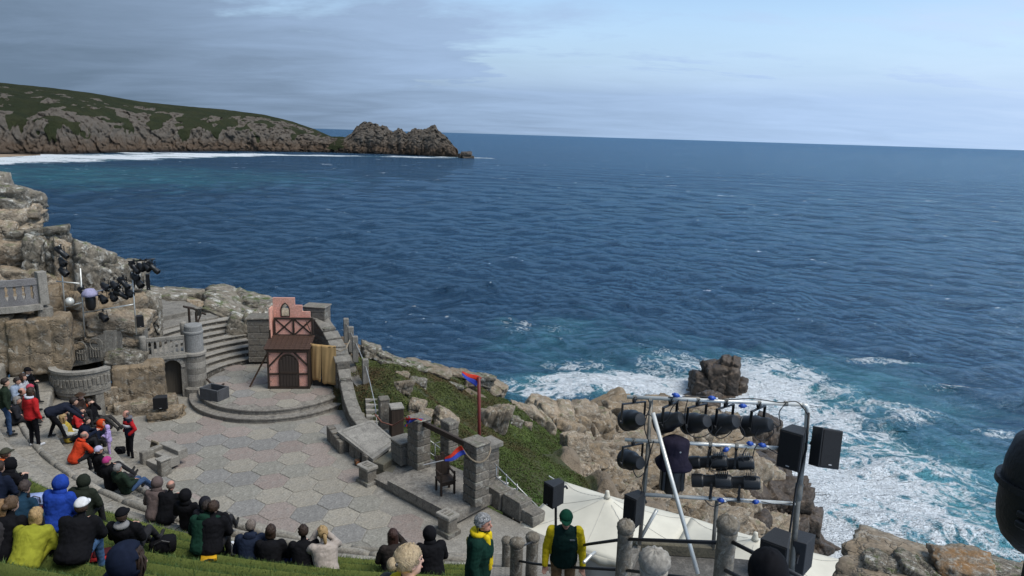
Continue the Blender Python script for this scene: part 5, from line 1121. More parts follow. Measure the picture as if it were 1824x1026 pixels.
# throne
th = thing('carved_chair', 'dark carved wooden chair facing right under the gate', 'chair', at(793, 876, .4), RAD(28))
def tb_(n, c, s, rot=(0, 0, 0)): mb = MB(); mb.box((0, 0, 0), s, ch=.008); o = mb.build(n, DARKW, th, loc=c); o.rotation_euler = rot
for x in (-.21, .21):
    tb_('leg', (x, -.2, .29), (.06, .06, .58)); tb_('leg', (x, .2, .21), (.06, .06, .42)); tb_('arm_post', (x, -.2, .62), (.05, .05, .22)); tb_('armrest', (x, .0, .66), (.06, .46, .045))
tb_('seat', (0, 0, .43), (.5, .48, .05)); tb_('apron', (0, -.21, .36), (.36, .03, .1)); tb_('apron', (0, .21, .36), (.36, .03, .1))
tb_('back_panel', (0, .22, .72), (.44, .04, .5), (RAD(-4), 0, 0)); tb_('crest', (0, .24, 1.03), (.30, .04, .14)); tb_('finial', (-.2, .23, 1.02), (.06, .06, .18)); tb_('finial', (.2, .23, 1.02), (.06, .06, .18)); tb_('finial', (0, .24, 1.14), (.12, .04, .1))
# flags and flagpole
RED, BLU, WHT = cloth((.42, .035, .02)), cloth((.03, .05, .28)), cloth((.62, .60, .60))
def flag(par, a, dirv, L, h, seed, bands=(0, 1), name='flag'):
    n, m_ = 18, 4; vs = []; d = Vector(dirv).normalized(); sd = d.cross(Vector((0, 0, 1))).normalized(); upv = sd.cross(d)
    for k, mt in enumerate((RED, BLU)):
        mb = MB(); vs = []
        for j in range(m_+1):
            for i in range(n+1):
                u = i/n; w = (k*.5+.5*j/m_); taper = (1-.35*u); tw = 2.2*u+seed
                off = upv*(math.cos(tw*.6)*(.5-w)*h*taper)+sd*(math.sin(tw*.6)*(.5-w)*h*taper+.06*math.sin(u*7+seed))
                vs.append(Vector(a)+d*(u*L)+off)
        mb.add(vs, [(j*(n+1)+i, j*(n+1)+i+1, (j+1)*(n+1)+i+1, (j+1)*(n+1)+i) for j in range(m_) for i in range(n)]); ob = mb.build('red_band' if k == 0 else 'blue_band', mt, par, True); s = ob.modifiers.new('t', 'SOLIDIFY'); s.thickness = .006
f1 = thing('flag', 'red and blue flag bunched on the left gate pillar', 'flag'); c0_ = aty(724, 748, 20.9); flag(f1, c0_, (1, -.2, .18), .55, .26, .5); flag(f1, c0_+Vector((.12, -.05, .1)), (-.3, -.1, -.7), .32, .2, 2)
f2 = thing('flag', 'red and blue flag drooping from the right gate pillar toward the chair', 'flag'); c1_ = aty(826, 802, 18.75); flag(f2, c1_, (-1, -.1, -.55), .62, .28, .2); mb = MB(); mb.tube([aty(790, 820, 18.8), aty(755, 828, 19.2)], .014, 5); mb.build('stick', WHT, f2)
fp = thing('flagpole', 'dark red flagpole with a streaming flag behind the gate', 'flagpole', aty(855, 775, 21.5)); b_, t_ = aty(855, 790, 21.5), aty(853, 672, 21.5)
for nm, ob in (('pole', None),):
    mb = MB(); mb.tube([b_-Vector((0, 0, .8)), t_], .055, 8); o = mb.build('pole', plain('oxblood', (.13, .02, .016), .5), None, True); o.parent = fp; o.location = -fp.location
f3 = thing('flag', 'ragged red, blue and white flag streaming left from the flagpole top', 'flag'); flag(f3, t_+Vector((0, -.03, -.16)), (-.75, -.1, .45), .62, .34, .1)
# railings and steps going down behind the gate
sr = thing('steel_railing', 'galvanised railing beside the white-edged steps down the cliff', 'railing')
for a, b in [((880, 825), (960, 905)), ((882, 848), (958, 912)), ((884, 828), (884, 866)), ((921, 862), (921, 905)), ((902, 845), (902, 885)), ((940, 885), (940, 915))]:
    mb = MB(); mb.tube([aty(*a, 20.3-.012*(a[0]-880)), aty(*b, 20.3-.012*(b[0]-880))], .02, 6); mb.build('tube', STEEL, sr, True)
sr2 = thing('wire_railing', 'grey mesh railing seen through the stone gate', 'railing')
for a, b in [((757, 778), (790, 803)), ((757, 800), (788, 822)), ((757, 776), (757, 830)), ((775, 790), (775, 826)), ((790, 803), (790, 826)), ((790, 785), (792, 803)), ((770, 792), (790, 785))]:
    mb = MB(); mb.tube([aty(*a, 22.2), aty(*b, 22.2)], .018, 6); mb.build('tube', STEEL, sr2, True)
ws = thing('white_edged_steps', 'concrete steps with white nosings descending beyond the gate', 'steps')
for i in range(6):
    a = aty(868+i*13, 862+i*11, 20.4-.1*i); rz_ = grz; mb = MB(); mb.box((0, 0, 0), (.42, .85, .3), ch=.01); s_ = mb.build('step', CONC_LIGHT, ws, loc=a+Vector((0, .3, -.15)), rot=(0, 0, rz_+.15)); mb = MB(); mb.box((.19, 0, .153), (.05, .85, .01)); mb.build('nosing', plain('white_paint', (.62, .62, .60), .7), s_)
# parapet blocks
for i, (px, py, w, h, d_) in enumerate([(876, 905, .85, .55, .5), (913, 925, .8, .55, .5), (938, 938, .7, .36, .5), ]):
    p = at(px, py+6, .0); o = thing('parapet_block', ['largest parapet block, next to the right gate pillar', 'second parapet block from the right gate pillar', 'third parapet block, beside the tent corner'][i], 'stone block', p+Vector((.12, .5, 0)), grz); mb = MB(); mb.box((0, 0, h/2), (w, d_, h), ch=.03, jit=.012, seed=i); mb.build('block', CONCRETE, o); mb = MB(); mb.box((0, 0, h+.015), (w*.96, d_*.96, .04), ch=.015); mb.build('weathered_top', WALLSTONE, o)
# ================================================================== TENT
tn = thing('marquee', 'off-white two-peaked marquee tent below the seating at lower right', 'tent', (.34, 18.45, 0))
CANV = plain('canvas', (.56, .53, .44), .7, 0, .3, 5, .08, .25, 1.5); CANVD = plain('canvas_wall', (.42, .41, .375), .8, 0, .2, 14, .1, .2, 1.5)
tu_ = Vector((.876, -.48, 0)).normalized(); tv_ = Vector((.48, .876, 0)).normalized(); BL_, BW_ = 4.15, 3.25
def tent_pt(a, b, z): return tu_*a+tv_*b+Vector((0, 0, z))
for bay in range(2):
    n = 24; vs = []
    for j in range(n+1):
        for i in range(n+1):
            x, y = i/n*2-1, j/n*2-1; r = max(abs(x), abs(y)); rr_ = math.hypot(x, y); d = .55*r+.45*rr_/1.0
            z = .82*max(0, 1-d/1.0)**1.35 if d < 1 else 0; sag = -.05*math.sin(PI*i/n)*(abs(y) > .99)-.05*math.sin(PI*j/n)*(abs(x) > .99)
            if d < .08: z = .86
            vs.append(tent_pt(bay*BL_+(x+1)/2*BL_, (y+1)/2*BW_, z+sag+(.05*math.sin(x*40)*.02)))
    mb = MB(); mb.add(vs, [(j*(n+1)+i, j*(n+1)+i+1, (j+1)*(n+1)+i+1, (j+1)*(n+1)+i) for j in range(n) for i in range(n)]); o = mb.build('canopy', CANV, tn, True); s = o.modifiers.new('t', 'SOLIDIFY'); s.thickness = .01
    pk = tent_pt(bay*BL_+BL_/2, BW_/2, .80); mb = MB(); mb.lathe([(.10, 0), (.085, .05), (.06, .14), (.055, .2), (.0, .21)], pk, 12); mb.build('finial', CANV, tn, True)
    for k in range(8):
        a = k*PI/4; ex, ey = math.cos(a), math.sin(a); q = max(abs(ex), abs(ey)); ex, ey = ex/q, ey/q; line = []
        for t in np.linspace(.1, .98, 9):
            x, y = ex*t, ey*t; d = .55*max(abs(x), abs(y))+.45*math.hypot(x, y); line.append(tent_pt(bay*BL_+(x+1)/2*BL_, (y+1)/2*BW_, .82*max(0, 1-d)**1.35+.006))
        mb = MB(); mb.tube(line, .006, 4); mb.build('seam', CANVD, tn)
def valance(a0, b0, a1, b1):
    n = 48; vs = []
    for i in range(n+1):
        u = i/n; p = tent_pt(a0+(a1-a0)*u, b0+(b1-b0)*u, -.05*math.sin(PI*((u*2) % 1 if abs(a1-a0) > 5 else u))); drop = .17+.06*abs(math.sin(u*PI*(14 if abs(a1-a0) > 5 else 6))); w = .03*math.sin(u*55)
        vs += [p, p+Vector((w*.5, w*.5, -drop*.6)), p+Vector((w, w, -drop))]
    mb = MB(); mb.add(vs, [(i*3+j, (i+1)*3+j, (i+1)*3+j+1, i*3+j+1) for i in range(n) for j in range(2)]); o = mb.build('valance', CANV, tn, True); s = o.modifiers.new('t', 'SOLIDIFY'); s.thickness = .008
valance(0, 0, 2*BL_, 0); valance(0, BW_, 0, 0); valance(2*BL_, 0, 2*BL_, BW_); valance(2*BL_, BW_, 0, BW_)
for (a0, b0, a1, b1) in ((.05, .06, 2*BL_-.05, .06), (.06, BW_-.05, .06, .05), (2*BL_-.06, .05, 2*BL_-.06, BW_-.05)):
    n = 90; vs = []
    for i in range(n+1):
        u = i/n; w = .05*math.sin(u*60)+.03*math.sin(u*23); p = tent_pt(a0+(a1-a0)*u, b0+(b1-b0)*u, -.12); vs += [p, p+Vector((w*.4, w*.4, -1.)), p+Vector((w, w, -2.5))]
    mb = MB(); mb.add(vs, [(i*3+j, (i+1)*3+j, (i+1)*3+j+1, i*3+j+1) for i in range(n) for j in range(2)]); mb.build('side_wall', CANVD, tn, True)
for a in (0.04, BL_, 2*BL_-.04):
    for b in (0.04, BW_-.04): mb = MB(); q = tent_pt(a, b, 0); mb.tube([q+Vector((0, 0, -2.7)), q+Vector((0, 0, -.02))], .03, 8); mb.build('pole', ALU, tn, True)
mb = MB(); mb.tube([aty(978, 848, 20.5), aty(1010, 868, 19.9)], .018, 6); tag(mb.build('guy_pole', ALU), 'thin pale pole rising behind the left edge of the tent', 'pole')
# ================================================================== AISLE, CONCRETE POSTS, LAMP PLATFORM
def atd(px, py, d): return Vector((0, 0, CAM_Z))+ray(px, py)*d
ai = tag(bpy.data.objects.new('aisle_steps', None), kind='structure'); COL.objects.link(ai)
for i in range(30):
    y1 = 16.7-i*.44; z = .238*(i+1); x1 = .95 if y1 > 8.5 else .95+.05*(8.5-y1); mb = MB(); mb.box((0, 0, 0), (x1+.72, .56, 1.2), ch=.02, jit=.005, seed=i); mb.build('step', CONCRETE, ai, loc=((x1-.72)/2, y1-.22, z-.6))
mb = MB(); mb.prism([(1.0, 17.2), (1.0, 3.0), (1.25, 3.0), (1.25, 17.2)], -3, -.2); mb.build('retaining_wall', CONCRETE, ai)
POSTM = stone('post_concrete', (.235, .20, .15), (.17, .15, .12), (.27, .25, .215), 4, 28, .7, rnd=.15, lichen=.35, streak=.6)
POSTS = [(903, 962, 15.4, .10, 'rope-capped concrete post, leftmost and farthest down the aisle', 1.1), (921, 966, 11.6, .105, 'rope-capped concrete post right beside the man in the green jacket', 1.25), (949, 956, 13.4, .115, 'rope-capped concrete post between the aisle and the tent corner', 1.2), (1115, 937, 8.4, .09, 'tall rope-capped concrete post at the left of the lamp platform', 1.6), (1297, 933, 6.7, .09, 'tall rust-stained concrete post in front of the tent', 1.6), (1166, 996, 5.3, .10, 'pale spiral finial on a post at the bottom edge', 1.4)]
PT = {}
for i, (px, py, d_, r, lb, hh) in enumerate(POSTS):
    p = atd(px, py, d_); o = thing('concrete_post', lb, 'post', (p.x, p.y, p.z-hh)); mt = POSTM if i != 5 else CONC_LIGHT
    mb = MB(); mb.lathe([(r, 0), (r, hh*.4), (r*1.03, hh*.45), (r*.98, hh*.5), (r, hh-.12), (r*1.06, hh-.10), (r*1.06, hh-.075), (r*.96, hh-.07)], n=20); mb.build('shaft', mt, o, True)
    mb = MB(); n = 40; prof = [(r*1.0, hh-.07), (r*1.14, hh-.045), (r*1.2, hh-.01), (r*1.1, hh+.03), (r*.8, hh+.06), (r*.4, hh+.075), (r*.1, hh+.078)]; vs = []
    for (rr_, z) in prof:
        for j in range(n):
            a = 2*PI*j/n; q = rr_*(1+.055*math.cos(10*a+(z-hh)*70)); vs.append((q*math.cos(a), q*math.sin(a), z+.006*math.cos(10*a+(z-hh)*70)))
    K = len(prof); mb.add(vs, [(a*n+j, a*n+(j+1) % n, (a+1)*n+(j+1) % n, (a+1)*n+j) for a in range(K-1) for j in range(n)]+[tuple((K-1)*n+j for j in range(n))]); mb.build('rope_cap', mt, o, True); PT[i] = p
RAILM = plain('dark_rail', (.035, .036, .04), .5, .5, .15, 40)
def rail(lb, pts, r=.02):
    mb = MB(); mb.tube(pts, r, 8); tag(mb.build('hand_rail', RAILM, None, True), lb, 'rail')
rail('upper dark rail between the two tall concrete posts', [PT[3]+Vector((0, 0, -.17)), PT[4]+Vector((0, 0, -.20))]); rail('lower dark rail between the two tall concrete posts', [PT[3]+Vector((0, 0, -.58)), PT[4]+Vector((0, 0, -.62))])
rail('upper dark rail passing behind the man in the green cap', [PT[3]+Vector((0, 0, -.17)), atd(1050, 969, 9.8), atd(1025, 974, 10.9)]); rail('lower dark rail running down past the man in the green cap', [PT[3]+Vector((0, 0, -.58)), atd(1045, 1012, 9.6), atd(1005, 1010, 10.7), atd(950, 1004, 11.2), PT[1]+Vector((0, 0, -.33))])
rail('upper dark rail sloping from the rust-stained post to the right', [PT[4]+Vector((0, 0, -.16)), atd(1372, 1000, 6.2), atd(1450, 1040, 5.8)]); rail('lower dark rail below the rust-stained post', [PT[4]+Vector((0, 0, -.48)), atd(1320, 1030, 6.2)])
rail('thin rail between the two far concrete posts', [PT[1]+Vector((0, 0, -.12)), PT[2]+Vector((0, 0, -.1))], .016)
mb = MB(); mb.tube([atd(1040, 1002, 9.0), atd(1052, 990, 9.1), atd(1060, 984, 9.2)], .022, 8); tag(mb.build('alloy_tube', ALU), 'short pale metal tube propped by the tent skirt', 'tube')
PZ = 5.6
pf = tag(bpy.data.objects.new('lamp_platform', None), kind='structure'); COL.objects.link(pf)
pp_ = [at(1128, 984, PZ), at(1282, 992, PZ), at(1362, 1000, PZ), at(1372, 1075, PZ), at(1085, 1075, PZ)]
mb = MB(); mb.prism([(p.x, p.y) for p in pp_], 1.2, PZ); mb.build('slab', stone('platform_dark', (.13, .125, .115), (.095, .09, .085), (.18, .17, .155), 3, 30, .6), pf)
a, b = at(1126, 984, PZ), at(1284, 994, PZ); dv = b-a
mb = MB(); mb.box((0, 0, 0), (dv.length, .10, .16), ch=.012); mb.build('kerb', stone('kerb_olive', (.17, .15, .10), (.13, .115, .085), None, 3, 28, .5), pf, loc=(a+b)/2+Vector((0, .02, .08)), rot=(0, 0, math.atan2(dv.y, dv.x)))
a, b = at(1128, 984, PZ), at(1085, 1075, PZ); dv = b-a; mb = MB(); mb.box((0, 0, 0), (dv.length, .10, .12), ch=.012); mb.build('kerb', CONCRETE, pf, loc=(a+b)/2+Vector((.05, 0, .06)), rot=(0, 0, math.atan2(dv.y, dv.x)))
# ================================================================== LAMP RIG
RD = 9.3
rig = thing('lamp_rig', 'scaffold tube rig of three bars holding stage lamps above the tent', 'scaffold')
def rt(name, pts, r=.026, mat=None):
    mb = MB(); mb.tube([atd(x, y, RD+dz) for x, y, dz in pts], r, 10); return mb.build(name, mat or ALU, rig, True)
RUSTY = plain('weathered_tube', (.20, .19, .165), .55, .4, .3, 30, .35)
rt('top_bar', [(1117, 707, 0), (1432, 721, 0)]); rt('corner', [(1428, 721, 0), (1436, 723, 0), (1439, 730, 0), (1437, 760, 0), (1433, 790, 0)], .034)
rt('right_upright', [(1433, 788, 0), (1420, 900, 0), (1408, 1040, 0)], .038, RUSTY); rt('right_upright_sleeve', [(1424, 862, 0), (1421, 890, 0)], .05, RUSTY); rt('left_upright', [(1160, 712, .05), (1150, 850, .05), (1139, 970, .05)], .026, RUSTY)
rt('brace', [(1163, 735, -.12), (1243, 1022, -.6)], .028); rt('middle_bar', [(1113, 783, 0), (1400, 799, 0)]); rt('lower_bar', [(1148, 881, 0), (1416, 897, 0)]); rt('lower_post', [(1277, 890, .08), (1270, 978, .08)], .026, RUSTY)
rt('right_cable_run', [(1441, 735, -.05), (1436, 800, -.05), (1418, 870, -.06), (1405, 960, -.06), (1402, 1040, -.06)], .014, BLACK); rt('side_arm', [(1135, 970, .1), (1160, 925, .1), (1170, 908, .1)], .024)
for (x, y) in ((1130, 708), (1195, 711), (1243, 713), (1293, 715), (1352, 718), (1158, 712), (1400, 719), (1128, 784), (1265, 791), (1312, 794), (1157, 785), (1265, 888), (1315, 891), (1200, 884)):
    mb = MB(); p = atd(x, y, RD); mb.tube([p-Vector((.02, 0, 0)), p+Vector((.02, 0, 0))], .036, 8); mb.build('coupler', RUSTY, rig)
topn = ['leftmost', 'second', 'middle', 'fourth', 'rightmost']
for i, (hx, hy, kd, az, tl) in enumerate([(1130, 709, 'par', 200, 24), (1195, 712, 'par', 226, 30), (1243, 714, 'par', 212, 26), (1293, 716, 'par', 216, 28), (1352, 719, 'par', 222, 22)]):
    lamp(topn[i]+' of five lamps hanging from the top bar of the rig', atd(hx, hy, RD), RAD(az), RAD(tl), kd, 1.02, 'lamps on the near rig')
for i, (hx, hy, az, lb) in enumerate([(1128, 785, 206, 'lone lamp hanging at the left end of the middle bar'), (1265, 792, 248, 'left of two long lamps hanging from the middle bar'), (1312, 795, 252, 'right of two long lamps hanging from the middle bar')]):
    lamp(lb, atd(hx, hy, RD), RAD(az), RAD(14), 'profile' if i else 'par', .82 if i else .95, 'lamps on the near rig')
for i, hx in enumerate((1265, 1315)): lamp(('left' if i == 0 else 'right')+' of two long lamps standing up from the lower bar', atd(hx, 888+i*3, RD), RAD(250), RAD(10), 'profile', .84, 'lamps on the near rig', up=True)
mh = thing('covered_moving_lamp', 'large moving lamp under a black cloth cover in the middle of the rig', 'lamp', atd(1203, 784, RD-.05))
mb = MB(); mb.lathe([(.23, -.36), (.25, -.33), (.19, -.26), (.185, -.05), (.17, .0), (.12, .03), (0, .035)], n=24, flute=.07, fn=4); mb.build('cover', cloth((.016, .014, .026), 1.2), mh, True)
mb = MB(); mb.box((-.12, 0, -.5), (.07, .14, .40), ch=.02); mb.box((.12, 0, -.5), (.07, .14, .40), ch=.02); mb.build('yoke', LBLK, mh); mb = MB(); mb.lathe([(.09, -.74), (.12, -.70), (.13, -.48), (.11, -.34)], n=18); mb.build('head', LBLK, mh, True)
mb = MB(); mb.lathe([(.0, -.006), (.012, -.006), (.012, .006), (0, .006)], (.03, -.19, -.08), 8, M=Matrix.Rotation(RAD(90), 3, 'X')); mb.build('eyelet', STEEL, mh)
# cables looping off the lamps, blue connectors on the bars
def loopc(name, lb, pts, r=.007):
    P = [atd(x, y, RD-.06) for x, y in pts]; Q = []
    for i in range(len(P)-1):
        a0, a1, a2, a3 = P[max(i-1, 0)], P[i], P[i+1], P[min(i+2, len(P)-1)]
        for t in np.linspace(0, 1, 7)[:-1]: Q.append(.5*((2*a1)+(a2-a0)*t+(2*a0-5*a1+4*a2-a3)*t*t+(3*a1-a0-3*a2+a3)*t**3))
    Q.append(P[-1]); mb = MB(); mb.tube(Q, r, 5); tag(mb.build(name, BLACK, None, True), lb, 'cable')
for lb, pts in [('black cable hanging in a loop below the middle top lamp', [(1225, 712), (1220, 740), (1226, 772), (1248, 779), (1268, 766), (1262, 740)]), ('black cable coiled below the fourth top lamp', [(1285, 760), (1274, 775), (1285, 781), (1302, 770), (1310, 752), (1326, 770), (1322, 782), (1308, 786)]), ('black cable dangling below the rightmost top lamp', [(1356, 758), (1345, 778), (1362, 784), (1378, 770), (1372, 752), (1385, 760)]), ('black cable curving from the top bar corner', [(1400, 718), (1388, 735), (1390, 757), (1376, 762)]), ('black cable draped between the left top lamps', [(1140, 752), (1155, 738), (1172, 752), (1188, 748), (1196, 728), (1210, 712)]),
                ('black cable hanging from the middle bar by the long lamps', [(1330, 797), (1322, 815), (1335, 836), (1343, 838), (1340, 820), (1350, 792), (1380, 805), (1397, 818)]), ('black cable running along the top bar', [(1190, 708), (1250, 706), (1290, 712), (1340, 710), (1390, 717), (1420, 716), (1440, 740)]), ('black cable down the left upright of the rig', [(1160, 720), (1148, 760), (1158, 800), (1146, 850), (1140, 900)]), ('black cable looped by the lone left lamp', [(1125, 830), (1135, 850), (1150, 838), (1160, 800), (1165, 785)]), ('black cable looped above the left long lamp', [(1262, 840), (1272, 818), (1285, 820), (1283, 838), (1268, 838)]), ('black cable along the lower bar of the rig', [(1255, 890), (1270, 902), (1300, 893), (1350, 893), (1380, 898), (1412, 897)])]: loopc('cable', lb, pts)
CB = plain('connector_blue', (.02, .075, .36), .4, spec=.5); CW = plain('connector_white', (.55, .57, .60), .45)
for i, (x, y, dx, dy, lb) in enumerate([(1204, 704, 14, 4, 'blue plug at the left of the top bar'), (1268, 709, 14, 2, 'blue plug in the middle of the top bar'), (1323, 723, 14, 0, 'blue plug hanging under the top bar on the right'), (1336, 790, 12, 3, 'left of two blue plugs at the right of the middle bar'), (1358, 793, 14, 4, 'right of two blue plugs at the right of the middle bar'), (1293, 801, 10, -6, 'blue plug hanging under the middle bar'), (1284, 891, 12, 3, 'blue plug at the middle of the lower bar'), (1346, 894, 12, -2, 'blue plug toward the right of the lower bar')]):
    p, q = atd(x-dx/2, y-dy/2, RD-.06), atd(x+dx/2, y+dy/2, RD-.06); o = thing('cable_plug', lb, 'plug', p, 0, 'blue cable plugs on the rig'); d = q-p; mb = MB(); mb.tube([(0, 0, 0), d*.2, d*.22, d*.75, d*.78, d], [.014, .018, .03, .03, .022, .014], 10); mb.build('shell', CB, o, True); mb = MB(); mb.tube([d*.98, d*1.25], .016, 8); mb.build('gland', CW, o)
speaker('black loudspeaker on the left of the rig right upright, facing left', atd(1413, 797, RD-.05), (.30, .28, .52), RAD(-40), 0, trap=.6)
speaker('flat black loudspeaker tilted beside the rig right upright, over the surf', atd(1468, 797, RD-.1), (.36, .22, .50), RAD(20), RAD(-14), trap=.7).rotation_euler = (0, RAD(14), RAD(20))
speaker('black loudspeaker on a pole in front of the tent left of the green cap', atd(988, 878, 10.6), (.22, .26, .36), RAD(-52), 0, trap=.6)
sp2 = thing('speaker_pole', 'thin dark pole carrying the loudspeaker by the tent', 'pole'); mb = MB(); mb.tube([atd(990, 890, 10.75), atd(990, 1000, 10.75)], .02, 8); mb.build('tube', RAILM, sp2)
speaker('narrow black loudspeaker on the rig left upright in front of the tent', atd(1131, 906, RD-.02), (.20, .24, .42), RAD(-46), 0, trap=.6)
speaker('large black loudspeaker low on the rig at the bottom right', atd(1384, 985, RD-.3), (.34, .34, .50), RAD(-38), RAD(6), trap=.6)
speaker('black loudspeaker turned away behind the rig right upright at the bottom', atd(1425, 985, RD+.1), (.30, .32, .48), RAD(150), 0, trap=.55)
# a lamp head right beside the viewer, at the right edge
nl = thing('near_lamp', 'large dark lamp housing cut off by the right edge of the picture', 'lamp', atd(1866, 880, 1.75), RAD(20))
NB = plain('near_black', (.012, .012, .013), .5, 0, .3, 60, spec=.35); mb = MB(); mb.lathe([(.02, .165), (.06, .158), (.085, .13), (.098, .07), (.10, .03), (.10, -.05), (.094, -.09), (.08, -.125), (.055, -.15), (.02, -.16)], n=40); mb.build('shell', NB, nl, True)
mb = MB(); mb.lathe([(.1, .028), (.112, .03), (.113, .014), (.1, .012)], n=40); mb.build('rim', NB, nl); 
for z in (-.03, -.055): mb = MB(); mb.box((-.103, -.02, z), (.018, .03, .018), ch=.004); mb.build('latch', NB, nl)
mb = MB(); mb.tube([(0, 0, -.15), (0, 0, -.8)], .02, 8); mb.build('stem', NB, nl)
# small things on the stage edge
fr_ = thing('framed_picture', 'small framed dark picture leaning on the stage steps at the left', 'picture', at(272, 808, .25)+Vector((0, .1, 0)), RAD(-30))
mb = MB(); mb.box((0, 0, .16), (.40, .03, .46), ch=.005, M=Matrix.Rotation(RAD(-18), 3, 'X')); mb.build('frame', plain('gilt_frame', (.30, .25, .17), .6), fr_)
mb = MB(); mb.box((0, -.02, .17), (.30, .012, .35), M=Matrix.Rotation(RAD(-18), 3, 'X')); mb.build('panel', plain('dark_panel', (.03, .027, .022), .4), fr_); mb = MB(); mb.lathe([(.0, -.004), (.07, -.004), (.08, .0)], (0, -.035, .20), 14, M=Matrix.Rotation(RAD(90), 3, 'X')); mb.build('emblem', plain('gilt', (.26, .2, .1), .5), fr_)
ns = thing('stage_side_steps', 'short carved stone steps with a newel block at the stage left edge', 'steps', at(272, 838, 0), RAD(-32))
for i in range(3): mb = MB(); mb.box((0, .18+.3*i, .10+.16*i), (1.0, .34, .2+.32*i*.0+.0+.12), ch=.015); mb.build('step', CONC_LIGHT, ns)
for x in (.58,): mb = MB(); mb.box((x, .05, .26), (.26, .34, .56), ch=.02); mb.build('newel', CARVED, ns); mb = MB(); mb.box((x, .05, .56), (.32, .4, .06), ch=.015); mb.build('newel_cap', CONC_LIGHT, ns)
mb = MB(); mb.box((-.45, .5, .3), (.2, 1.2, .5), ch=.02); mb.build('side_block', CARVED, ns)
# ================================================================== PEOPLE
SKIN = []
def skin_mat(i):
    tones = [(.46, .27, .19), (.40, .22, .155), (.52, .32, .24), (.44, .22, .16)]
    return plain('skin_%d' % i, tones[i], .55, 0, .12, 60, .08, .35, 14)
def ell_loft(mb, rings, n=14):
    """rings: (centre, lateral axis*rx, depth axis*ry)"""
    vs = []
    for c, ax, ay in rings:
        for j in range(n): a = 2*PI*j/n; vs.append(c+ax*math.cos(a)+ay*math.sin(a))
    k = len(rings); fs = [tuple(reversed(range(n))), tuple((k-1)*n+j for j in range(n))]
    for i in range(k-1):
        for j in range(n): fs.append((i*n+j, i*n+(j+1) % n, (i+1)*n+(j+1) % n, (i+1)*n+j))
    mb.add(vs, fs)
def capsule(mb, a, b, ra, rb, n=10):
    a, b = Vector(a), Vector(b); d = b-a; L = d.length or 1e-4; d = d/L; pts = []; rs = []
    for t in (80, 50, 22): pts.append(a-d*ra*math.sin(RAD(t))); rs.append(ra*math.cos(RAD(t)))
    pts.append(a); rs.append(ra); pts.append(b); rs.append(rb)
    for t in (22, 50, 80): pts.append(b+d*rb*math.sin(RAD(t))); rs.append(rb*math.cos(RAD(t)))
    mb.tube(pts, rs, n)
def ellipsoid(mb, c, r, n=14, m=9, M=None):
    c = Vector(c); rings = []
    for i in range(m+1):
        a = -PI/2+PI*(i+.02)/(m+.04); z = math.sin(a); q = max(.03, math.cos(a)); rings.append((r[0]*q, r[1]*q, r[2]*z))
    vs = []
    for rx, ry, z in rings:
        for j in range(n): t = 2*PI*j/n; p = Vector((rx*math.cos(t), ry*math.sin(t), z)); vs.append(c+(M @ p if M is not None else p))
    fs = [tuple(reversed(range(n))), tuple(m*n+j for j in range(n))]+[(i*n+j, i*n+(j+1) % n, (i+1)*n+(j+1) % n, (i+1)*n+j) for i in range(m) for j in range(n)]
    mb.add(vs, fs)
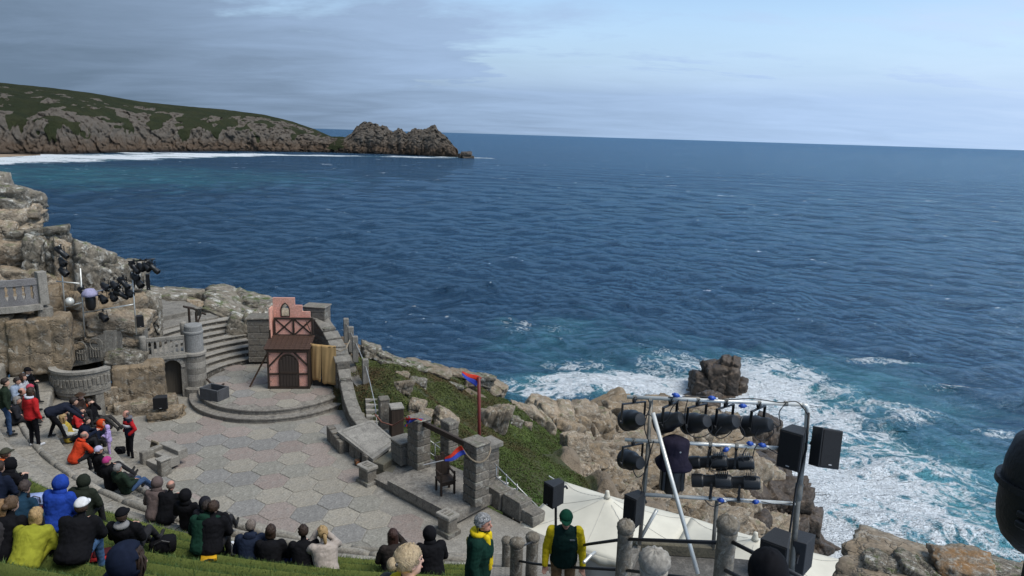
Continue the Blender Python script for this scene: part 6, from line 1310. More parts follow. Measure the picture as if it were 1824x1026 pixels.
def skeleton(pose, lean, arms, turn, bulk, tw=0.):
    V = Vector; J = {}
    ln = RAD(lean); u = V((0, math.sin(ln), math.cos(ln))); f = V((0, math.cos(ln), -math.sin(ln)))
    if pose == 'stand': P = V((0, 0, .93)); J['kn'] = [V((-.10, .03, .48)), V((.10, .05, .48))]; J['an'] = [V((-.11, 0, .08)), V((.12, .04, .08))]
    elif pose == 'walk': P = V((0, 0, .93)); J['kn'] = [V((-.09, .16, .50)), V((.09, -.02, .47))]; J['an'] = [V((-.09, .14, .09)), V((.10, -.26, .10))]
    elif pose == 'bend': P = V((0, -.12, .88)); J['kn'] = [V((-.16, -.02, .48)), V((.13, .10, .47))]; J['an'] = [V((-.2, -.18, .08)), V((.16, .22, .08))]
    elif pose == 'sit': P = V((0, 0, .12)); J['kn'] = [V((-.15, .42, .17)), V((.15, .42, .17))]; J['an'] = [V((-.13, .46, -.36)), V((.13, .50, -.36))]
    elif pose == 'recline': P = V((0, 0, .12)); J['kn'] = [V((-.12, .45, .20)), V((.12, .44, .22))]; J['an'] = [V((-.10, .82, -.22)), V((.12, .80, -.20))]
    elif pose == 'knees': P = V((0, 0, .12)); J['kn'] = [V((-.13, .36, .40)), V((.13, .36, .38))]; J['an'] = [V((-.12, .52, -.02)), V((.12, .54, -.02))]
    J['P'] = P; J['u'] = u; J['f'] = f
    J['hip'] = [P+V((-.095, 0, -.02)), P+V((.095, 0, -.02))]
    J['chest'] = P+u*.34; J['neck'] = P+u*.53
    hu = (u*.55+V((0, .05, .45))).normalized(); J['head'] = J['neck']+hu*.155+V((0, .025, 0)); J['hu'] = hu
    rt = V((math.cos(tw), math.sin(tw), 0)); J['rt'] = rt
    J['sh'] = [P+u*.475-rt*(.175+bulk*.3), P+u*.475+rt*(.175+bulk*.3)]
    J['el'] = []; J['wr'] = []
    for i, sg in enumerate((-1, 1)):
        am = arms if isinstance(arms, str) else arms[i]; S = J['sh'][i]
        if am == 'side': e = S+V((sg*.07, -.03, -.28)); w = e+V((sg*.015, .07, -.24))
        elif am == 'pocket': e = S+V((sg*.12, -.09, -.26)); w = V((sg*.20, .09, P.z+.05))
        elif am == 'lap': e = S+V((sg*.09, .02, -.26))+f*.04; w = V((sg*.06, .27, P.z+.14))
        elif am == 'knee': e = S+V((sg*.10, .14, -.22)); w = J['kn'][i]+V((-sg*.03, -.02, .10))
        elif am == 'phone': e = S+V((sg*.06, .10, -.25)); w = S+V((-sg*.11, .32, -.16))
        elif am == 'face': e = S+V((sg*.10, .18, -.15)); w = J['head']+V((sg*.07, .13, -.04))
        elif am == 'back': e = S+V((sg*.12, -.18, -.22)); w = S+V((sg*.16, -.30, -.46))
        elif am == 'reach': e = S+V((sg*.05, .20, -.20)); w = S+V((sg*.02, .36, -.38))
        elif am == 'cross': e = S+V((sg*.10, .06, -.25)); w = S+V((-sg*.14, .22, -.20))
        J['el'].append(e); J['wr'].append(w)
    return J
def person(label, loc, rz, pose='sit', lean=5, arms='lap', top=(.02, .02, .022), legs=(.02, .02, .022), skin=0, hair=(.05, .03, .02), head='short', hatcol=None, s=1., bulk=.02, vox=.026, shoes=(.03, .03, .03), cols=None, turn=0., nod=0., detail=False, group=None, collar=None, tw=0., hand_open=True):
    J = skeleton(pose, lean, arms, turn, bulk, tw); V = Vector; mb = MB(); tags = []; segs = []
    def seg(a, b, ra, rb, t): segs.append((a, b, ra, rb)); tags.append(t)
    P, u, f, rt = J['P'], J['u'], J['f'], J['rt']; b = bulk
    # torso: pelvis, waist, chest, shoulders, neck
    X = V((1, 0, 0)); R_ = lambda z, rx, ry, k=0.: (P+u*z+f*k, (X.lerp(rt, min(1, max(0, z/.4))))*(rx+b), f*(ry+b*1.1))
    ell_loft(mb, [R_(-.12, .10, .08), R_(-.06, .165, .115), R_(.04, .165, .118), R_(.16, .15, .108, .01), R_(.30, .172, .122, .015), R_(.42, .18, .112, .0), R_(.48, .15, .085, -.01), R_(.525, .075, .06, 0)], 18)
    seg(P+u*(.03 if pose in ('stand', 'walk') else -.08), P+u*.2, .14+b, .14+b, 'belly'); seg(P-u*.10, P-u*.04, .13, .13, 'thigh'); seg(P+u*.24, P+u*.46, .15+b, .13+b, 'chest'); seg(J['sh'][0], J['sh'][1], .07, .07, 'chest')
    capsule(mb, P+u*.5, J['head']-J['hu']*.08, .056, .052); seg(P+u*.56, J['head']-J['hu']*.06, .05, .05, 'neck')
    tq = Matrix.Rotation(turn, 3, 'Z') @ Matrix.Rotation(-nod, 3, 'X'); H = J['head']
    ellipsoid(mb, H+V((0, -.008, .022)), (.077, .096, .098), M=tq); ellipsoid(mb, H+tq @ V((0, .028, -.055)), (.058, .066, .066), M=tq)
    capsule(mb, H+tq @ V((0, .088, .012)), H+tq @ V((0, .108, -.028)), .010, .016, 8)
    for sg in (-1, 1): ellipsoid(mb, H+tq @ V((sg*.078, -.005, -.005)), (.012, .022, .032), 8, 6, tq)
    if detail:
        capsule(mb, H+tq @ V((-.024, .085, -.062)), H+tq @ V((.024, .085, -.062)), .009, .009, 8); capsule(mb, H+tq @ V((-.03, .088, .034)), H+tq @ V((.03, .088, .034)), .011, .011, 8); ellipsoid(mb, H+tq @ V((0, .07, -.098)), (.028, .026, .022), 8, 6, tq)
    seg(H-V((0, 0, .05)), H+V((0, 0, .05)), .085, .09, 'head')
    for i, sg in enumerate((-1, 1)):
        S, E, W = J['sh'][i], J['el'][i], J['wr'][i]
        capsule(mb, S, E, .062+b*.5, .050+b*.4); capsule(mb, E, W, .049+b*.4, .036+b*.3)
        seg(S, E, .058+b*.5, .05+b*.4, 'arm'); seg(E, W, .048+b*.4, .036+b*.3, 'sleeve')
        d = (W-E).normalized(); side = d.cross(V((0, 0, 1))); side = side.normalized() if side.length > .2 else V((1, 0, 0)); nn = side.cross(d).normalized()
        if arms != 'pocket' and not (isinstance(arms, (list, tuple)) and arms[i] == 'pocket'):
            pc = W+d*.045; ell_loft(mb, [(W-d*.01, side*.024, nn*.019), (W+d*.03, side*.037, nn*.017), (W+d*.075, side*.040, nn*.015), (W+d*.09, side*.034, nn*.011)], 10); seg(W+d*.015, W+d*.08, .03, .03, 'hand')
            fl = 1. if detail else .9; inward = V((-sg, 0, 0)); curl = (nn if nn.dot(V((0, 1, -.6))) > 0 else -nn)
            for k in range(4):
                o = side*((k-1.5)*.0205); L = (.062, .072, .067, .052)[k]; k1 = W+d*.085+o; k2 = k1+(d*.8+curl*.5).normalized()*L*.55; k3 = k2+(d*.35+curl*.95).normalized()*L*.5
                capsule(mb, k1, k2, .0095, .0088, 6); capsule(mb, k2, k3, .0088, .0075, 6); seg(k1, k3, .01, .009, 'hand')
            ts = side*(1 if side.dot(inward) > 0 else -1); t1 = W+d*.03+ts*.032; t2 = t1+(d*.75+ts*.55).normalized()*.038; t3 = t2+(d*.9+curl*.3).normalized()*.028; capsule(mb, t1, t2, .0125, .0105, 6); capsule(mb, t2, t3, .0105, .008, 6); seg(t1, t3, .012, .009, 'hand')
        hp, kn, an = J['hip'][i], J['kn'][i], J['an'][i]
        capsule(mb, hp, kn, .088+b*.3, .060+b*.2); capsule(mb, kn, an, .058+b*.2, .042+b*.2); seg(hp+(kn-hp)*.12, kn, .08, .06, 'thigh'); seg(kn, an, .056, .044, 'shin')
        fd = V((sg*.18, 1, 0)).normalized(); toe = an+fd*.15+V((0, 0, -.03)); 
        if pose == 'recline': toe = an+V((sg*.03, .07, .13))
        capsule(mb, an+V((0, -.03, -.035)), toe, .042, .036); seg(an+V((0, -.03, -.035)), toe, .045, .04, 'shoe')
    if head == 'hood':    # raised hood is part of the coat: a soft shell round the head, open at the face
        pass
    me = mb.mesh('body'); o = bpy.data.objects.new('body', me); COL.objects.link(o)
    r = o.modifiers.new('r', 'REMESH'); r.mode = 'VOXEL'; r.voxel_size = vox; r.use_smooth_shade = True
    sm = o.modifiers.new('s', 'SMOOTH'); sm.factor = .45; sm.iterations = 2 if vox > .015 else 3
    dg = bpy.context.evaluated_depsgraph_get(); ev = bpy.data.meshes.new_from_object(o.evaluated_get(dg)); o.modifiers.clear(); o.data = ev; bpy.data.meshes.remove(me); ev.name = 'body'
    base = {'chest': top, 'belly': top, 'arm': top, 'sleeve': top, 'thigh': legs, 'shin': legs, 'shoe': shoes}; base.update(cols or {})
    names = ['skin']; mats = [skin_mat(skin)]; idx = []
    for t in tags:
        if t in ('head', 'neck', 'hand') and t not in (cols or {}): idx.append(0); continue
        c = base.get(t, top); key = tuple(c)
        if key not in names: names.append(key); mats.append(cloth(key))
        idx.append(names.index(key))
    for m in mats: ev.materials.append(m)
    n = len(ev.polygons); C = np.empty(n*3); ev.polygons.foreach_get('center', C); C = C.reshape(-1, 3); D = np.empty((len(segs), n))
    for k, (a, b_, ra, rb) in enumerate(segs):
        a = np.array(a); b_ = np.array(b_); ab = b_-a; t = np.clip(((C-a) @ ab)/max(1e-9, ab @ ab), 0, 1); D[k] = np.linalg.norm(C-(a+t[:, None]*ab), axis=1)-(ra+(rb-ra)*t)
    ev.polygons.foreach_set('material_index', np.array(idx, np.int32)[D.argmin(0)]); ev.polygons.foreach_set('use_smooth', np.ones(n, bool)); ev.update()
    nv = len(ev.vertices); Vc = np.empty(nv*3); ev.vertices.foreach_get('co', Vc); Vc = Vc.reshape(-1, 3); Nn = np.empty(nv*3); ev.vertices.foreach_get('normal', Nn); Nn = Nn.reshape(-1, 3)
    Dv = np.full(nv, 9.)
    for k, (a, b_, ra, rb) in enumerate(segs):
        if tags[k] in ('head', 'neck', 'hand'): a = np.array(a); b_ = np.array(b_); ab = b_-a; t = np.clip(((Vc-a) @ ab)/max(1e-9, ab @ ab), 0, 1); Dv = np.minimum(Dv, np.linalg.norm(Vc-(a+t[:, None]*ab), axis=1)-ra)
    sd = float(loc[0])*3.7; wr = (1-np.abs(fbm(Vc*np.array([7., 7., 11.])+sd, 3))*1.6)*.6+.5*fbm(Vc*4.+sd+9, 2)       # creases in the cloth
    Vc = Vc+Nn*((wr-.35)*(.009 if detail else .015)*sstep(.02, .07, Dv))[:, None]; ev.vertices.foreach_set('co', Vc.ravel().astype(np.float32)); ev.update()
    root = thing('person', label, 'person', loc, rz, group); root.scale = (s, s, s); o.parent = root
    # ---- hair, hats and hoods: shells over the head
    def shell(name, scale, keep, mat, jitter=.0, n=26, m=18, off=(0, -.006, .018), sol=.012, wave=0., par=None):
        vs = []; ids = {}; fs = []
        for i in range(m+1):
            for j in range(n):
                a = -PI/2+PI*i/m; t = 2*PI*j/n; q = Vector((math.cos(a)*math.cos(t), math.cos(a)*math.sin(t), math.sin(a)))
                w = 1+jitter*mnoise.noise(q*5+Vector((loc[0], loc[1], 0)))+wave*math.sin(t*14+q.z*6); vs.append(H+tq @ Vector((q.x*scale[0]*w+off[0], q.y*scale[1]*w+off[1], q.z*scale[2]*w+off[2])))
        for i in range(m):
            for j in range(n):
                a = -PI/2+PI*(i+.5)/m; t = 2*PI*(j+.5)/n; q = (math.cos(a)*math.cos(t), math.cos(a)*math.sin(t), math.sin(a))
                if keep(*q): fs.append((i*n+j, i*n+(j+1) % n, (i+1)*n+(j+1) % n, (i+1)*n+j))
        b2 = MB(); b2.add(vs, fs); ob = b2.build(name, mat, par or root, True); bm = bmesh.new(); bm.from_mesh(ob.data); bmesh.ops.delete(bm, geom=[v for v in bm.verts if not v.link_faces], context='VERTS'); bmesh.ops.remove_doubles(bm, verts=bm.verts[:], dist=1e-5); bm.to_mesh(ob.data); bm.free()
        so = ob.modifiers.new('t', 'SOLIDIFY'); so.thickness = sol; so.offset = 0; return ob
    hm = wood('hair_%02x%02x%02x' % tuple(int(255*c**.45) for c in hair), tuple(c*.45 for c in hair), tuple(min(1, c*1.35) for c in hair), (120, 40, 28), .55, .9)
    cap_keep = lambda x, y, z: z > (.30 if y > .35 else (.0 if y > 0 else -.45))
    if head in ('short', 'cap', 'ponytail', 'long', 'bun', 'thin', 'bob', 'beanie', 'sunhat', 'hood_down'):
        if head == 'thin': shell('hair', (.083, .103, .100), lambda x, y, z: -.35 < z < .45 and y < .25, hm, .05)
        elif head not in ('beanie',): shell('hair', (.087, .107, .112), cap_keep, hm, .04 if head in ('cap', 'sunhat') else .2, off=(0, -.012, .022) if head not in ('cap', 'sunhat') else (0, -.012, .01), wave=.015 if detail else 0)
    if head in ('long', 'bob'):
        bl = MB(); L = .34 if head == 'long' else .17; rows = []
        for k in range(9):
            t = k/8; z = .06-t*L; c = H+tq @ V((0, -.035-.03*t, z)); w = .088+.012*math.sin(t*3); rows.append((c, (tq @ V((w, 0, 0))), (tq @ V((0, .075-.03*t, 0)))))
        ell_loft(bl, rows, 16); bl.build('long_hair', hm, root, True)
        if head == 'long':
            for sg in (-1, 1): b3 = MB(); capsule(b3, H+tq @ V((sg*.078, .03, .03)), H+tq @ V((sg*.082, .035, -.16)), .022, .016); b3.build('hair_lock', hm, root, True)
    if head in ('ponytail', 'bun'):
        bl = MB(); a = H+tq @ V((0, -.105, .03))
        if head == 'bun': ellipsoid(bl, a+tq @ V((0, -.025, -.01)), (.045, .05, .05))
        else: bl.tube([a, a+tq @ V((0, -.06, -.01)), a+tq @ V((0, -.075, -.1)), a+tq @ V((.01, -.06, -.22))], [.025, .035, .032, .008], 10)
        bl.build('ponytail', hm, root, True); b3 = MB(); b3.tube([a+tq @ V((0, .005, 0)), a+tq @ V((0, -.02, 0))], .03, 10); b3.build('hair_tie', BLACK, root)
    hc = cloth(hatcol) if hatcol else None
    if head == 'cap':
        shell('cap', (.096, .116, .118), lambda x, y, z: z > .18, hc, 0., off=(0, -.006, .022)); bl = MB(); n = 10; vs = []
        for k in range(n+1):
            t = RAD(15)+(PI-RAD(30))*k/n; vs += [H+tq @ V((.092*math.cos(t), .112*math.sin(t)-.004, .045)), H+tq @ V((.090*math.cos(t), .112*math.sin(t)+.085*math.sin(t), .030))]
        bl.add(vs, [(2*k, 2*k+1, 2*k+3, 2*k+2) for k in range(n)]); pk = bl.build('peak', hc, root, True); so = pk.modifiers.new('t', 'SOLIDIFY'); so.thickness = .008
    if head == 'beanie': shell('woolly_hat', (.092, .112, .118), lambda x, y, z: z > (.22 if y > 0 else -.1), hc, .02, wave=.01)
    if head == 'sunhat':
        shell('hat_crown', (.095, .112, .115), lambda x, y, z: z > .25, hc); bl = MB(); bl.lathe([(.09, 0), (.17, -.012), (.172, -.006), (.09, .01)], H+V((0, 0, .05)), 20); bl.build('hat_brim', hc, root, True)
    if head == 'hood' and detail: shell('hair', (.088, .108, .112), lambda x, y, z: z > .25 or (abs(x) > .55 and z > -.7), hm, .12, off=(0, -.004, .02)); b3 = MB(); capsule(b3, H+tq @ V((.06, .07, .05)), H+tq @ V((.075, .065, -.10)), .022, .012); b3.build('hair_lock', hm, root, True)
    if head == 'hood': shell('hood', (.118, .138, .142), lambda x, y, z: y < .52 or z > .78, hc or cloth(top), .05, off=(0, -.012, .01), sol=.018); 
    if head == 'hood' :
        bl = MB(); ell_loft(bl, [(J['neck']+u*-.03, X*.13, f*.11), (J['neck']+u*.03, X*.115, f*.105), (J['neck']+u*.075, X*.098, f*.098)], 16); bl.build('hood_neck', hc or cloth(top), root, True)
    if head in ('hood_down',) or collar:
        bl = MB(); cc = J['neck']+u*-.015; ell_loft(bl, [(cc-f*.03, X*.12, f*.10), (cc+u*.04-f*.035, X*.125, f*.115), (cc+u*.07-f*.04, X*.10, f*.095)], 16); bl.build('collar', cloth(collar or top), root, True)
        if head == 'hood_down': b3 = MB(); ellipsoid(b3, cc-f*.12+u*.0, (.12, .06, .08)); b3.build('folded_hood', cloth(collar or top), root, True)
    if detail:
        for sg in (-1, 1):
            b3 = MB(); ellipsoid(b3, H+tq @ V((sg*.03, .083, .012)), (.012, .008, .007), 8, 6, tq); b3.build('eye', plain('eye_dark', (.02, .016, .014), .2), root, True)
            b3 = MB(); capsule(b3, H+tq @ V((sg*.016, .093, .036)), H+tq @ V((sg*.046, .084, .036)), .004, .003, 6); b3.build('eyebrow', hm, root)
        b3 = MB(); capsule(b3, H+tq @ V((-.022, .094, -.063)), H+tq @ V((.022, .094, -.063)), .006, .006, 8); b3.build('lips', plain('lips', (.36, .18, .14), .5), root, True)
    return root, J
def strands(root, J, turn, mat, n, mode, seed=0):
    """locks of hair laid over the head"""
    rr = random.Random(seed); H = J['head']; tq = Matrix.Rotation(turn, 3, 'Z'); mb = MB()
    def srf(az, el, k=1.):
        return H+tq @ Vector((.087*k*math.cos(el)*math.sin(az), .107*k*math.cos(el)*math.cos(az)-.012, .112*k*math.sin(el)+.022))
    for i in range(n):
        if mode == 'swept':                  # combed back from the brow to a knot
            az = rr.uniform(-1.9, 1.9); e0 = rr.uniform(.25, .55) if abs(az) < .9 else rr.uniform(-.2, .3); pts = []
            for t in np.linspace(0, 1, 7): a = az+(math.copysign(PI, az)-az)*t; e = e0+(1.15-e0)*math.sin(PI*t)*(1-abs(az)/2.6)+(.1-e0)*t*.6; pts.append(srf(a, e, 1.03+rr.uniform(0, .03)))
            mb.tube(pts, [.003, .0045, .005, .005, .005, .0045, .003], 5)
        else:                                # short and ruffled
            az = rr.uniform(-PI, PI); el = rr.uniform(.1 if abs(az) > 1 else .5, 1.45); p = srf(az, el); q = srf(az+rr.uniform(-.5, .5), el+rr.uniform(-.25, .25), 1.10+rr.uniform(0, .09)); mb.tube([p, p.lerp(q, .55)+Vector((0, 0, .006)), q], [.005, .0045, .001], 5)
    mb.build('hair_locks', mat, root, True)
FOCUS = Vector((-7.6, 23.6, 0))
def face_to(p, q=FOCUS): return math.atan2(q.y-p.y, q.x-p.x)-PI/2
def seat_at(px, py):
    """a place on the row of seats under that point of the picture, a little behind the row's edge"""
    p = terrace_hit(px, py); r = math.hypot(p.x-QX, p.y-QY); k = max(0, int((r-R0)//TREAD)); a = math.atan2(p.y-QY, p.x-QX); r = R0+TREAD*k+min(.5, max(.18, r-R0-TREAD*k))
    return Vector((QX+r*math.cos(a), QY+r*math.sin(a), row_top(k)+(.012 if k < N_STONE else .03)))
def seat_by_head(px, py, pose, lean, s):
    """the place on the rows whose sitter has the head on that line of sight"""
    Jh = skeleton(pose, lean, 'lap', 0, .02)['head']; hz, hy = Jh.z*s, Jh.y*s; d = ray(px, py); t = 12.8 if px > 260 else 10.4      # no row nearer than this holds the people seen there
    while t < 34:
        p = Vector((0, 0, CAM_Z))+d*t; f = Vector((math.sin(-face_to(p)), math.cos(face_to(p)), 0)); q = p-f*hy
        r = math.hypot(q.x-QX, q.y-QY); k = int((r-R0)//TREAD); z = row_top(max(k, 0))
        if p.z-hz <= z: return Vector((q.x, q.y, z+(.012 if k < N_STONE else .03)))
        t += .02
    return at(px, py, .1)
BK, NV, DGN, GY = (.006, .006, .0075), (.008, .012, .026), (.014, .025, .016), (.07, .07, .072)
JEAN, RD_, OR = (.035, .065, .13), (.40, .018, .02), (.50, .055, .015)
BRN, DKH, GRYH, BLD, BALD = (.038, .021, .013), (.022, .015, .012), (.20, .19, .18), (.36, .24, .11), (.40, .22, .155)
# label, px, py (seat), pose, kwargs
CROWD = [
 ('man in black jacket and dark cap at the top of the left rows with phone', 51, 661, 'sit', dict(top=BK, head='cap', hatcol=BK, arms='phone', collar=(.5, .5, .48), lean=12)),
 ('woman in a white top seated near the top of the left rows', 42, 672, 'sit', dict(top=(.42, .42, .44), head='long', hair=BRN)),
 ('dark-haired man in a pale blue shirt at the far left rows', 31, 680, 'sit', dict(top=(.25, .30, .38), hair=DKH)),
 ('person in a pink headscarf and blue striped sleeves on the left rows', 54, 692, 'sit', dict(top=BK, head='beanie', hatcol=(.42, .06, .09), cols={'sleeve': (.30, .34, .50), 'arm': (.42, .43, .46)}, lean=20)),
 ('bald man in dark brown on the left rows behind the red coat', 39, 699, 'sit', dict(top=(.03, .022, .018), head='thin', hair=BRN, skin=3)),
 ('grey-haired person in a dark jacket at the left, beside the red coat', 31, 714, 'sit', dict(top=(.02, .02, .024), hair=GRYH, head='bob')),
 ('person in a brown hat seated below the stage box', 143, 706, 'sit', dict(top=(.035, .022, .018), head='sunhat', hatcol=(.05, .03, .02), skin=2)),
 ('grey-haired man in a rust orange jacket below the stage box', 146, 716, 'recline', dict(top=(.33, .055, .018), hair=GRYH, lean=-12, legs=(.03, .028, .026))),
 ('dark-clothed person photographing with a phone below the stage box', 159, 717, 'recline', dict(top=BK, arms='face', head='short', hair=DKH, lean=-18, legs=(.04, .038, .036))),
 ('dark-haired person in a bright red jacket seated below the orange one', 143, 732, 'sit', dict(top=(.42, .025, .025), hair=DKH, lean=8)),
 ('bald man in sunglasses and dark jacket left of the red jacket', 115, 733, 'recline', dict(top=BK, head='thin', hair=(.1, .07, .05), lean=-10)),
 ('fair-haired woman in a yellow and white jacket on the left rows', 113, 745, 'recline', dict(top=(.50, .36, .06), head='long', hair=BLD, lean=-12, cols={'sleeve': (.55, .55, .52), 'arm': (.52, .5, .42)})),
 ('dark-haired man in a navy jacket eating, beside the child in lilac', 155, 750, 'sit', dict(top=NV, hair=DKH, arms='phone', lean=6)),
 ('person in an orange hood behind the child in lilac', 182, 755, 'sit', dict(top=NV, head='hood', hatcol=OR, lean=18)),
 ('bald man in an orange-red hooded jacket seated on the pale kerb', 152, 777, 'sit', dict(top=(.48, .045, .015), head='thin', hair=(.2, .15, .12), lean=16, arms='knee', collar=(.48, .045, .015), skin=3)),
 ('person in a white-brimmed hat and dark coat by the pale kerb', 176, 803, 'recline', dict(top=BK, head='beanie', hatcol=(.40, .38, .50), lean=-8)),
 ('person in a pink hat and sunglasses lower down the pale kerb', 191, 823, 'recline', dict(top=BK, head='beanie', hatcol=(.36, .04, .16), lean=-8)),
 ('reclining person in dark green with jeans stretched toward the stage', 211, 836, 'recline', dict(top=DGN, hair=GRYH, lean=-20, legs=JEAN)),
 ('person in a mottled brown hood in the front row', 283, 861, 'sit', dict(top=(.10, .075, .07), head='hood', lean=10)),
 ('bald man in black reading in the front row', 302, 866, 'sit', dict(top=BK, head='thin', hair=(.15, .1, .08), lean=12, skin=3, arms='phone')),
 ('left of two people in black hoods in the front row', 331, 884, 'recline', dict(top=BK, head='hood', lean=-8)),
 ('right of two people in black hoods in the front row', 365, 897, 'recline', dict(top=(.014, .014, .018), head='hood', lean=-6)),
 ('dark-haired bearded man in black reclining at the end of the front row', 384, 904, 'recline', dict(top=BK, hair=DKH, lean=-16)),
 ('man in a camouflage cap and orange collar at the left edge', 11, 811, 'sit', dict(top=(.03, .03, .028), head='cap', hatcol=(.05, .05, .035), collar=(.45, .09, .02), lean=8)),
 ('brown-haired person in navy cut off by the left edge', 2, 836, 'sit', dict(top=NV, hair=BRN, lean=10)),
 ('person in a black hood eating from a tray at the left', 18, 829, 'sit', dict(top=BK, head='hood', lean=12, arms='phone')),
 ('dark-haired man in a blue jacket bowing his head at the left', 42, 872, 'sit', dict(top=(.012, .035, .06), hair=(.05, .035, .03), lean=18, nod=.3)),
 ('woman with a tied-up brown bun in black at the left edge', 18, 902, 'sit', dict(top=BK, head='bun', hair=(.09, .055, .03), lean=8)),
 ('fair-haired person cut off by the left edge near the grass', 3, 925, 'sit', dict(top=(.03, .028, .03), head='bob', hair=(.22, .13, .06), lean=10)),
 ('fair-haired woman huddled in a yellow rain poncho', 70, 921, 'sit', dict(top=(.24, .245, .025), head='bob', hair=BLD, lean=30, bulk=.03, cols={'thigh': (.24, .245, .025)}, arms='lap')),
 ('person in a bright blue padded coat with the hood up', 107, 863, 'sit', dict(top=(.014, .045, .26), head='hood', lean=4, bulk=.045)),
 ('person in a dark green hood beside the blue padded coat', 150, 860, 'sit', dict(top=(.016, .02, .014), head='hood', lean=4, bulk=.05)),
 ('man in a white cap and black jacket with blue jeans on the grass', 146, 906, 'sit', dict(top=BK, head='cap', hatcol=(.62, .62, .62), lean=20, legs=(.05, .10, .19), arms='phone', bulk=.05)),
 ('person in a black cap lying back with a phone on the grass', 219, 921, 'recline', dict(top=BK, head='cap', hatcol=BK, lean=-14, arms='phone', collar=(.2, .2, .2))),
 ('man in a dark green hooded jacket at the grass edge', 366, 926, 'sit', dict(top=(.008, .032, .02), hair=DKH, lean=12, nod=.3, bulk=.035, head='hood_down')),
 ('brown-haired person in black sitting on a yellow bag', 379, 948, 'sit', dict(top=BK, hair=BRN, lean=8)),
 ('grey-haired man in a navy hooded coat at the grass edge', 445, 940, 'sit', dict(top=(.012, .018, .036), hair=(.16, .13, .11), lean=10, turn=-.3, bulk=.035, head='hood_down')),
 ('brown-haired woman in dark clothes right of the navy coat', 480, 968, 'sit', dict(top=BK, head='bob', hair=(.032, .018, .012), lean=8)),
 ('brown-haired man in black filming with a phone', 540, 970, 'sit', dict(top=BK, hair=(.03, .017, .011), arms='phone', lean=8)),
 ('blonde woman in a beige hooded top holding a camera', 580, 985, 'sit', dict(top=(.36, .31, .27), head='ponytail', hair=BLD, arms='face', lean=10)),
 ('red-haired woman in dark brown near the front blonde head', 697, 979, 'sit', dict(top=(.025, .02, .018), head='long', hair=(.04, .018, .013), arms=('lap', 'face'), lean=8)),
 ('person in a black hood with back turned at the right end of the grass', 762, 962, 'sit', dict(top=BK, head='hood', lean=6, bulk=.04)),
]
for (lb, px, py, pose, kw) in CROWD:
    rr = random.Random(lb); ss = rr.uniform(.94, 1.02); kw['lean'] = kw.get('lean', 5)+(14 if pose == 'sit' else 0); p = seat_by_head(px, py, pose, kw['lean'], ss); near = p.y < 13; kw.setdefault('skin', rr.randrange(3)); kw['bulk'] = kw.get('bulk', .02)+(.03 if near else .012)
    if pose == 'recline': kw.setdefault('arms', 'lap')
    person(lb, p, face_to(p)+rr.uniform(-.15, .15), pose, vox=.02 if near else .026, group='seated audience', s=ss, **kw)
def on_row(px, py): return terrace_hit(px, py)+Vector((0, 0, .012))
person('standing man in a dark green jacket and jeans at the far left', on_row(16, 776), face_to(on_row(16, 776))+.1, 'stand', 4, 'side', (.016, .026, .016), JEAN, hair=DKH, group='standing people')
person('person standing in a bright red coat and black trousers on the left rows', on_row(62, 796), face_to(on_row(62, 796))+.5, 'stand', 4, 'side', RD_, BK, hair=BRN, head='long', collar=(.5, .52, .58), bulk=.04, shoes=(.5, .5, .5), group='standing people')
person('person in navy bending forward beside the red coat', on_row(102, 782), face_to(on_row(102, 782))+.1, 'bend', 78, 'reach', (.012, .015, .026), BK, hair=DKH, bulk=.04, group='standing people')
person('small child in a lilac hooded snowsuit standing on the stage edge', at(197, 813, .46), RAD(120), 'stand', 2, 'cross', (.36, .28, .50), (.36, .26, .44), head='hood', s=.62, bulk=.03, shoes=(.5, .5, .5), cols={'hand': (.42, .34, .56)}, group='standing people')
rm, jm = person('man in sunglasses and a red and navy jacket standing on the stage, hands in pockets', at(235, 820, .0), RAD(140), 'stand', 2, 'pocket', (.012, .014, .026), BK, head='thin', hair=(.12, .09, .08), skin=3, cols={'arm': (.38, .016, .02), 'sleeve': (.38, .016, .02), 'neck': (.12, .12, .14)}, collar=(.12, .12, .14), group='standing people', s=1.03)
mb = MB(); ell_loft(mb, [(Vector((0, .012, 1.20)), Vector((.202, 0, 0)), Vector((0, .152, 0))), (Vector((0, .014, 1.29)), Vector((.205, 0, 0)), Vector((0, .153, 0)))], 20); mb.build('white_band', cloth((.55, .55, .55)), rm, True); mb = MB(); ell_loft(mb, [(Vector((0, .012, 1.292)), Vector((.207, 0, 0)), Vector((0, .150, 0))), (Vector((0, .006, 1.37)), Vector((.20, 0, 0)), Vector((0, .135, 0))), (Vector((0, 0, 1.42)), Vector((.16, 0, 0)), Vector((0, .1, 0)))], 20); mb.build('red_yoke', cloth((.38, .016, .02)), rm, True)
# ---- people close by
GRN = (.006, .028, .020); YEL = (.62, .46, .015)
def head_place(px, py, d, headz): p = atd(px, py, d); return Vector((p.x, p.y, p.z-headz))
r1, j1 = person('grey-haired steward in a dark green jacket with a yellow hood, seen from the side', head_place(853, 928, 9.4, 1.64), RAD(-100), 'stand', 3, 'side', GRN, (.02, .02, .022), hair=(.30, .30, .30), head='short', skin=3, vox=.011, bulk=.055, detail=True, collar=YEL, turn=0, group='stewards')
mb = MB(); capsule(mb, (.06, .125, 1.44), (.04, .165, 1.0), .05, .04); capsule(mb, (-.05, .125, 1.44), (-.03, .165, 1.02), .05, .04); mb.build('yellow_front', cloth(YEL), r1, True)
mb = MB(); mb.tube([(-.05+.03*math.cos(a), -.165-.0*a, 1.30+.05*math.sin(a)) for a in np.linspace(0, 2*PI, 13)], .006, 5); mb.tube([(-.05, -.17, 1.27), (-.03, -.172, 1.33)], .006, 5); mb.build('emblem', cloth((.50, .40, .08)), r1)
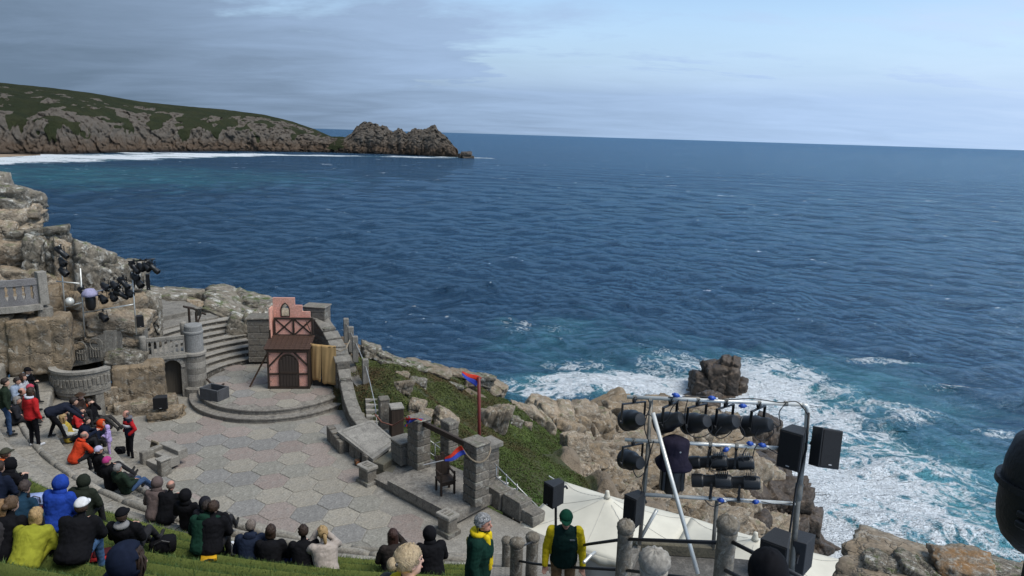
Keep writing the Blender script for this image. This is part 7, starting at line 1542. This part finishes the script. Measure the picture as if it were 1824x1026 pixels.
mb = MB(); capsule(mb, (.086, -.01, 1.60), (.086, .085, 1.625), .004, .004, 6); mb.tube([(.09, -.005, 1.60), (.092, .005, 1.55), (.085, .01, 1.51)], .005, 6); mb.build('earpiece', BLACK, r1)
r2, j2 = person('steward in a dark green cap and fleece over yellow sleeves, looking down', head_place(1008, 914, 10.2, 1.64), RAD(178), 'stand', 8, 'side', (.008, .026, .022), (.20, .125, .065), hair=DKH, head='cap', hatcol=(.008, .055, .03), skin=1, vox=.011, bulk=.035, detail=True, nod=.05, cols={'arm': YEL, 'sleeve': YEL, 'neck': YEL}, group='stewards', shoes=(.05, .04, .03))
mb = MB(); mb.box((-.10, .205, 1.34), (.075, .008, .018)); mb.build('name_strip', cloth((.25, .27, .27)), r2)
rw, jw = person('dark-haired person in a navy hood at the bottom left, closest to the viewer', head_place(206, 1010, 5.2, .80), RAD(-38), 'sit', 6, 'lap', NV, BK, hair=(.03, .018, .013), head='hood', skin=2, vox=.012, bulk=.05, detail=True, turn=-.5)
for k in range(6):
    rr = random.Random(k+70); Hh = jw['head']; tqq = Matrix.Rotation(-.5, 3, 'Z'); x0 = .055+rr.uniform(-.02, .03); mb = MB(); pts_ = [Hh+tqq @ Vector((x0-.03+rr.uniform(-.02, .02), .085+rr.uniform(-.01, .015), .085)), Hh+tqq @ Vector((x0+.005, .098+rr.uniform(-.01, .02), .03)), Hh+tqq @ Vector((x0+rr.uniform(-.02, .03), .09+rr.uniform(-.01, .02), -.05)), Hh+tqq @ Vector((x0+rr.uniform(-.03, .03), .08, -.12))]; mb.tube(pts_, [.006, .006, .005, .002], 5); mb.build('hair_strand', wood('dark_hair', (.012, .008, .006), (.035, .02, .014)), rw, True)
rb, jb = person('blonde woman with a dark hair clip and yellow collar at the bottom edge', head_place(714, 1012, 5.2, .80), RAD(-30), 'sit', 6, 'lap', (.05, .05, .045), BK, hair=(.40, .30, .18), head='bun', skin=2, vox=.012, detail=True, collar=YEL, turn=-.5)
strands(rb, jb, -.5, wood('blonde_locks', (.20, .14, .07), (.55, .43, .27), (90, 90, 20)), 150, 'swept', 4)
mb = MB(); q = jb['head']+Matrix.Rotation(-.5, 3, 'Z') @ Vector((0, -.115, .03)); mb.box(q, (.10, .035, .03), -.5, ch=.01); mb.build('hair_clip', BLACK, rb)
strands(r1, j1, 0, wood('grey_locks', (.12, .12, .12), (.45, .45, .45), (90, 90, 30)), 170, 'ruffled', 9)
person('person in a black hood at the bottom edge by the large loudspeaker', head_place(1374, 1030, 4.6, .80), RAD(0), 'sit', 4, 'lap', BK, BK, head='hood', vox=.016)
# ---- belongings
def bag(lb, px, py, size, col, cat='bag', name='bag', rz=.4, z=None):
    p = seat_at(px, py) if z is None else at(px, py, z); o = thing(name, lb, cat, p, rz); w, d, h_ = size
    mb = MB(); mb.box((0, 0, h_/2), (w, d, h_), ch=min(size)*.18, jit=.012); mb.build('body', cloth(col), o, True); mb = MB(); mb.tube([(-w*.28, -d/2, h_*.55), (-w*.28, -d/2-.02, h_), (0, -d/2, h_*1.15), (w*.28, -d/2-.02, h_), (w*.28, -d/2, h_*.55)], .012, 6); mb.build('strap', BLACK, o); return o
bag('pale blue cool bag with dark straps on the grass', 66, 905, (.36, .26, .26), (.26, .32, .52))
bag('yellow bag under the brown-haired person at the grass edge', 372, 1000, (.26, .2, .06), (.50, .28, .015))
bag('black rucksack on the stage edge beside the child', 214, 812, (.34, .28, .30), BK, z=.0)
bag('patterned white bag in the front row', 262, 872, (.36, .3, .2), (.42, .40, .42))
bag('white carrier bag at the grass edge by the navy coat', 412, 990, (.16, .14, .24), (.60, .60, .60))
bag('blue patterned bag between the two brown-haired people', 512, 1002, (.18, .14, .14), (.05, .08, .26))
bag('black rucksack behind the green jacket at the grass edge', 302, 975, (.42, .3, .24), BK)
bg = thing('folding_chair', 'red folding chair back behind the blue padded coat', 'chair', seat_at(104, 916)+Vector((-.12, -.32, 0)), face_to(seat_at(104, 916))); mb = MB(); mb.box((0, -.10, .2), (.46, .025, .40), ch=.008); mb.build('backrest', cloth((.16, .012, .014)), bg); mb = MB(); mb.box((0, .12, .03), (.46, .42, .03), ch=.008); mb.build('seat', cloth((.16, .012, .014)), bg); mb = MB(); mb.tube([(-.23, -.10, .0), (-.23, -.10, .42), (.23, -.10, .42), (.23, -.10, 0)], .012, 6); mb.build('frame', BLACK, bg)
bl = thing('tartan_blanket', 'folded red tartan blanket beside the white cap man', 'blanket', seat_at(176, 990)+Vector((.1, 0, 0)), .5); mb = MB(); mb.box((0, 0, .035), (.3, .24, .06), ch=.025, jit=.012); mb.build('fold', cloth((.28, .02, .02)), bl, True); mb = MB(); mb.box((.05, .02, .08), (.24, .2, .03), ch=.012, jit=.012); mb.build('fold', cloth((.06, .012, .014)), bl, True)
st_ = thing('wooden_stick', 'pale wooden stick lying on the grass by the white cap man', 'stick', (0, 0, 0)); a_ = terrace_hit(138, 993)+Vector((0, 0, .05)); b_ = terrace_hit(182, 982)+Vector((0, 0, .06)); mb = MB(); mb.tube([a_, b_], .014, 6); mb.build('shaft', plain('pale_wood', (.42, .30, .17), .7), st_)
for i, (px, py, lb) in enumerate([(190, 668+60, 'pale phone held up below the stage box'), (255, 942, 'dark phone held up by the black cap on the grass'), (560, 990, 'dark phone held by the man filming at the grass edge')]):
    q = terrace_hit(px, py+14); q = Vector((0, 0, CAM_Z))+ray(px, py)*((q-Vector((0, 0, CAM_Z))).length/ray(px, py+14).length*.985); o = thing('phone', lb, 'phone', q, face_to(q)); mb = MB(); mb.box((0, 0, 0), (.075, .01, .15), ch=.004); mb.build('case', BLACK, o); mb = MB(); mb.box((0, -.0065, 0), (.066, .002, .135)); mb.build('screen', plain('screen%d' % (i == 0), (.4, .5, .5) if i == 0 else (.03, .03, .035), .2), o)
